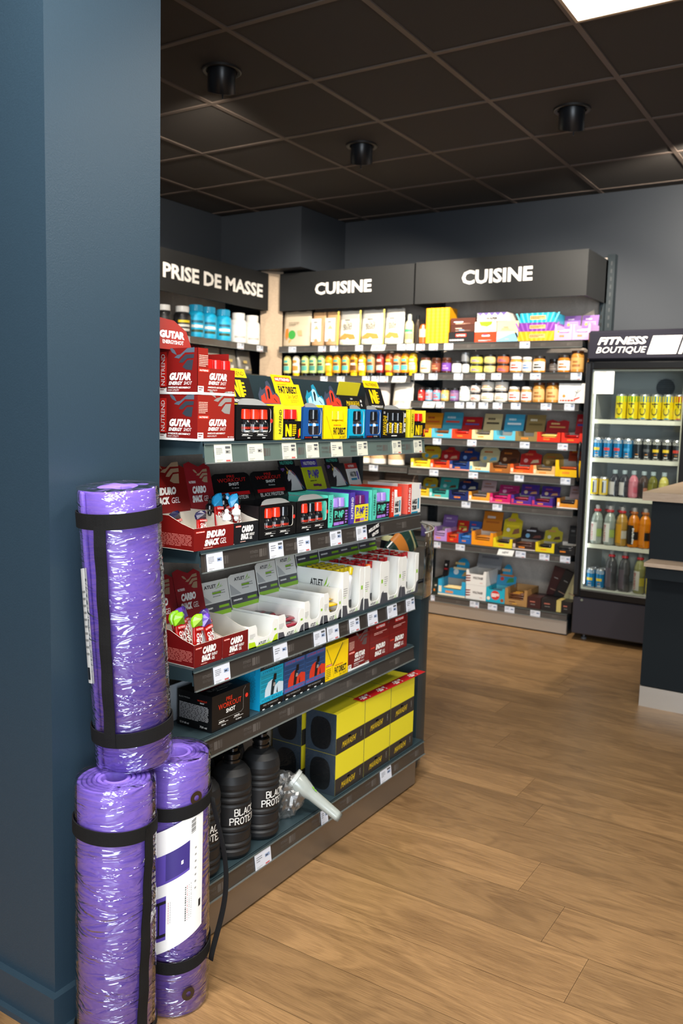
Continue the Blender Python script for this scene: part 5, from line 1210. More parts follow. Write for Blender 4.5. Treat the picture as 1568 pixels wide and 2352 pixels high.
def b_cube():
    t = empty('multipack_carton', (0, 0, 0)); w, d, h = .176, .118, .135; mb = MB(); mb.box(0, w, 0, d, 0, h, YEL); f = front(mb); f.rect(0, 0, w, h*.4, P('#2b2928')); f.rect(0, h*.4, w, h*.012, M('#a89c30', .5)); f.text('MAWASHI', w*.2, h*.1, w*.5, h*.15, YEL2, -.008, .5, slope=h*.03); f.rect(w*.42, h*.29, w*.09, h*.04, GREYC); f.text('CAPS', w*.86, h*.14, w*.04, h*.17, GREYC, 0, rot=90)
    fl = left(mb, 0, d); fl.rect(0, 0, d, h, P('#36414a')); fl.poly([(d*(.5+.34*(abs(cos(a))**.75)*(1 if cos(a) > 0 else -1)), h*(.47+.4*(abs(sin(a))**.75)*(1 if sin(a) > 0 else -1))) for a in [2*pi*i/28 for i in range(28)]], M('#060606', .6), 2)
    mb.build('carton', t)
    mb = MB(); nx, nz = 14, 12; vs = []
    for j in range(nz+1):
        for i in range(nx+1):
            u, v = i/nx, j/nz; k = .0012+.003*abs(noise.noise(Vector((u*2.2, v*2.2, 3)))); e = min(u, 1-u, v, 1-v)
            vs.append((-.0006-k*(1 if e > .02 else .2), d-u*d, v*h))
    mb.add(vs, [(j*(nx+1)+i, j*(nx+1)+i+1, (j+1)*(nx+1)+i+1, (j+1)*(nx+1)+i) for j in range(nz) for i in range(nx)], FILMC, True); mb.build('shrink_film', t)
    return t
for i, y_ in enumerate((2.232, 2.411, 2.590)):
    for j in range(2):
        gspawn('cube', b_cube, y_, ZB, 'yellow and black carton, %s row, %s' % (('lower', 'upper')[j], ('nearest column beside the shaker', 'middle column', 'farthest column')[i]), 'carton', dz=j*.1365)
for j in range(2): gspawn('cube', b_cube, 2.232, ZB, 'yellow and black carton in the shaded second file, %s' % ('lower', 'upper')[j], 'carton', gx=GF-.135, dz=j*.1365)
def b_promo():
    mb = MB(); L = .43; mb.box(0, L, 0, .038, 0, .0015, P('#b8151c')); f = top(mb, 0, 0, .0015)
    for k in range(4): f.text('-20 %', .008+k*.108, .006, .062, .025, WHITE, .04, .15)
    return mb.build('promotion_strip')
gspawn('promo', b_promo, 2.385, ZB, 'red strip with white discount print lying on the yellow cartons', 'strip', gx=GF+.004, dz=.2745, rz=radians(-2))
# clear shaker lying over the edge, bag of clear film behind it
def mat_frost(): return M('#cfd8d2', .28, trans=.55, coat=.4)
def b_shaker():
    t = empty('dosing_scoop', (0, 0, 0)); mb = MB(); FR = M('#dfe6e0', .25, trans=.6, coat=.4); vs = []; n = 16
    prof = [(0, .033, .031), (.02, .034, .031), (.05, .028, .024), (.07, .0225, .018), (.165, .0195, .015), (.18, .019, .0145)]
    for x, a, b in prof:
        for k in range(n): q = 2*pi*k/n; vs.append((x, a*cos(q), b*sin(q)))
    for x, a, b in reversed(prof[:-1]):
        for k in range(n): q = 2*pi*k/n; vs.append((x, (a-.0015)*cos(q), (b-.0015)*sin(q)))
    m = len(prof)*2-1; mb.add(vs, [(j*n+k, j*n+(k+1) % n, (j+1)*n+(k+1) % n, (j+1)*n+k) for j in range(m-1) for k in range(n)], FR, True)
    mb.add([vs[(len(prof)-1)*n+k] for k in range(n)], [tuple(range(n))], M('#f4f7f2', .3))
    f = F(mb, (.055, -.008, .0215), (1, 0, -.15), (0, 1, 0)); g_ = P('#7fd016'); f.poly([(0, 0), (.012, .001), (.004, .011)], g_, 6); f.poly([(.012, 0), (.022, .003), (.014, .01)], g_, 6)
    mb.build('scoop_body', t)
    mb = MB(); mb.lathe([(.034, 0), (.035, .002), (.035, .012), (.031, .014), (.029, .006), (.029, 0)], M('#e6ebe8', .25, trans=.4, coat=.4), seg=28); o = mb.build('ring_collar', t, (-.008, 0, 0)); o.rotation_euler = (0, radians(90), 0)
    return t
spawn('scoop', b_shaker, (-1.452, 2.06, ZB+.108), 'frosted plastic scoop leaning out over the bottom shelf edge', 'scoop', rot=(0, radians(36), radians(22)))
def b_bag():
    import bmesh
    bm = bmesh.new(); bmesh.ops.create_icosphere(bm, subdivisions=4, radius=1); me = bpy.data.meshes.new('plastic_bag')
    for v in bm.verts:
        p = v.co.copy(); k = 1+.28*noise.noise(p*2.1)+.16*noise.noise(p*5)+.07*noise.noise(p*11); z = max(-.82, p.z*k)
        v.co = Vector((p.x*k*.058, p.y*k*.066, (z+.82)*.062*(1.15 if p.z > 0 else 1)))
    for f_ in bm.faces: f_.smooth = False
    bm.to_mesh(me); bm.free(); me.materials.append(FILMB); o = bpy.data.objects.new('plastic_bag', me); C.objects.link(o); return o
spawn('bag', b_bag, (-1.475, 2.045, ZB+.001), 'crumpled clear plastic bag between the jugs and yellow cartons', 'bag')

# ---- things in the rounded end stand
def b_pouch_big(m, band_, m2):
    def b():
        t = empty('food_pouch', (0, 0, 0)); mb = MB(); w, h = .13, .2; n = 10; vs = []
        prof = [(0, .75, .6), (.06, .96, 1), (.25, 1, 1.2), (.55, 1, 1.1), (.82, 1, .6), (.93, 1, .12), (1, 1, .06)]
        for z, a, c_ in prof:
            for i in range(n): x = -w/2*a+w*a*i/(n-1); vs.append((x, -.022*c_*(1-(2*i/(n-1)-1)**2)**.6-.001, z*h))
            for i in range(n-1, -1, -1): x = -w/2*a+w*a*i/(n-1); vs.append((x, .02*c_*(1-(2*i/(n-1)-1)**2)**.6+.001, z*h))
        k = 2*n
        for j in range(len(prof)-1): mb.add(vs[j*k:(j+2)*k], [(i, (i+1) % k, (i+1) % k+k, i+k) for i in range(k)], (m, m, m2, m, band_, m)[j], True)
        mb.build('pouch', t); return t
    return b
spawn('bp', b_pouch_big(M('#25423a', .2, coat=.6), M('#c8c48a', .25, coat=.5), M('#c87a30', .3, coat=.5)), (-1.60, 2.875, .82), 'green and orange glossy pouch leaning in the end stand', 'pouch', rot=(radians(-12), radians(62), GR-.3))
spawn('bp2', b_pouch_big(M('#1b1c20', .25, coat=.5), M('#d8d8a0', .3), M('#33363c', .3)), (-1.66, 3.0, .712), 'black upright pouch in the end stand by the acrylic', 'pouch', rot=(0, radians(8), GR-.9))
def b_clip():
    t = empty('hand_gripper', (0, 0, 0)); mb = MB(); K = M('#15161a', .35); mb.tube([(0, 0, 0), (.02, 0, .05), (.03, 0, .1)], .008, K, 8); mb.build('handle', t); mb = MB(); mb.tube([(0, 0, 0), (.05, 0, .02), (.1, 0, .03)], .008, K, 8); mb.build('handle', t); mb = MB(); mb.tube([(.012*cos(a), .012*sin(a), .004*a) for a in [i*.5 for i in range(26)]], .0018, M('#b8bcc0', .25, .9), 6); mb.build('spring', t); return t
spawn('clip', b_clip, (-1.53, 2.90, .72), 'black hand gripper with steel spring in the end stand', 'hand gripper', rotz=1.0)
# ================================================================ far wall products (front line FI)
FI = 5.372
def fspawn(key, b, x, z, label, cat, group=None, y=FI, rz=0, rot=None): return spawn(key, b, (x, y, z+.001), label, cat, group, rotz=rz, rot=rot)
def pr(f, w, h, cols, seed, rows=3):      # blurred packaging graphics: blocks of colour, no readable words
    r = random.Random(seed)
    for c in cols:
        a, b = r.uniform(.1, .5), r.uniform(.15, .7); f.rect(w*a, h*b, w*r.uniform(.2, .4), h*r.uniform(.06, .16), P(c), 1)
    f.fine(w*.2, h*.1, w*.6, h*.12, 2, P(cols[0]), seed=seed, fill=.5)
def pouch(w, h, m, top_m, deco=None, lean=0):
    def b():
        mb = MB(); n = 9; prof = [(0, .92, 1, m), (.03, .98, 1.15, m), (.3, 1, 1.1, m), (.6, .99, .8, m), (.75, .99, .5, m), (.78, .985, .45, top_m), (.9, .97, .12, top_m), (1, .96, .08, top_m)]
        vs = []
        for z, a, c_, _ in prof:
            for i in range(n): q = 2*i/(n-1)-1; vs.append((w/2+w/2*a*q, .03*(1-c_*(1-q*q)**.5)+.03*z*.6, z*h+.004*(z > .95)*sin(i*2)))
            for i in range(n-1, -1, -1): q = 2*i/(n-1)-1; vs.append((w/2+w/2*a*q, .034+.03*c_*(1-q*q)**.5+.03*z*.6, z*h))
        k = 2*n
        for j in range(len(prof)-1): mb.add(vs[j*k:(j+2)*k], [(i, (i+1) % k, (i+1) % k+k, i+k) for i in range(k)], prof[j+1][3], True)
        mb.add(vs[:k], [tuple(reversed(range(k)))], m); mb.add(vs[-k:], [tuple(range(k))], top_m)
        if deco: deco(F(mb, (0, -.0008, 0), (1, 0, 0), (0, .03, 1)), w, h)
        return mb.build('food_pouch')
    return b
def dk1(f, w, h): f.disc(w*.42, h*.33, w*.13, P('#3aa040'), 3); f.poly([(w*.2, h*.5), (w*.28, h*.52), (w*.3, h*.3), (w*.24, h*.18), (w*.18, h*.3)], P('#d87a2a'), 2); f.poly([(w*.6, h*.44), (w*.75, h*.46), (w*.78, h*.3), (w*.64, h*.3)], P('#e0b080'), 2); f.fine(w*.3, h*.6, w*.36, h*.1, 2, P('#8a7a66'), seed=2); f.disc(w*.36, h*.14, w*.06, P('#e0a060'), 2)
def dk2(f, w, h): f.rect(w*.12, h*.12, w*.74, h*.68, P('#efece6'), 1); f.poly([(w*.3, h*.48), (w*.7, h*.48), (w*.5, h*.6)], P('#d8b48a'), 2); f.fine(w*.3, h*.66, w*.4, h*.06, 1, INK, l=2, seed=3); f.fine(w*.2, h*.15, w*.55, h*.05, 1, P('#78a060'), l=2, seed=4)
def dk3(f, w, h): f.text('PATATE', w*.28, h*.52, w*.44, h*.1, P('#4a4030'), .02, .2, slope=h*.03); f.text('DOUCE', w*.3, h*.42, w*.4, h*.1, P('#4a4030'), .02, .2, slope=h*.03); f.poly([(w*.1, h*.2), (w*.35, h*.34), (w*.8, h*.3), (w*.88, h*.18), (w*.5, h*.14)], P('#d8904a'), 2); f.rect(0, h*.0, w*.07, h*.98, P('#e8d860'), 1); f.rect(w*.35, h*.7, w*.25, h*.03, INK, 2); f.fine(w*.2, h*.02, w*.6, h*.08, 2, P('#e0c8a0'), seed=4)
KP = M('#c9b9a0', .6); KP2 = M('#b9936a', .7); WP = M('#ece8da', .5); GPc = M('#aaa8a4', .5)
S1P = [(-4.005, -3.742, .262), (-3.732, -3.613, .25), (-3.608, -3.491, .245), (-3.486, -3.304, .25), (-3.298, -3.106, .25), (-3.10, -2.947, .25)]
L1 = ['wide kraft pouch with carrot print and green dot, leftmost on the top shelf', 'narrow kraft pouch with white label, left one of the pair', 'narrow kraft pouch with white label, right one of the pair', 'pale pouch with yellow stripe, left one of three on the top shelf', 'pale pouch with yellow stripe, middle one of three on the top shelf', 'pale pouch with yellow stripe, right one of three on the top shelf']
for i, (a, b_, h) in enumerate(S1P):
    w = b_-a; k = ('pk1', 'pk2', 'pk2', 'pk3%.3f' % w, 'pk3%.3f' % w, 'pk3%.3f' % w)[i]
    fspawn(k, pouch(w, h, (KP, KP2, KP2, WP, WP, WP)[i], (KP, KP2, KP2, GPc, GPc, GPc)[i], (dk1, dk2, dk2, dk3, dk3, dk3)[i]), a, FZL[1], L1[i], 'pouch')
def cyl(name, prof_b, prof_c, mb_, mc, deco=None, part=('bottle', 'cap'), seg=16, sy=1):
    def b():
        t = empty(name, (0, 0, 0)); mb = MB(); mb.lathe(prof_b, mb_, seg=seg, sy=sy)
        if deco: deco(mb)
        mb.build(part[0], t); mb = MB(); mb.lathe(prof_c, mc, seg=seg, sy=sy); mb.build(part[1], t); return t
    return b
def bnd(mb, r, z0, z1, m, a0=FA-1.2, a1=FA+1.2, sy=1, k=.0005):
    R_ = r+k; n = 12; vs = []
    for i in range(n+1):
        a = a0+(a1-a0)*i/n
        for z in (z0, z1): vs.append((R_*cos(a), R_*sin(a)*sy, z))
    mb.add(vs, [(i*2, i*2+2, i*2+3, i*2+1) for i in range(n)], m, True)
fspawn('spray', cyl('spray_bottle', [(.026, 0), (.031, .004), (.031, .13), (.022, .155), (.014, .16)], [(.014, .16), (.015, .162), (.015, .2), (.008, .205)], M('#e9dca6', .4), M('#d0d8d0', .25, trans=.4), lambda mb: (bnd(mb, .031, .08, .1, P('#49b070')), bnd(mb, .031, .03, .07, P('#b8b070')))), -2.9, FZL[1], 'pale yellow cooking spray bottle with clear lid on the top shelf', 'bottle', y=FI+.03)
fspawn('oil', cyl('oil_bottle', [(.018, 0), (.02, .004), (.02, .13), (.01, .16), (.009, .17)], [(.011, .17), (.011, .195), (.009, .2)], M('#3a3028', .2, coat=.5), DKG), -2.85, FZL[1], 'thin dark oil bottle behind the pale spray bottle', 'bottle', y=FI+.06)
fspawn('sauce', cyl('sauce_bottle', [(.024, 0), (.028, .004), (.029, .05), (.026, .08), (.029, .1), (.022, .125), (.012, .135)], [(.013, .135), (.013, .15), (.009, .153)], M('#b85a20', .3, coat=.4), DKG, lambda mb: bnd(mb, .029, .045, .1, P('#e8c8a8'))), -2.79, FZ[1], 'small orange-brown sauce bottle left of the tall yellow box', 'bottle', y=FI+.03)
def fbox(w, d, h, m, deco=None, mt=None):
    def b():
        mb = MB(); mb.box(0, w, 0, d, 0, h, m)
        if mt: top(mb, 0, 0, h).rect(0, 0, w, d, mt)
        if deco: deco(front(mb), w, h)
        return mb.build('snack_carton')
    return b
def zig(f, w, h):
    f.text('WAFER', w*.3, h*.18, w*.4, h*.3, INK, .05); f.poly([(0, h), (w*.1, h*.62), (w*.2, h), (w*.3, h*.62), (w*.4, h), (w*.5, h*.62), (w*.6, h), (w*.7, h*.62), (w*.8, h), (w*.9, h*.62), (w, h)], P('#7a68b0'))
def rays(c):
    def dd(f, w, h):
        for k in range(9): a = k/9*w*1.1; f.poly([(a, 0), (a+w*.045, 0), (w*.5+(a-w*.5)*1.25+w*.05, h), (w*.5+(a-w*.5)*1.25, h)], P(c))
        f.rect(w*.3, h*.3, w*.45, h*.42, P('#e0b878'), 2); f.fine(w*.32, h*.36, w*.4, h*.3, 2, P('#a03a20'), l=3, seed=5)
    return dd
r_ = random.Random(11)
yellow_tile = lambda f, w, h: [f.disc(w*(.12+.19*i), h*(.06+.098*j), w*.07, P('#f4cc3a'), 1, 8) for i in range(5) for j in range(10)]
FB = [(-2.756, -2.580, 1.883, .238, .12, '#dd9c0c', yellow_tile, 'tall yellow patterned box on the top shelf'),
 (-2.583, -2.390, 1.883, .07, .2, '#1c1a1c', lambda f, w, h: (f.rect(w*.28, h*.55, w*.4, h*.3, P('#d8301c')), f.text('NUTREND', w*.31, h*.61, w*.34, h*.17, WHITE, .02, l=2), f.fine(w*.05, h*.15, w*.85, h*.16, 1, WHITE, seed=3, fill=.8)), 'black snack box under the brown ones, beside the tall yellow box'),
 (-2.568, -2.390, 1.9545, .045, .18, '#4a2418', lambda f, w, h: pr(f, w, h, ['#d8c0b0', '#6aa0c8'], 3), 'lower brown snack box on the black one'),
 (-2.568, -2.390, 2.001, .045, .18, '#56281a', lambda f, w, h: pr(f, w, h, ['#e0b8a0', '#c8d8e8'], 4), 'upper brown snack box, topmost of its stack'),
 (-2.394, -2.236, 1.883, .066, .18, '#d8401c', lambda f, w, h: pr(f, w, h, ['#e8e0f0', '#3050a0'], 5), 'orange-red snack box under the white and green one'),
 (-2.393, -2.242, 1.950, .066, .18, '#ecece4', lambda f, w, h: (f.poly([(w*.2, h), (w*.3, h*.6), (w*.6, h*.5), (w*.8, h*.7), (w*.84, h)], GRN), f.fine(w*.2, h*.25, w*.6, h*.1, 1, GREYC, seed=2)), 'white and green snack box on the orange-red one'),
 (-2.376, -2.170, 2.0175, .056, .18, '#e8e2dc', zig, 'white wafer box with purple zigzag, top of its stack'),
 (-2.233, -2.088, 1.883, .064, .18, '#d8dce0', lambda f, w, h: (f.poly([(0, h*.2), (w*.7, h*.8), (w, h*.9), (w, 0), (0, 0)], P('#8ac0d8')), f.fine(w*.4, h*.2, w*.3, h*.1, 1, P('#d07030'), l=2, seed=3)), 'cream and light blue snack box beside the orange-red one'),
 (-2.233, -2.086, 1.948, .067, .18, '#e8c8a4', lambda f, w, h: pr(f, w, h, ['#e09868', '#c8906a'], 7), 'beige snack box on the cream and blue one'),
 (-2.082, -1.845, 1.883, .06, .2, '#e8a41c', rays('#f2c040'), 'orange striped snack box at the bottom of the wide stack'),
 (-2.080, -1.846, 1.944, .054, .2, '#7a3a9c', rays('#9a5ab8'), 'purple striped snack box in the middle of the wide stack'),
 (-2.078, -1.848, 1.999, .06, .2, '#1aa0b8', rays('#6ad0dc'), 'turquoise striped snack box topping the wide stack')]
for i, (a, b_, z, h, d, c_, dc, lab) in enumerate(FB): fspawn('fb%d' % i, fbox(b_-a, d, h, P(c_), dc), a, z, lab, 'box')

def ftray(w, d, h, hf, col, inner=None, deco=None, notch=True, accent=None):
    m = P(col)
    def b():
        t = empty('snack_tray', (0, 0, 0)); mb = MB(); q = .002; mi = P(inner) if inner else m
        mb.box(0, w, 0, d, 0, q, mi); mb.box(0, q, 0, d, q, h, m); mb.box(w-q, w, 0, d, q, h, m); mb.box(q, w-q, d-q, d, q, h, mi)
        mb.box(0, w, -.0005, q, 0, hf, m)
        e = w*.17; mb.prism([(0, hf), (e, hf), (e*.8, hf+(h-hf)*.5), (e*.75, h), (0, h)], -.0005, q, m); mb.prism([(w-e, hf), (w, hf), (w, h), (w-e*.75, h), (w-e*.8, hf+(h-hf)*.5)], -.0005, q, m)
        f = front(mb, 0, -.0007, 0)
        if accent: f.rect(0, 0, w, hf*.25, P(accent)); f.rect(w*.02, hf*.4, w*.11, h*.4, P(accent))
        (deco or (lambda f, w, h: f.fine(w*.28, hf*.3, w*.44, hf*.4, 1, P('#e8862a'), seed=int(w*1e4), fill=.8)))(f, w, h)
        return mb.build('carton', t) and t
    return b
def fhead(w, h, col, shape, cols, seed, tab=False):
    m = P(col)
    def add(t, d, hz, dx=0, tilt=-16):
        mb = MB()
        if shape == 'oct': c = w*.16; pts = [(c, 0), (w-c, 0), (w, c), (w, h-c), (w-c, h), (c, h), (0, h-c), (0, c)]
        elif shape == 'wave': pts = [(0, 0), (w, 0), (w, h*.9), (w*.88, h*.96), (w*.75, h), (w*.6, h*.92), (w*.5, h*.86), (w*.4, h*.92), (w*.25, h), (w*.1, h*.95), (0, h*.88)]
        elif shape == 'hang': pts = [(0, 0), (w, 0), (w, h*.7), (w*.72, h*.82), (w*.66, h), (w*.36, h), (w*.3, h*.82), (0, h*.7)]
        elif shape == 'round': pts = [(0, 0), (w, 0), (w, h*.45), (w*.75, h*.5)]+[(w*.5+w*.25*cos(a), h*.55+h*.45*sin(a)) for a in [pi*k/8 for k in range(1, 8)]]+[(w*.25, h*.5), (0, h*.45)]
        else: pts = [(0, 0), (w, 0), (w, h), (0, h)]
        mb.prism(pts, 0, .002, m); f = front(mb); r = random.Random(seed)
        f.fine(w*.2, h*.62, w*.6, h*.14, 1, P(cols[0]), seed=seed, fill=.8); f.rect(w*.15, h*.42, w*.7, h*.1, P(cols[1 % len(cols)])); 
        if len(cols) > 2: f.disc(w*.27, h*.3, w*.1, P(cols[2])); f.poly([(w*.5, h*.12), (w*.9, h*.2), (w*.85, h*.4), (w*.6, h*.34)], P(cols[-1]))
        o = mb.build('header_card', t, (dx, d-.006, hz)); o.rotation_euler = (radians(tilt), 0, 0)
    return add
BARK = {}
def bars_in(x, w, z, y0, col, label, n=3, rows=2, th=.016, col2=None):
    k = 'bar'+col+'%.3f' % w
    L = w*.72; mk = bar(.036, L, th, G(col), P(col2) if col2 else None)
    for j in range(rows):
        for i in range(n):
            fspawn(k, mk, x+w*.5+(i % 2)*.004-.002, z+.003+i*(th*.93), label, 'snack bar', label+' set', y=y0+.028+j*.045)
    set_group(label, label.replace(' snack bar', ' bars').replace(' lying', '')[:60])
ROWN = {4: 'fourth', 5: 'fifth', 6: 'sixth', 7: 'seventh', 8: 'bottom'}
def cname(c):
    return c
TR = {4: [(-2.834, -2.683, '#e8b01c', 'amber', '#b0421c'), (-2.681, -2.528, '#58b4cc', 'light blue', '#70401c'), (-2.528, -2.378, '#d8401f', 'red', '#b82018'), (-2.378, -2.226, '#e2d29c', 'cream', '#5a5550'), (-2.223, -2.071, '#58b4cc', 'sky blue', None), (-2.071, -1.923, '#8a7344', 'olive brown', None), (-1.923, -1.769, '#d4301c', 'bright red', '#e0c060'), (-1.761, -1.628, '#d83020', 'scarlet', '#b01818')],
 5: [(-2.836, -2.684, '#ecd03a', 'yellow', '#e8c020'), (-2.682, -2.537, '#e04a1c', 'orange-red', '#a01c18'), (-2.536, -2.386, '#1f3a78', 'navy', '#1a2f60'), (-2.385, -2.240, '#e4dcb0', 'cream', None), (-2.239, -2.095, '#9a5c28', 'brown', '#6a3a1c'), (-2.094, -1.937, '#e05a20', 'orange', '#c03a1c'), (-1.936, -1.792, '#e0b070', 'peach', '#8a6a48'), (-1.790, -1.626, '#eebc10', 'golden yellow', '#b85020')],
 6: [(-2.83, -2.684, '#e0b82c', 'yellow', '#d8b020'), (-2.682, -2.533, '#4cb4ac', 'teal', '#1c5a56'), (-2.532, -2.385, '#1c2a60', 'navy', '#1c2048'), (-2.383, -2.230, '#e89a30', 'orange striped', '#6a6060'), (-2.229, -2.083, '#c41c60', 'magenta', '#a81458'), (-2.078, -1.938, '#4a2c8a', 'violet', '#7a1c30'), (-1.935, -1.795, '#432880', 'dark violet', '#6a1828'), (-1.767, -1.632, '#e89a30', 'orange framed', '#3a3436')],
 7: [(-2.646, -2.534, '#b088c8', 'lilac', '#9a80a8'), (-2.533, -2.446, '#c8281c', 'red spotted', '#a84818'), (-2.444, -2.350, '#2458a0', 'blue', '#3a70b0'), (-2.348, -2.192, '#e89018', 'orange', '#a86820'), (-2.190, -2.055, '#dcc41c', 'yellow-black', '#2a2422'), (-2.053, -1.896, '#38241f', 'dark brown', '#4a2c22'), (-1.894, -1.769, '#dcc41c', 'yellow-edged black', '#1c1a1a'), (-1.767, -1.633, '#1a1a1c', 'black with white rim', '#2a2c2e')],
 8: [(-2.630, -2.590, '#24302c', 'small dark', '#b8b0a0'), (-2.585, -2.378, '#2a9cc8', 'wide blue', '#d8c088')]}
HEADS = {4: [('#d89018', 'rect', ['#a83a1c', '#c85a24'], .145, .122), ('#3f9cb8', 'rect', ['#c8e0e8', '#d8482c'], .148, .13), ('#a01820', 'rect', ['#d8a040', '#4058a0'], .15, .1), ('#c8b98a', 'rect', ['#40382a', '#40382a'], .13, .125), ('#3f9cc0', 'rect', ['#c8e4ee', '#e8f0f4'], .138, .125), ('#8c7648', 'rect', ['#e8e0c8', '#6a5830'], .13, .125), ('#981a22', 'wave', ['#d8b878', '#c89858'], .155, .095), ('#b01c28', 'rect', ['#e0a0a0', '#3a48a0'], .06, .135)],
 5: [('#c8a828', 'oct', ['#a84818', '#c8a828', '#58a8c8'], .15, .1), ('#a81c22', 'hang', ['#c85028', '#a81c22', '#e0b0a8', '#c89878'], .148, .1), ('#1a3068', 'hang', ['#c86a30', '#1a3068', '#7a9ad0', '#6a3a28'], .146, .1), ('#c8bc90', 'oct', ['#b85818', '#c8bc90', '#68b0d0'], .142, .11), ('#5a3018', 'oct', ['#b86a28', '#5a3018', '#c89a70', '#3a1c10'], .142, .105), ('#b82420', 'hang', ['#d86a40', '#b82420', '#e8a8a0', '#d8c098'], .146, .105), ('#8a6a30', 'oct', ['#a85a20', '#a08048', '#c8a868', '#4a2c18'], .15, .09), ('#a03a18', 'rect', ['#d8901c', '#7a2410'], .1, .09)],
 6: [('#c0a428', 'oct', ['#a85818', '#c0a428', '#58a8c8'], .115, .075), ('#3fa8a0', 'rect', ['#b86028', '#3fa8a0', '#a8d8d8', '#5a3a20'], .14, .085), ('#1a2450', 'hang', ['#b85828', '#1a2450', '#6878b0', '#c8c0a8'], .15, .088), ('#b89a9a', 'rect', ['#a86a50', '#98706a'], .105, .085), ('#a81c60', 'rect', ['#d87aa0', '#a81c60', '#e0a0c0', '#7a1040'], .145, .06), ('#432880', 'rect', ['#b04a60', '#702038', '#d8c0a0', '#c89060'], .125, .075), ('#432880', 'rect', ['#b04a60', '#702038', '#d8c0a0', '#c89060'], .125, .072), ('#b89a9a', 'rect', ['#a86a50', '#98706a'], .075, .085)],
 7: [('#7a5a9c', 'rect', ['#c8b8d8', '#9a80b8'], .11, .09), ('#b82018', 'rect', ['#e8b83a', '#8aa030', '#e0c050', '#e8d080'], .09, .085), ('#2a5098', 'rect', ['#c83a40', '#8ab0d8', '#e0c070', '#e8d8a0'], .1, .088), ('#c8781c', 'rect', ['#e0d8d0', '#a85c18'], .14, .14), ('#c8b41c', 'hang', ['#c88a70', '#e0c820', '#e8e4d8', '#8a5a40'], .135, .17), ('#241a1c', 'hang', ['#c8c8d0', '#241a1c', '#7ab0d0', '#6a3a30'], .15, .085), ('#a89c20', 'hang', ['#b87850', '#a89c20', '#c8c8b8', '#4a3020'], .155, .1), ('#18181a', 'rect', ['#707070', '#303030'], .06, .12)],
 8: [('#1c1a1c', 'rect', ['#e8e8e8', '#b82028'], .13, .12), ('#2090c0', 'round', ['#c8b070', '#e8dcb0', '#d8e8f0', '#c8a860'], .22, .15)]}
for k, lst in TR.items():
    z = FZ[k]
    for i, (a, b_, col, cn, barc) in enumerate(lst):
        w = b_-a; hh = HEADS[k][i]
        low, hi = (.03, .062) if k < 8 else (.05, .11)
        if k == 5 and i == 7: low, hi = (.045, .105)
        if k == 7 and i in (0, 3): low, hi = (.035, .09)
        d = .16
        acc = {(5, 0): '#f2ead0', (5, 1): '#e8d0c8', (5, 2): '#e8a090', (5, 3): '#58b4d8', (5, 5): '#f0d0b0', (5, 6): '#f0d8b8', (6, 0): '#f2e8c8', (6, 1): '#d8ece8', (6, 3): '#f0e6dc', (6, 4): '#e07098', (6, 5): '#c83a5a', (6, 6): '#c83a5a', (6, 7): '#f4e8e0', (7, 5): '#c8b8b0', (8, 1): '#e8dcc0'}.get((k, i))
        def mk(w=w, d=d, hi=hi, low=low, col=col, hh=hh, acc=acc, k=k, i=i):
            t = ftray(w, d, hi, low, col, '#a8a49c' if (k*3+i) % 4 else '#d8d0c4', accent=acc)(); hw = min(hh[3], w*.97); fhead(hw, hh[4], hh[0], hh[1], hh[2], k*10+i)(t, d, hi-.01, (w-hw)/2); return t
        side = 'leftmost' if i == 0 else 'rightmost' if i == len(lst)-1 else ORD[i]+' from left'
        lab = '%s snack tray, %s on the %s far wall shelf' % (cn, side, ROWN[k])
        fspawn('ft%d_%d' % (k, i), mk, a, z, lab, 'display tray')
        if barc: bars_in(a, w, z, FI, barc, 'snack bar lying in the %s tray on the %s far shelf' % (cn, ROWN[k]), n=3 if hi < .08 else 4)
# wafer header card at the left of the seventh shelf is its own little box
fspawn('wafer', fbox(.15, .02, .11, P('#d8d4d0'), lambda f, w, h: (f.text('WAFER', w*.25, h*.55, w*.5, h*.2, INK, .05), f.poly([(0, 0), (0, h*.8), (w*.25, h*.45), (w*.3, 0)], P('#6a5aa8')), f.poly([(w, 0), (w, h*.8), (w*.75, h*.45), (w*.72, 0)], P('#6a5aa8')))), -2.80, FZ[7], 'white wafer box with purple corners standing at the shelf left', 'box', y=FI+.13)
# lilac display pair on the top shelf
def b_lil():
    t = ftray(.113, .18, .1, .045, '#c9a0d8', '#d8c0d8')(); fhead(.105, .085, '#7d5a9c', 'rect', ['#d8c8e0', '#a088b8', '#c89a50', '#a088b8'], 3)(t, .18, .09, .0); return t
fspawn('lil', b_lil, -1.843, FZ[1], 'lilac display tray with purple header, left one of two', 'display tray'); fspawn('lil', b_lil, -1.728, FZ[1], 'lilac display tray with purple header, right one of two', 'display tray')
for a, s in ((-1.843, 'left'), (-1.728, 'right')): bars_in(a, .113, FZ[1], FI, '#d8c0d8', 'pale bar lying in the %s lilac tray on the top shelf' % s, n=4, rows=2)

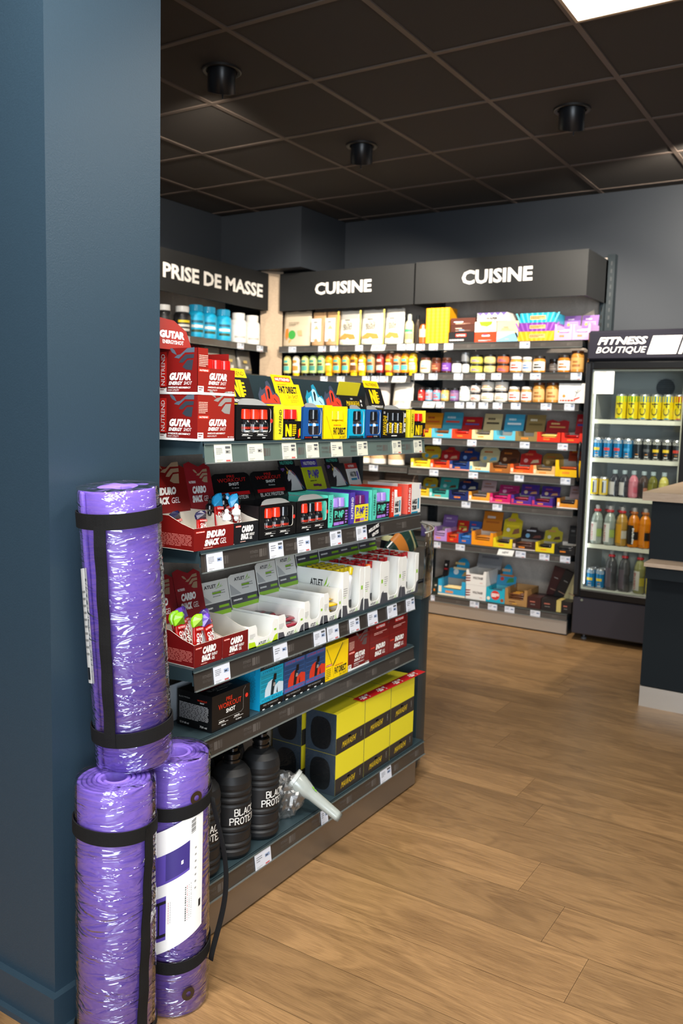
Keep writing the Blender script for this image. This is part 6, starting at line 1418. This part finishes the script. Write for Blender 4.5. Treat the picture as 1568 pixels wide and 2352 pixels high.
# squeeze bottles
SQC = [('#d8d080', 'k', '#58b0a8'), ('#e8e0d0', 'y', '#d89040'), ('#c8d078', 'k', '#58a898'), ('#b8d088', 'k', '#489080'), ('#b8d478', 'k', '#489080'), ('#e89c10', 'y', '#f0b030'), ('#e8a030', 'k', '#58b0a8'), ('#e8a840', 'k', '#58b0a8'), ('#d89818', 'y', '#6a4020'), ('#e8a414', 'y', '#e8d8c8'), ('#b88a58', 'k', '#58a0a8'), ('#8a2018', 'k', '#e0c8b8'), ('#a8501c', 'y', '#f0b848'), ('#d88c50', 'k', '#58b0b8'), ('#e89010', 'k', '#58b0a8'), ('#f0b818', 'y', '#f0d8a0')]
SQX = [-3.951, -3.868, -3.785, -3.712, -3.637, -3.567, -3.497, -3.419, -3.348, -3.277, -3.204, -3.127, -3.052, -2.987, -2.925, -2.862]
SQN = ['pale yellow', 'white', 'pale green', 'light green', 'green', 'plain orange', 'orange', 'light orange', 'golden', 'yellow-orange', 'tan', 'dark red', 'brown and gold', 'peach', 'deep orange', 'bright yellow']
for i, ((c_, cp, l_), x) in enumerate(zip(SQC, SQX)):
    curvy = cp == 'y'; h = .152 if i < 8 else .158; rr = .033
    def mk(c_=c_, cp=cp, l_=l_, h=h, curvy=curvy):
        t = empty('squeeze_bottle', (0, 0, 0)); mb = MB(); m = M(c_, .3, coat=.4)
        p = [(.030, .022), (.032, .028), (.033, .06), (.028, .09) if curvy else (.033, .09), (.033, .12), (.028, h-.01), (.014, h)]
        mb.lathe(p, m, seg=16, sy=.75); bnd(mb, .033, .04, .075, P(l_), FA-.9, FA+.9, .75); bnd(mb, .033, .1, .118, P(l_), FA-.7, FA+.5, .75); bnd(mb, .033, .078, .092, P('#5a3a28') if not curvy else P('#f0e8d8'), FA-.8, FA+.6, .75); mb.build('bottle', t)
        mb = MB(); mb.lathe([(.024, 0), (.027, .002), (.028, .02), (.026, .022)], DKG if cp == 'k' else M('#f0c414', .3, coat=.3), seg=16, sy=.8); mb.build('cap', t); return t
    fspawn('sq%d' % i, mk, x, FZL[2], '%s squeeze sauce bottle standing on its %s cap, %s in the row' % (SQN[i], 'black' if cp == 'k' else 'yellow', ORD[i]), 'bottle', y=FI+.03)

# jars
def jar(r, h, cb, cl, cw, lidh=.016, sh=True):
    def b():
        t = empty('jar', (0, 0, 0)); mb = MB(); hb = h-lidh
        mb.lathe([(r*.9, 0), (r, .004), (r, hb*.86), (r*.86, hb*.97), (r*.82, hb)] if sh else [(r*.86, 0), (r, hb)], M(cb, .2, coat=.5), seg=20)
        if cl: bnd(mb, r*(1 if sh else .99), hb*.16, hb*.78, M(cl, .5), FA-1.4, FA+1.4); bnd(mb, r, hb*.3, hb*.42, P(cw[1]), FA-.6, FA+.7, k=.001); bnd(mb, r, hb*.5, hb*.6, P(cw[2] if len(cw) > 2 else cw[1]), FA-.5, FA+.3, k=.001)
        mb.build('glass_jar', t); mb = MB(); mb.lathe([(r*.88, hb), (r*.92, hb+.001), (r*.92, h-.001), (r*.88, h)], M(cw[0], .35, coat=.3), seg=20); mb.build('lid', t); return t
    return b
JK = {2: [(-2.806, -2.724, .105, '#ddd6b8', '#e8e0c8', ['#5a3020', '#c87848', '#58b0d8'], 'cream jar with brown lid, leftmost jar of the second shelf'), (-2.719, -2.645, .103, '#4a2418', '#7a3820', ['#4a2818', '#d8885a'], 'brown spread jar right of the cream one'), (-2.638, -2.566, .103, '#4a2418', '#6a3a98', ['#4a2818', '#b888c8'], 'brown spread jar with purple label'),
 (-2.561, -2.488, .08, '#dcdcd8', '#f0eeea', ['#2a2a2c', '#c8c0b8'], 'white jar with black lid beside the purple-labelled jar'), (-2.480, -2.430, .074, '#dcdcd8', '#e8e6e2', ['#2a2a2c', '#b8b0a8'], 'small white jar with black lid'), 
 (-2.144, -2.062, .104, '#c89048', '#f2eeea', ['#f0eeea', '#d8402c'], 'white-lidded jar with red print beside the stacked tubs'), (-2.058, -1.993, .1, '#c8b090', '#eef0f2', ['#f0eeea', '#5a80b8'], 'white-lidded jar with blue print'), (-1.990, -1.906, .106, '#c88838', '#f2eee6', ['#2a2420', '#38342e'], 'dark-lidded jar with white label and amber base'),
 (-1.825, -1.742, .11, '#b87428', '#f4f0e8', ['#2a2420', '#a8682a'], 'dark-lidded nut butter jar left of the tall jar'), (-1.740, -1.656, .135, '#c88a3c', '#d8a860', ['#5a3018', '#a87038'], 'tall tan nut butter jar at the right of the second shelf')],
 3: [(-2.809, -2.757, .09, '#b01c18', '#c82a20', ['#2a1818', '#e8b8a8'], 'small red jar, leftmost jar of the third shelf'), (-2.753, -2.697, .09, '#7aa8c8', '#d89098', ['#1a1a1c', '#5aa8d0', '#c83a3a'], 'small jar with pink and blue label, first of two alike'), (-2.694, -2.637, .09, '#c87888', '#6aa8c8', ['#1a1a1c', '#c83a3a'], 'small jar with blue and red label, beside the yellow one'), (-2.633, -2.573, .09, '#c8a050', '#d8b878', ['#1a1a1c', '#5aa8d0'], 'small jar with yellow label'), (-2.567, -2.501, .09, '#6a4a7a', '#8a6a90', ['#1a1a1c', '#6ab0c8', '#c86a78'], 'small jar with purple label'), (-2.499, -2.418, .1, '#c8ccc8', '#e0e4e0', ['#e8e8e8', '#b8c8c0'], 'white glass jar with white lid on the third shelf'),
 (-2.145, -2.066, .1, '#c89860', '#f2eeea', ['#f0eeea', '#c84a3a'], 'white-lidded jar, left one of the third shelf pair'), (-2.058, -1.984, .1, '#c89860', '#f2eeea', ['#f0eeea', '#c84a3a'], 'white-lidded jar, right one of the third shelf pair'), (-1.980, -1.898, .127, '#c88a3c', '#dcb070', ['#5a3018', '#a87038'], 'brown-lidded peanut jar, left one on the third shelf'), (-1.893, -1.805, .127, '#c88a3c', '#dcb070', ['#5a3018', '#a87038'], 'brown-lidded peanut jar, right one on the third shelf')]}
for k, l in JK.items():
    for i, (a, b_, h, cb, cl, cw, lab) in enumerate(l): r = (b_-a)/2*.97; fspawn('jar%d_%d' % (k, i), jar(r, h, cb, cl, cw), (a+b_)/2, FZ[k], lab, 'jar', y=FI+r)
ST = [(2, -2.430, -2.337, .06, '#c8c050', '#7a60a8', 'yellow and purple tub'), (2, -2.329, -2.245, .06, '#d8c888', '#c8c060', 'cream tub'), (2, -2.237, -2.150, .06, '#c86a38', '#7a5088', 'orange and purple tub'), (3, -2.416, -2.343, .061, '#d8d0c8', '#a85028', 'small white and brown tub'), (3, -2.342, -2.249, .073, '#e8e4da', '#c8905a', 'white nut butter tub'), (3, -2.247, -2.150, .073, '#eae6dc', '#b8906a', 'wide white nut butter tub')]
for i, (k, a, b_, h, c1, c2, lab) in enumerate(ST):
    r = (b_-a)/2*.96
    for j in range(2): fspawn('st%d' % i, jar(r, h-.001, c1, c1, ['#1c1a1c', c2], .014, False), (a+b_)/2, FZ[k]+j*h, '%s, %s of its stack on the %s shelf' % (lab, ('lower', 'upper')[j], ('second', 'third')[k-2]), 'tub', y=FI+r)
fspawn('tin', cyl('tin', [(.026, 0), (.028, .002), (.028, .045)], [(.028, .045), (.028, .06), (.02, .062)], M('#8a8c90', .35, .4), M('#a8aaac', .35, .4), None, ('tin_body', 'tin_lid')), -2.463, FZ[2]+.075, 'small grey tin standing on the small white jar', 'tin', y=FI+.03)
for i, x in enumerate((-1.868, -1.858)): fspawn('dj', jar(.034, .09, '#3a2c24', '#5a5450', ['#201c1a', '#8a8078']), x, FZ[2], ('dark jar standing back between the label jars', 'dark jar behind another dark jar, second shelf')[i], 'jar', y=FI+.1+.08*i)
fspawn('ej', jar(.03, .095, '#a87028', '#b88040', ['#4a2818', '#8a5828']), -1.633, FZ[2], 'amber jar half hidden at the shelf right end', 'jar', y=FI+.12)
fspawn('wbx', fbox(.17, .05, .122, P('#ecebe6'), lambda f, w, h: (f.line([(w*.62, h*.3), (w*.68, h*.55), (w*.74, h*.7)], .003, INK), f.line([(w*.6, h*.6), (w*.7, h*.5), (w*.82, h*.68)], .003, INK), f.poly([(w*.55, h*.2), (w*.8, h*.32), (w*.78, h*.24), (w*.62, h*.15)], P('#c83a30')), f.disc(w*.2, h*.35, w*.06, P('#d8883a')), f.fine(w*.1, h*.78, w*.35, h*.05, 1, P('#d86a5a'), seed=2), f.fine(w*.05, h*.05, w*.9, h*.1, 1, P('#d8503a'), seed=3, fill=.9))), -1.794, FZ[3], 'flat white box with sketched figure at the third shelf right', 'box')
fspawn('blk', fbox(.09, .08, .04, P('#2a2c30')), -2.12, FZ[3]+.1015, 'dark flat packet lying on the third shelf white-lidded jars', 'packet', y=FI+.02)

# left bay lower shelves, seen past the gondola
WB = M('#e6dfd2', .7)
fspawn('wp1', pouch(.17, .2, WB, WB, lambda f, w, h: f.fine(w*.15, h*.15, w*.6, h*.16, 3, P('#c8b8a4'), seed=3)), -3.02, FZL[3], 'plain white paper pouch nearest the small red jar', 'pouch', rz=-.12)
fspawn('wp2', pouch(.13, .21, M('#b8aea8', .7), M('#a8a09a', .7)), -3.175, FZL[3], 'grey paper pouch left of the white paper pouch', 'pouch')
for i, x in enumerate((-3.255, -3.13, -2.985)):
    fspawn('woodjar', cyl('wood_lid_tub', [(.056, 0), (.06, .004), (.06, .04)], [(.061, .04), (.061, .105), (.058, .108)], M('#ece6dc', .4), mat_wood('tub_wood', '#c89a68', '#e0bc8c', .5, uv=False, sx=4, sy=3, ring=1) if i == 0 else None, None, ('tub', 'wood_sleeve'), 24), x, FZL[5], 'white tub with wooden sleeve, %s of three on the fifth shelf' % ('leftmost', 'middle', 'rightmost')[i], 'tub', y=FI+.06)
for i, x in enumerate((-3.30, -3.10, -2.98)):
    fspawn('brownbag', pouch(.16, .17, M('#7a6454', .7), M('#6a5648', .7)), x, FZL[6], 'brown paper pouch on the sixth shelf, %s of three' % ('leftmost', 'middle', 'rightmost')[i], 'pouch', y=FI+.05)
# bottom shelf of the right bay
def b_volt(hd):
    def b():
        t = ftray(.148, .2, .1 if hd else .1, .075 if hd else .1, '#dedcd8', '#b8b4ae', deco=lambda f, w, h: (f.text('VOLTAGE', w*.34, h*.42, w*.5, h*.16, P('#3a2a2a'), .04, .1), [f.poly([(0, h*(.2+.17*k)), (w*.2, h*(.24+.17*k)), (w*.24, h*(.32+.17*k)), (0, h*(.3+.17*k))], P('#7a1c22')) for k in range(3)], f.fine(w*.7, h*.15, w*.2, h*.06, 1, P('#c83a30'), seed=3)))()
        if hd: fhead(.18, .17, '#8a8b8e', 'rect', ['#303034', '#6a6a70'], 5)(t, .2, .09, -.01, -22)
        return t
    return b
fspawn('volt0', b_volt(0), -2.373, FZ[8], 'lower white box with dark red stripes on the bottom far shelf', 'display tray'); fspawn('volt1', b_volt(1), -2.375, FZ[8]+.101, 'upper open white box with silver header, stacked on its twin', 'display tray')
def b_energy():
    t = ftray(.134, .18, .1, .085, '#1aa0b8', '#60c0d0', deco=lambda f, w, h: (f.disc(w*.5, h*.5, w*.24, P('#c8342c')), f.fine(w*.3, h*.36, w*.4, h*.26, 3, WHITE, l=2, seed=3, fill=.7), f.disc(w*.14, h*.25, w*.09, P('#e8dcc8')), f.disc(w*.87, h*.2, w*.09, P('#9a4a28'))))(); fhead(.14, .15, '#2a90b8', 'round', ['#c8a070', '#b06a30', '#c8382c', '#3a8a4a'], 6)(t, .18, .09, .0); return t
fspawn('energy', b_energy, -2.224, FZ[8], 'turquoise display box with red badge on the bottom far shelf', 'display tray')
bars_in(-2.224, .134, FZ[8]+.05, FI, '#2a4a58', 'dark teal bar lying in the turquoise badge box', n=2, rows=2)
fspawn('kraft', ftray(.155, .22, .11, .04, '#a07848', '#b88c58', deco=lambda f, w, h: pr(f, w, h*.4, ['#5a3018', '#d8a040'], 3)), -2.088, FZ[8], 'open kraft box of brown wrappers on the bottom far shelf', 'display tray')
bars_in(-2.088, .155, FZ[8], FI, '#5a3420', 'brown wrapped bar lying in the open kraft box', n=5, rows=3, col2='#c8902c')
for i, (x, c_, lab) in enumerate([(-1.93, '#3a1c1a', 'dark maroon chocolate box lying beside the kraft box'), (-1.835, '#201c1c', 'black chocolate box with small print beside the maroon one'), (-1.70, '#1c1a1a', 'black chocolate box at the right end of the bottom shelf')]):
    fspawn('chb%d' % i, fbox((.09, .1, .065)[i], .16, .075, P(c_), lambda f, w, h: (f.fine(w*.2, h*.5, w*.6, h*.12, 1, P('#b86a58'), seed=3, fill=.8), f.fine(w*.25, h*.3, w*.5, h*.07, 1, GREYC, seed=4))), x, FZ[8], lab, 'box')
fspawn('chy', fbox(.03, .16, .075, P('#c8b468')), -1.733, FZ[8], 'narrow pale yellow box between the black chocolate boxes', 'box')
for i, (x, c_, lab, tl) in enumerate([(-1.86, '#3a1a1a', 'tall maroon chocolate slab leaning at the back', 14), (-1.80, '#1a1818', 'tall black chocolate slab leaning in front of the maroon one', 22), (-1.72, '#a8a078', 'tall pale patterned slab leaning at the far right', 20)]):
    fspawn('slab%d' % i, fbox(.085, .018, .2, P(c_), lambda f, w, h: (f.fine(w*.25, h*.6, w*.5, h*.05, 1, GREYC, seed=3), f.rect(w*.2, h*.2, w*.6, h*.03, P('#8a6a5a')))), x, FZ[8]+.078, lab, 'chocolate slab', y=FI+.1+.03*(2-i), rot=(0, radians(tl), 0))

# tubs on the side run
def sspawn(key, b, y, label, cat, dx=.06): return spawn(key, b, (-4.09-dx, y, FZL[1]+.001), label, cat, rotz=GR-.5)
def tub(r, h, cb, cl, lab_, acc, ridged=False):
    def b():
        t = empty('supplement_tub', (0, 0, 0)); mb = MB(); m = M(cb, .3, coat=.4)
        mb.lathe([(r*.92, 0), (r, .006), (r, h*.68), (r*.92, h*.74), (r*.72, h*.8)], m, seg=24); bnd(mb, r, h*.1, h*.6, P(lab_), FA-1.3, FA+1.3)
        for k, c_ in enumerate(acc): bnd(mb, r, h*(.16+.14*k), h*(.24+.14*k), P(c_), FA-.8, FA+.6, k=.001)
        mb.build('tub', t); mb = MB(); ml = M(cl, .3, coat=.3); n = 32
        mb.lathe([(r*.76, h*.8), (r*.78, h*.81), (r*.78, h*.99), (r*.72, h)], ml, seg=n)
        if ridged:
            for k in range(20): a = 2*pi*k/20; mb.box(r*.77*cos(a)-.002, r*.77*cos(a)+.002, r*.77*sin(a)-.002, r*.77*sin(a)+.002, h*.81, h*.98, M('#0d86ad', .3))
        mb.build('lid', t); return t
    return b
sspawn('tbk', tub(.052, .19, '#1a1a1c', '#e8e8e6', '#2a2a2a', ['#505050']), 4.27, 'black tub with white lid behind the raised red card', 'tub')
sspawn('tbk2', tub(.06, .2, '#1a1a1c', '#e8e8e6', '#262628', ['#c8c8c0', '#c8c8c0', '#d8c020']), 4.445, 'black tub with white lid and yellow band', 'tub')
for i, y_ in enumerate((4.58, 4.71, 4.87)): sspawn('tcy', tub((.066, .062, .07)[i]*0+.062, .225, '#16a0cc', '#1690bc', '#1aa8d4', ['#2a4a38', '#e8e8e0', '#1c5a74'], True), y_, 'bright blue ridged-lid tub, %s of three on the side shelf' % ('leftmost', 'middle', 'rightmost')[i], 'tub')
for i, y_ in enumerate((5.045, 5.205)): sspawn('twh', tub(.062, .22, '#e8e6e2', '#ecebe8', '#f0eeea', ['#b8b4ae']), y_, ('white tub beside the blue tubs on the side shelf', 'white tub nearest the corner post')[i], 'tub')
spawn('ypch', pouch(.16, .28, M('#e8e0c0', .5), M('#d8b820', .5)), (-4.1, 4.03, FZL[1]+.001), 'cream and yellow pouch at the left end of the side shelf', 'pouch', rotz=GR)
for i, (y_, c_) in enumerate(((4.55, '#7a1c28'), (4.75, '#8a867e'), (4.93, '#76726a'), (5.1, '#68645e'))):
    spawn('lp%d' % i, pouch(.16, .17, M(c_, .35, .2), M(c_, .35, .2), lambda f, w, h: pr(f, w, h, ['#b8a060', '#c8c4bc'], 3)), (-4.1, y_-.08, FZL[2]+.001), ('dark red', 'silver-grey', 'grey', 'dark grey')[i]+' pouch on the second shelf of the side run', 'pouch', rotz=GR)

# ---------------------------------------------------------------- fridge contents
FX, FYy = -1.6, 5.29
def can(r, h, body, deco): 
    def b():
        t = empty('drink_can', (0, 0, 0)); mb = MB(); al = M('#b8babc', .3, .8)
        mb.lathe([(r*.8, 0, al), (r*.84, .001, al), (r, .008, al), (r, h-.012, body), (r*.84, h-.003, al), (r*.84, h, al), (r*.76, h-.002, al), (0, h-.003, al)], body, seg=20); deco(mb, r, h); mb.build('can_body', t)
        mb = MB(); mb.box(-.007, .007, -.012, .008, h-.0015, h-.0005, al); mb.build('pull_tab', t); return t
    return b
def c4(topc):
    def dd(mb, r, h): bnd(mb, r, h*.7, h-.011, M(topc, .3, .3), 0, 2*pi); wraptext(mb, r, 'C4', FA-.1, h*.18, r*1.1, h*.5, INK, rot=1, bold=.0, k=.001); bnd(mb, r, h*.05, h*.09, M(topc, .3), FA-.3, FA+.4)
    return dd
def noc(bandc):
    def dd(mb, r, h): wraptext(mb, r, 'NOCCO', FA, h*.74, r*2.0, h*.14, M('#d8d8d0', .4), bold=.03, k=.001); bnd(mb, r, h*.38, h*.52, M(bandc, .35), FA-.8, FA+.6) if bandc else None; bnd(mb, r, h*.1, h*.16, M('#c8c8c0', .5), FA-.4, FA+.4); bnd(mb, r, h*.24, h*.27, M('#d88a30', .5), FA-.3, FA+.3)
    return dd
FRROW = []
YC = M('#e2cc14', .3, .25)
cans1 = [('#8ac850', -1.40), ('#2a9a2c', -1.330), ('#2a86a0', -1.262), ('#2a86a0', -1.194), ('#3a8aa0', -1.126), ('#d0401c', -1.06)]
for i, (c_, x) in enumerate(cans1):
    for j in range(2):
        spawn('c4'+c_, can(.033, .155, YC, c4(c_)), (x, 5.375+j*.07, FRZ[0]+.001), ('tall yellow can, %s from the left, front row of the top rack' if j == 0 else 'tall yellow can standing behind the %s front can') % ORD[i], 'can')
cans2 = [('#1a7cb0', '#e0c030', -1.525), ('#1a7cb0', '#d03a3a', -1.463), ('#1a7cb0', '#d03a3a', -1.402), ('#1a7cb0', '#3a9ad0', -1.342), ('#2a2c2e', None, -1.282), ('#2a2c2e', '#5a5c5e', -1.226), ('#2a2c2e', '#e0c030', -1.172), ('#2a2c2e', '#e0c030', -1.114), ('#2a2c2e', '#d03a2c', -1.056)]
for i, (c_, b2, x) in enumerate(cans2):
    for j in range(2):
        spawn('no'+c_+str(b2), can(.0275, .125, M(c_, .3, .3), noc(b2)), (x, 5.37+j*.062, FRZ[1]+.001), ('slim %s can, %s from left on the second rack' if j == 0 else 'slim %s can behind the %s front can, second rack') % ('blue' if i < 4 else 'black', ORD[i]), 'can')
def dbottle(r, h, liq, lab_, cap, neckc=None, deco=None, sport=False):
    def b():
        t = empty('drink_bottle', (0, 0, 0)); mb = MB(); ml = M(liq, .15, coat=.6)
        mb.lathe([(r*.85, 0), (r, .006), (r*.97, h*.3), (r*.9, h*.36), (r, h*.44), (r, h*.62), (r*.8, h*.74), (r*.45, h*.82), (r*.42, h*.86)], ml, seg=20)
        if lab_: bnd(mb, r, h*.08, h*.56, P(lab_[0]), FA-1.3, FA+.2, k=.001); bnd(mb, r, h*.2, h*.4, P(lab_[1]), FA+.2, FA+1.2, k=.001)
        if deco: deco(mb, r, h)
        mb.build('bottle', t); mb = MB(); mc = M(cap, .35, coat=.3)
        if sport: mb.lathe([(r*.62, h*.84, mc), (r*.64, h*.85, mc), (r*.6, h*.89, mc), (r*.35, h*.9, mc), (r*.36, h*.93, M('#a8a8a8', .4)), (r*.38, h*.98, M('#a8a8a8', .4)), (r*.2, h, M('#a8a8a8', .4))], mc, seg=16)
        else: mb.lathe([(r*.5, h*.86), (r*.52, h*.87), (r*.52, h*.99), (r*.48, h)], mc, seg=16)
        mb.build('cap', t); return t
    return b
def carn(mb, r, h): wraptext(mb, r, 'CARNITINE', FA-.65, h*.1, h*.07, h*.42, P('#a82028'), rot=1, k=.0018, bold=.03)
R3 = [(-1.534, 'can', '#d8b828'), (-1.475, 'can', '#e0c040'), (-1.41, 'b', '#3a3a40', ('#c8c4c0', '#3a3a40')), (-1.352, 'b', '#3a3a40', ('#c8c4c0', '#3a3a40')), (-1.296, 'b', '#c87a86', ('#c87a86', '#c05a6a')), (-1.236, 'b', '#4a3c38', ('#2a2422', '#a87058')), (-1.182, 'b', '#6a6830', ('#7a7830', '#5a6a78')), (-1.118, 'b', '#c8be60', ('#d0c668', '#c8be60'))]
R3N = ['yellow and white can, leftmost on the third rack', 'yellow and white can, second on the third rack', 'dark drink bottle with slanted white label, left one', 'dark drink bottle with slanted white label, right one', 'pink drink bottle on the third rack', 'dark brown drink bottle beside the pink one', 'olive drink bottle on the third rack', 'pale yellow drink bottle on the third rack']
for i, q in enumerate(R3):
    if q[1] == 'can': spawn('cy'+str(i), can(.0275, .118, M(q[2], .3, .2), lambda mb, r, h: (bnd(mb, r, .02, h-.02, M('#c8ccd0', .4), FA-.1, FA+.8), bnd(mb, r, .02, h-.03, M('#2a3a50', .4), FA-.1, FA+.2, k=.001))), (q[0], 5.37, FRZ[2]+.001), R3N[i], 'can')
    else: spawn('b3'+q[2]+str(q[3]), dbottle(.029, .165, q[2], q[3], '#a8b8bc'), (q[0], 5.372, FRZ[2]+.001), R3N[i], 'bottle')
R4 = [(-1.503, '#8a948c', ('#d8d8d0', '#8aa050'), carn, '#b02a30'), (-1.424, '#8a948c', ('#d8d8d0', '#8aa050'), carn, '#b02a30'), (-1.350, '#a8823a', ('#c8901c', '#b8b0a0'), None, '#b02a30'), (-1.278, '#c87410', ('#1c1a1a', '#1c1a1a'), None, '#a8602a'), (-1.212, '#d07c14', ('#d8801a', '#1c1a1a'), None, '#a8602a'), (-1.14, '#d07c14', ('#d8801a', '#1c1a1a'), None, '#a8602a')]
R4N = ['clear sports bottle with white label, leftmost on the fourth rack', 'clear sports bottle with white label, second on the fourth rack', 'gold-labelled sports bottle on the fourth rack', 'orange drink bottle with black label and white script', 'orange drink bottle beside the black-labelled one', 'orange drink bottle partly behind the counter']
for i, (x, lq, lb, dc, cp) in enumerate(R4):
    dd = (lambda mb, r, h: [bnd(mb, r, h*(.1+.045*k), h*(.13+.045*k), WHITE, FA+.0+.04*(k % 2), FA+.22+.05*(k % 3), k=.002) for k in range(9)]) if i == 3 else dc
    spawn('b4%d' % (0 if i == 1 else i), dbottle(.0355, .245, lq, lb, cp, deco=dd, sport=True), (x, 5.375, FRZ[3]+.001), R4N[i], 'bottle')
for i, x in enumerate((-1.464, -1.385, -1.31, -1.24)): spawn('b4b', dbottle(.033, .24, '#5a5c58', None, '#982028', sport=True), (x, 5.46, FRZ[3]+.001), 'dim sports bottle standing in the back row of the fourth rack', 'bottle', 'back row bottles of the fourth rack')
for i, x in enumerate((-1.522, -1.463)): spawn('no#1a7cb0#e0c030', None, (x, 5.375, FRZ[4]+.001), 'slim blue can on the fridge floor, %s one' % ('left', 'right')[i], 'can')
for i, x in enumerate((-1.515, -1.455)): spawn('no#1a7cb0#e0c030', None, (x, 5.44, FRZ[4]+.001), 'slim blue can in the back row on the fridge floor', 'can', 'back row blue cans')
R5 = [(-1.398, '#4a4a4c', ('#5a5058', '#38383a')), (-1.317, '#4a4a4c', ('#5a5058', '#38383a')), (-1.225, '#8a8a5a', ('#c8c4b8', '#b8a838')), (-1.15, '#c8b850', ('#d0c060', '#b8a838'))]
for i, (x, lq, lb) in enumerate(R5): spawn('b5%d' % (0 if i < 2 else i), dbottle(.0345, .25, lq, lb, '#b02a30', deco=carn if i == 2 else None, sport=True), (x, 5.375, FRZ[4]+.001), 'sports bottle on the fridge floor, '+('dark one beside the blue cans', 'second dark one', 'with white and yellow label', 'yellow one against the counter')[i], 'bottle')
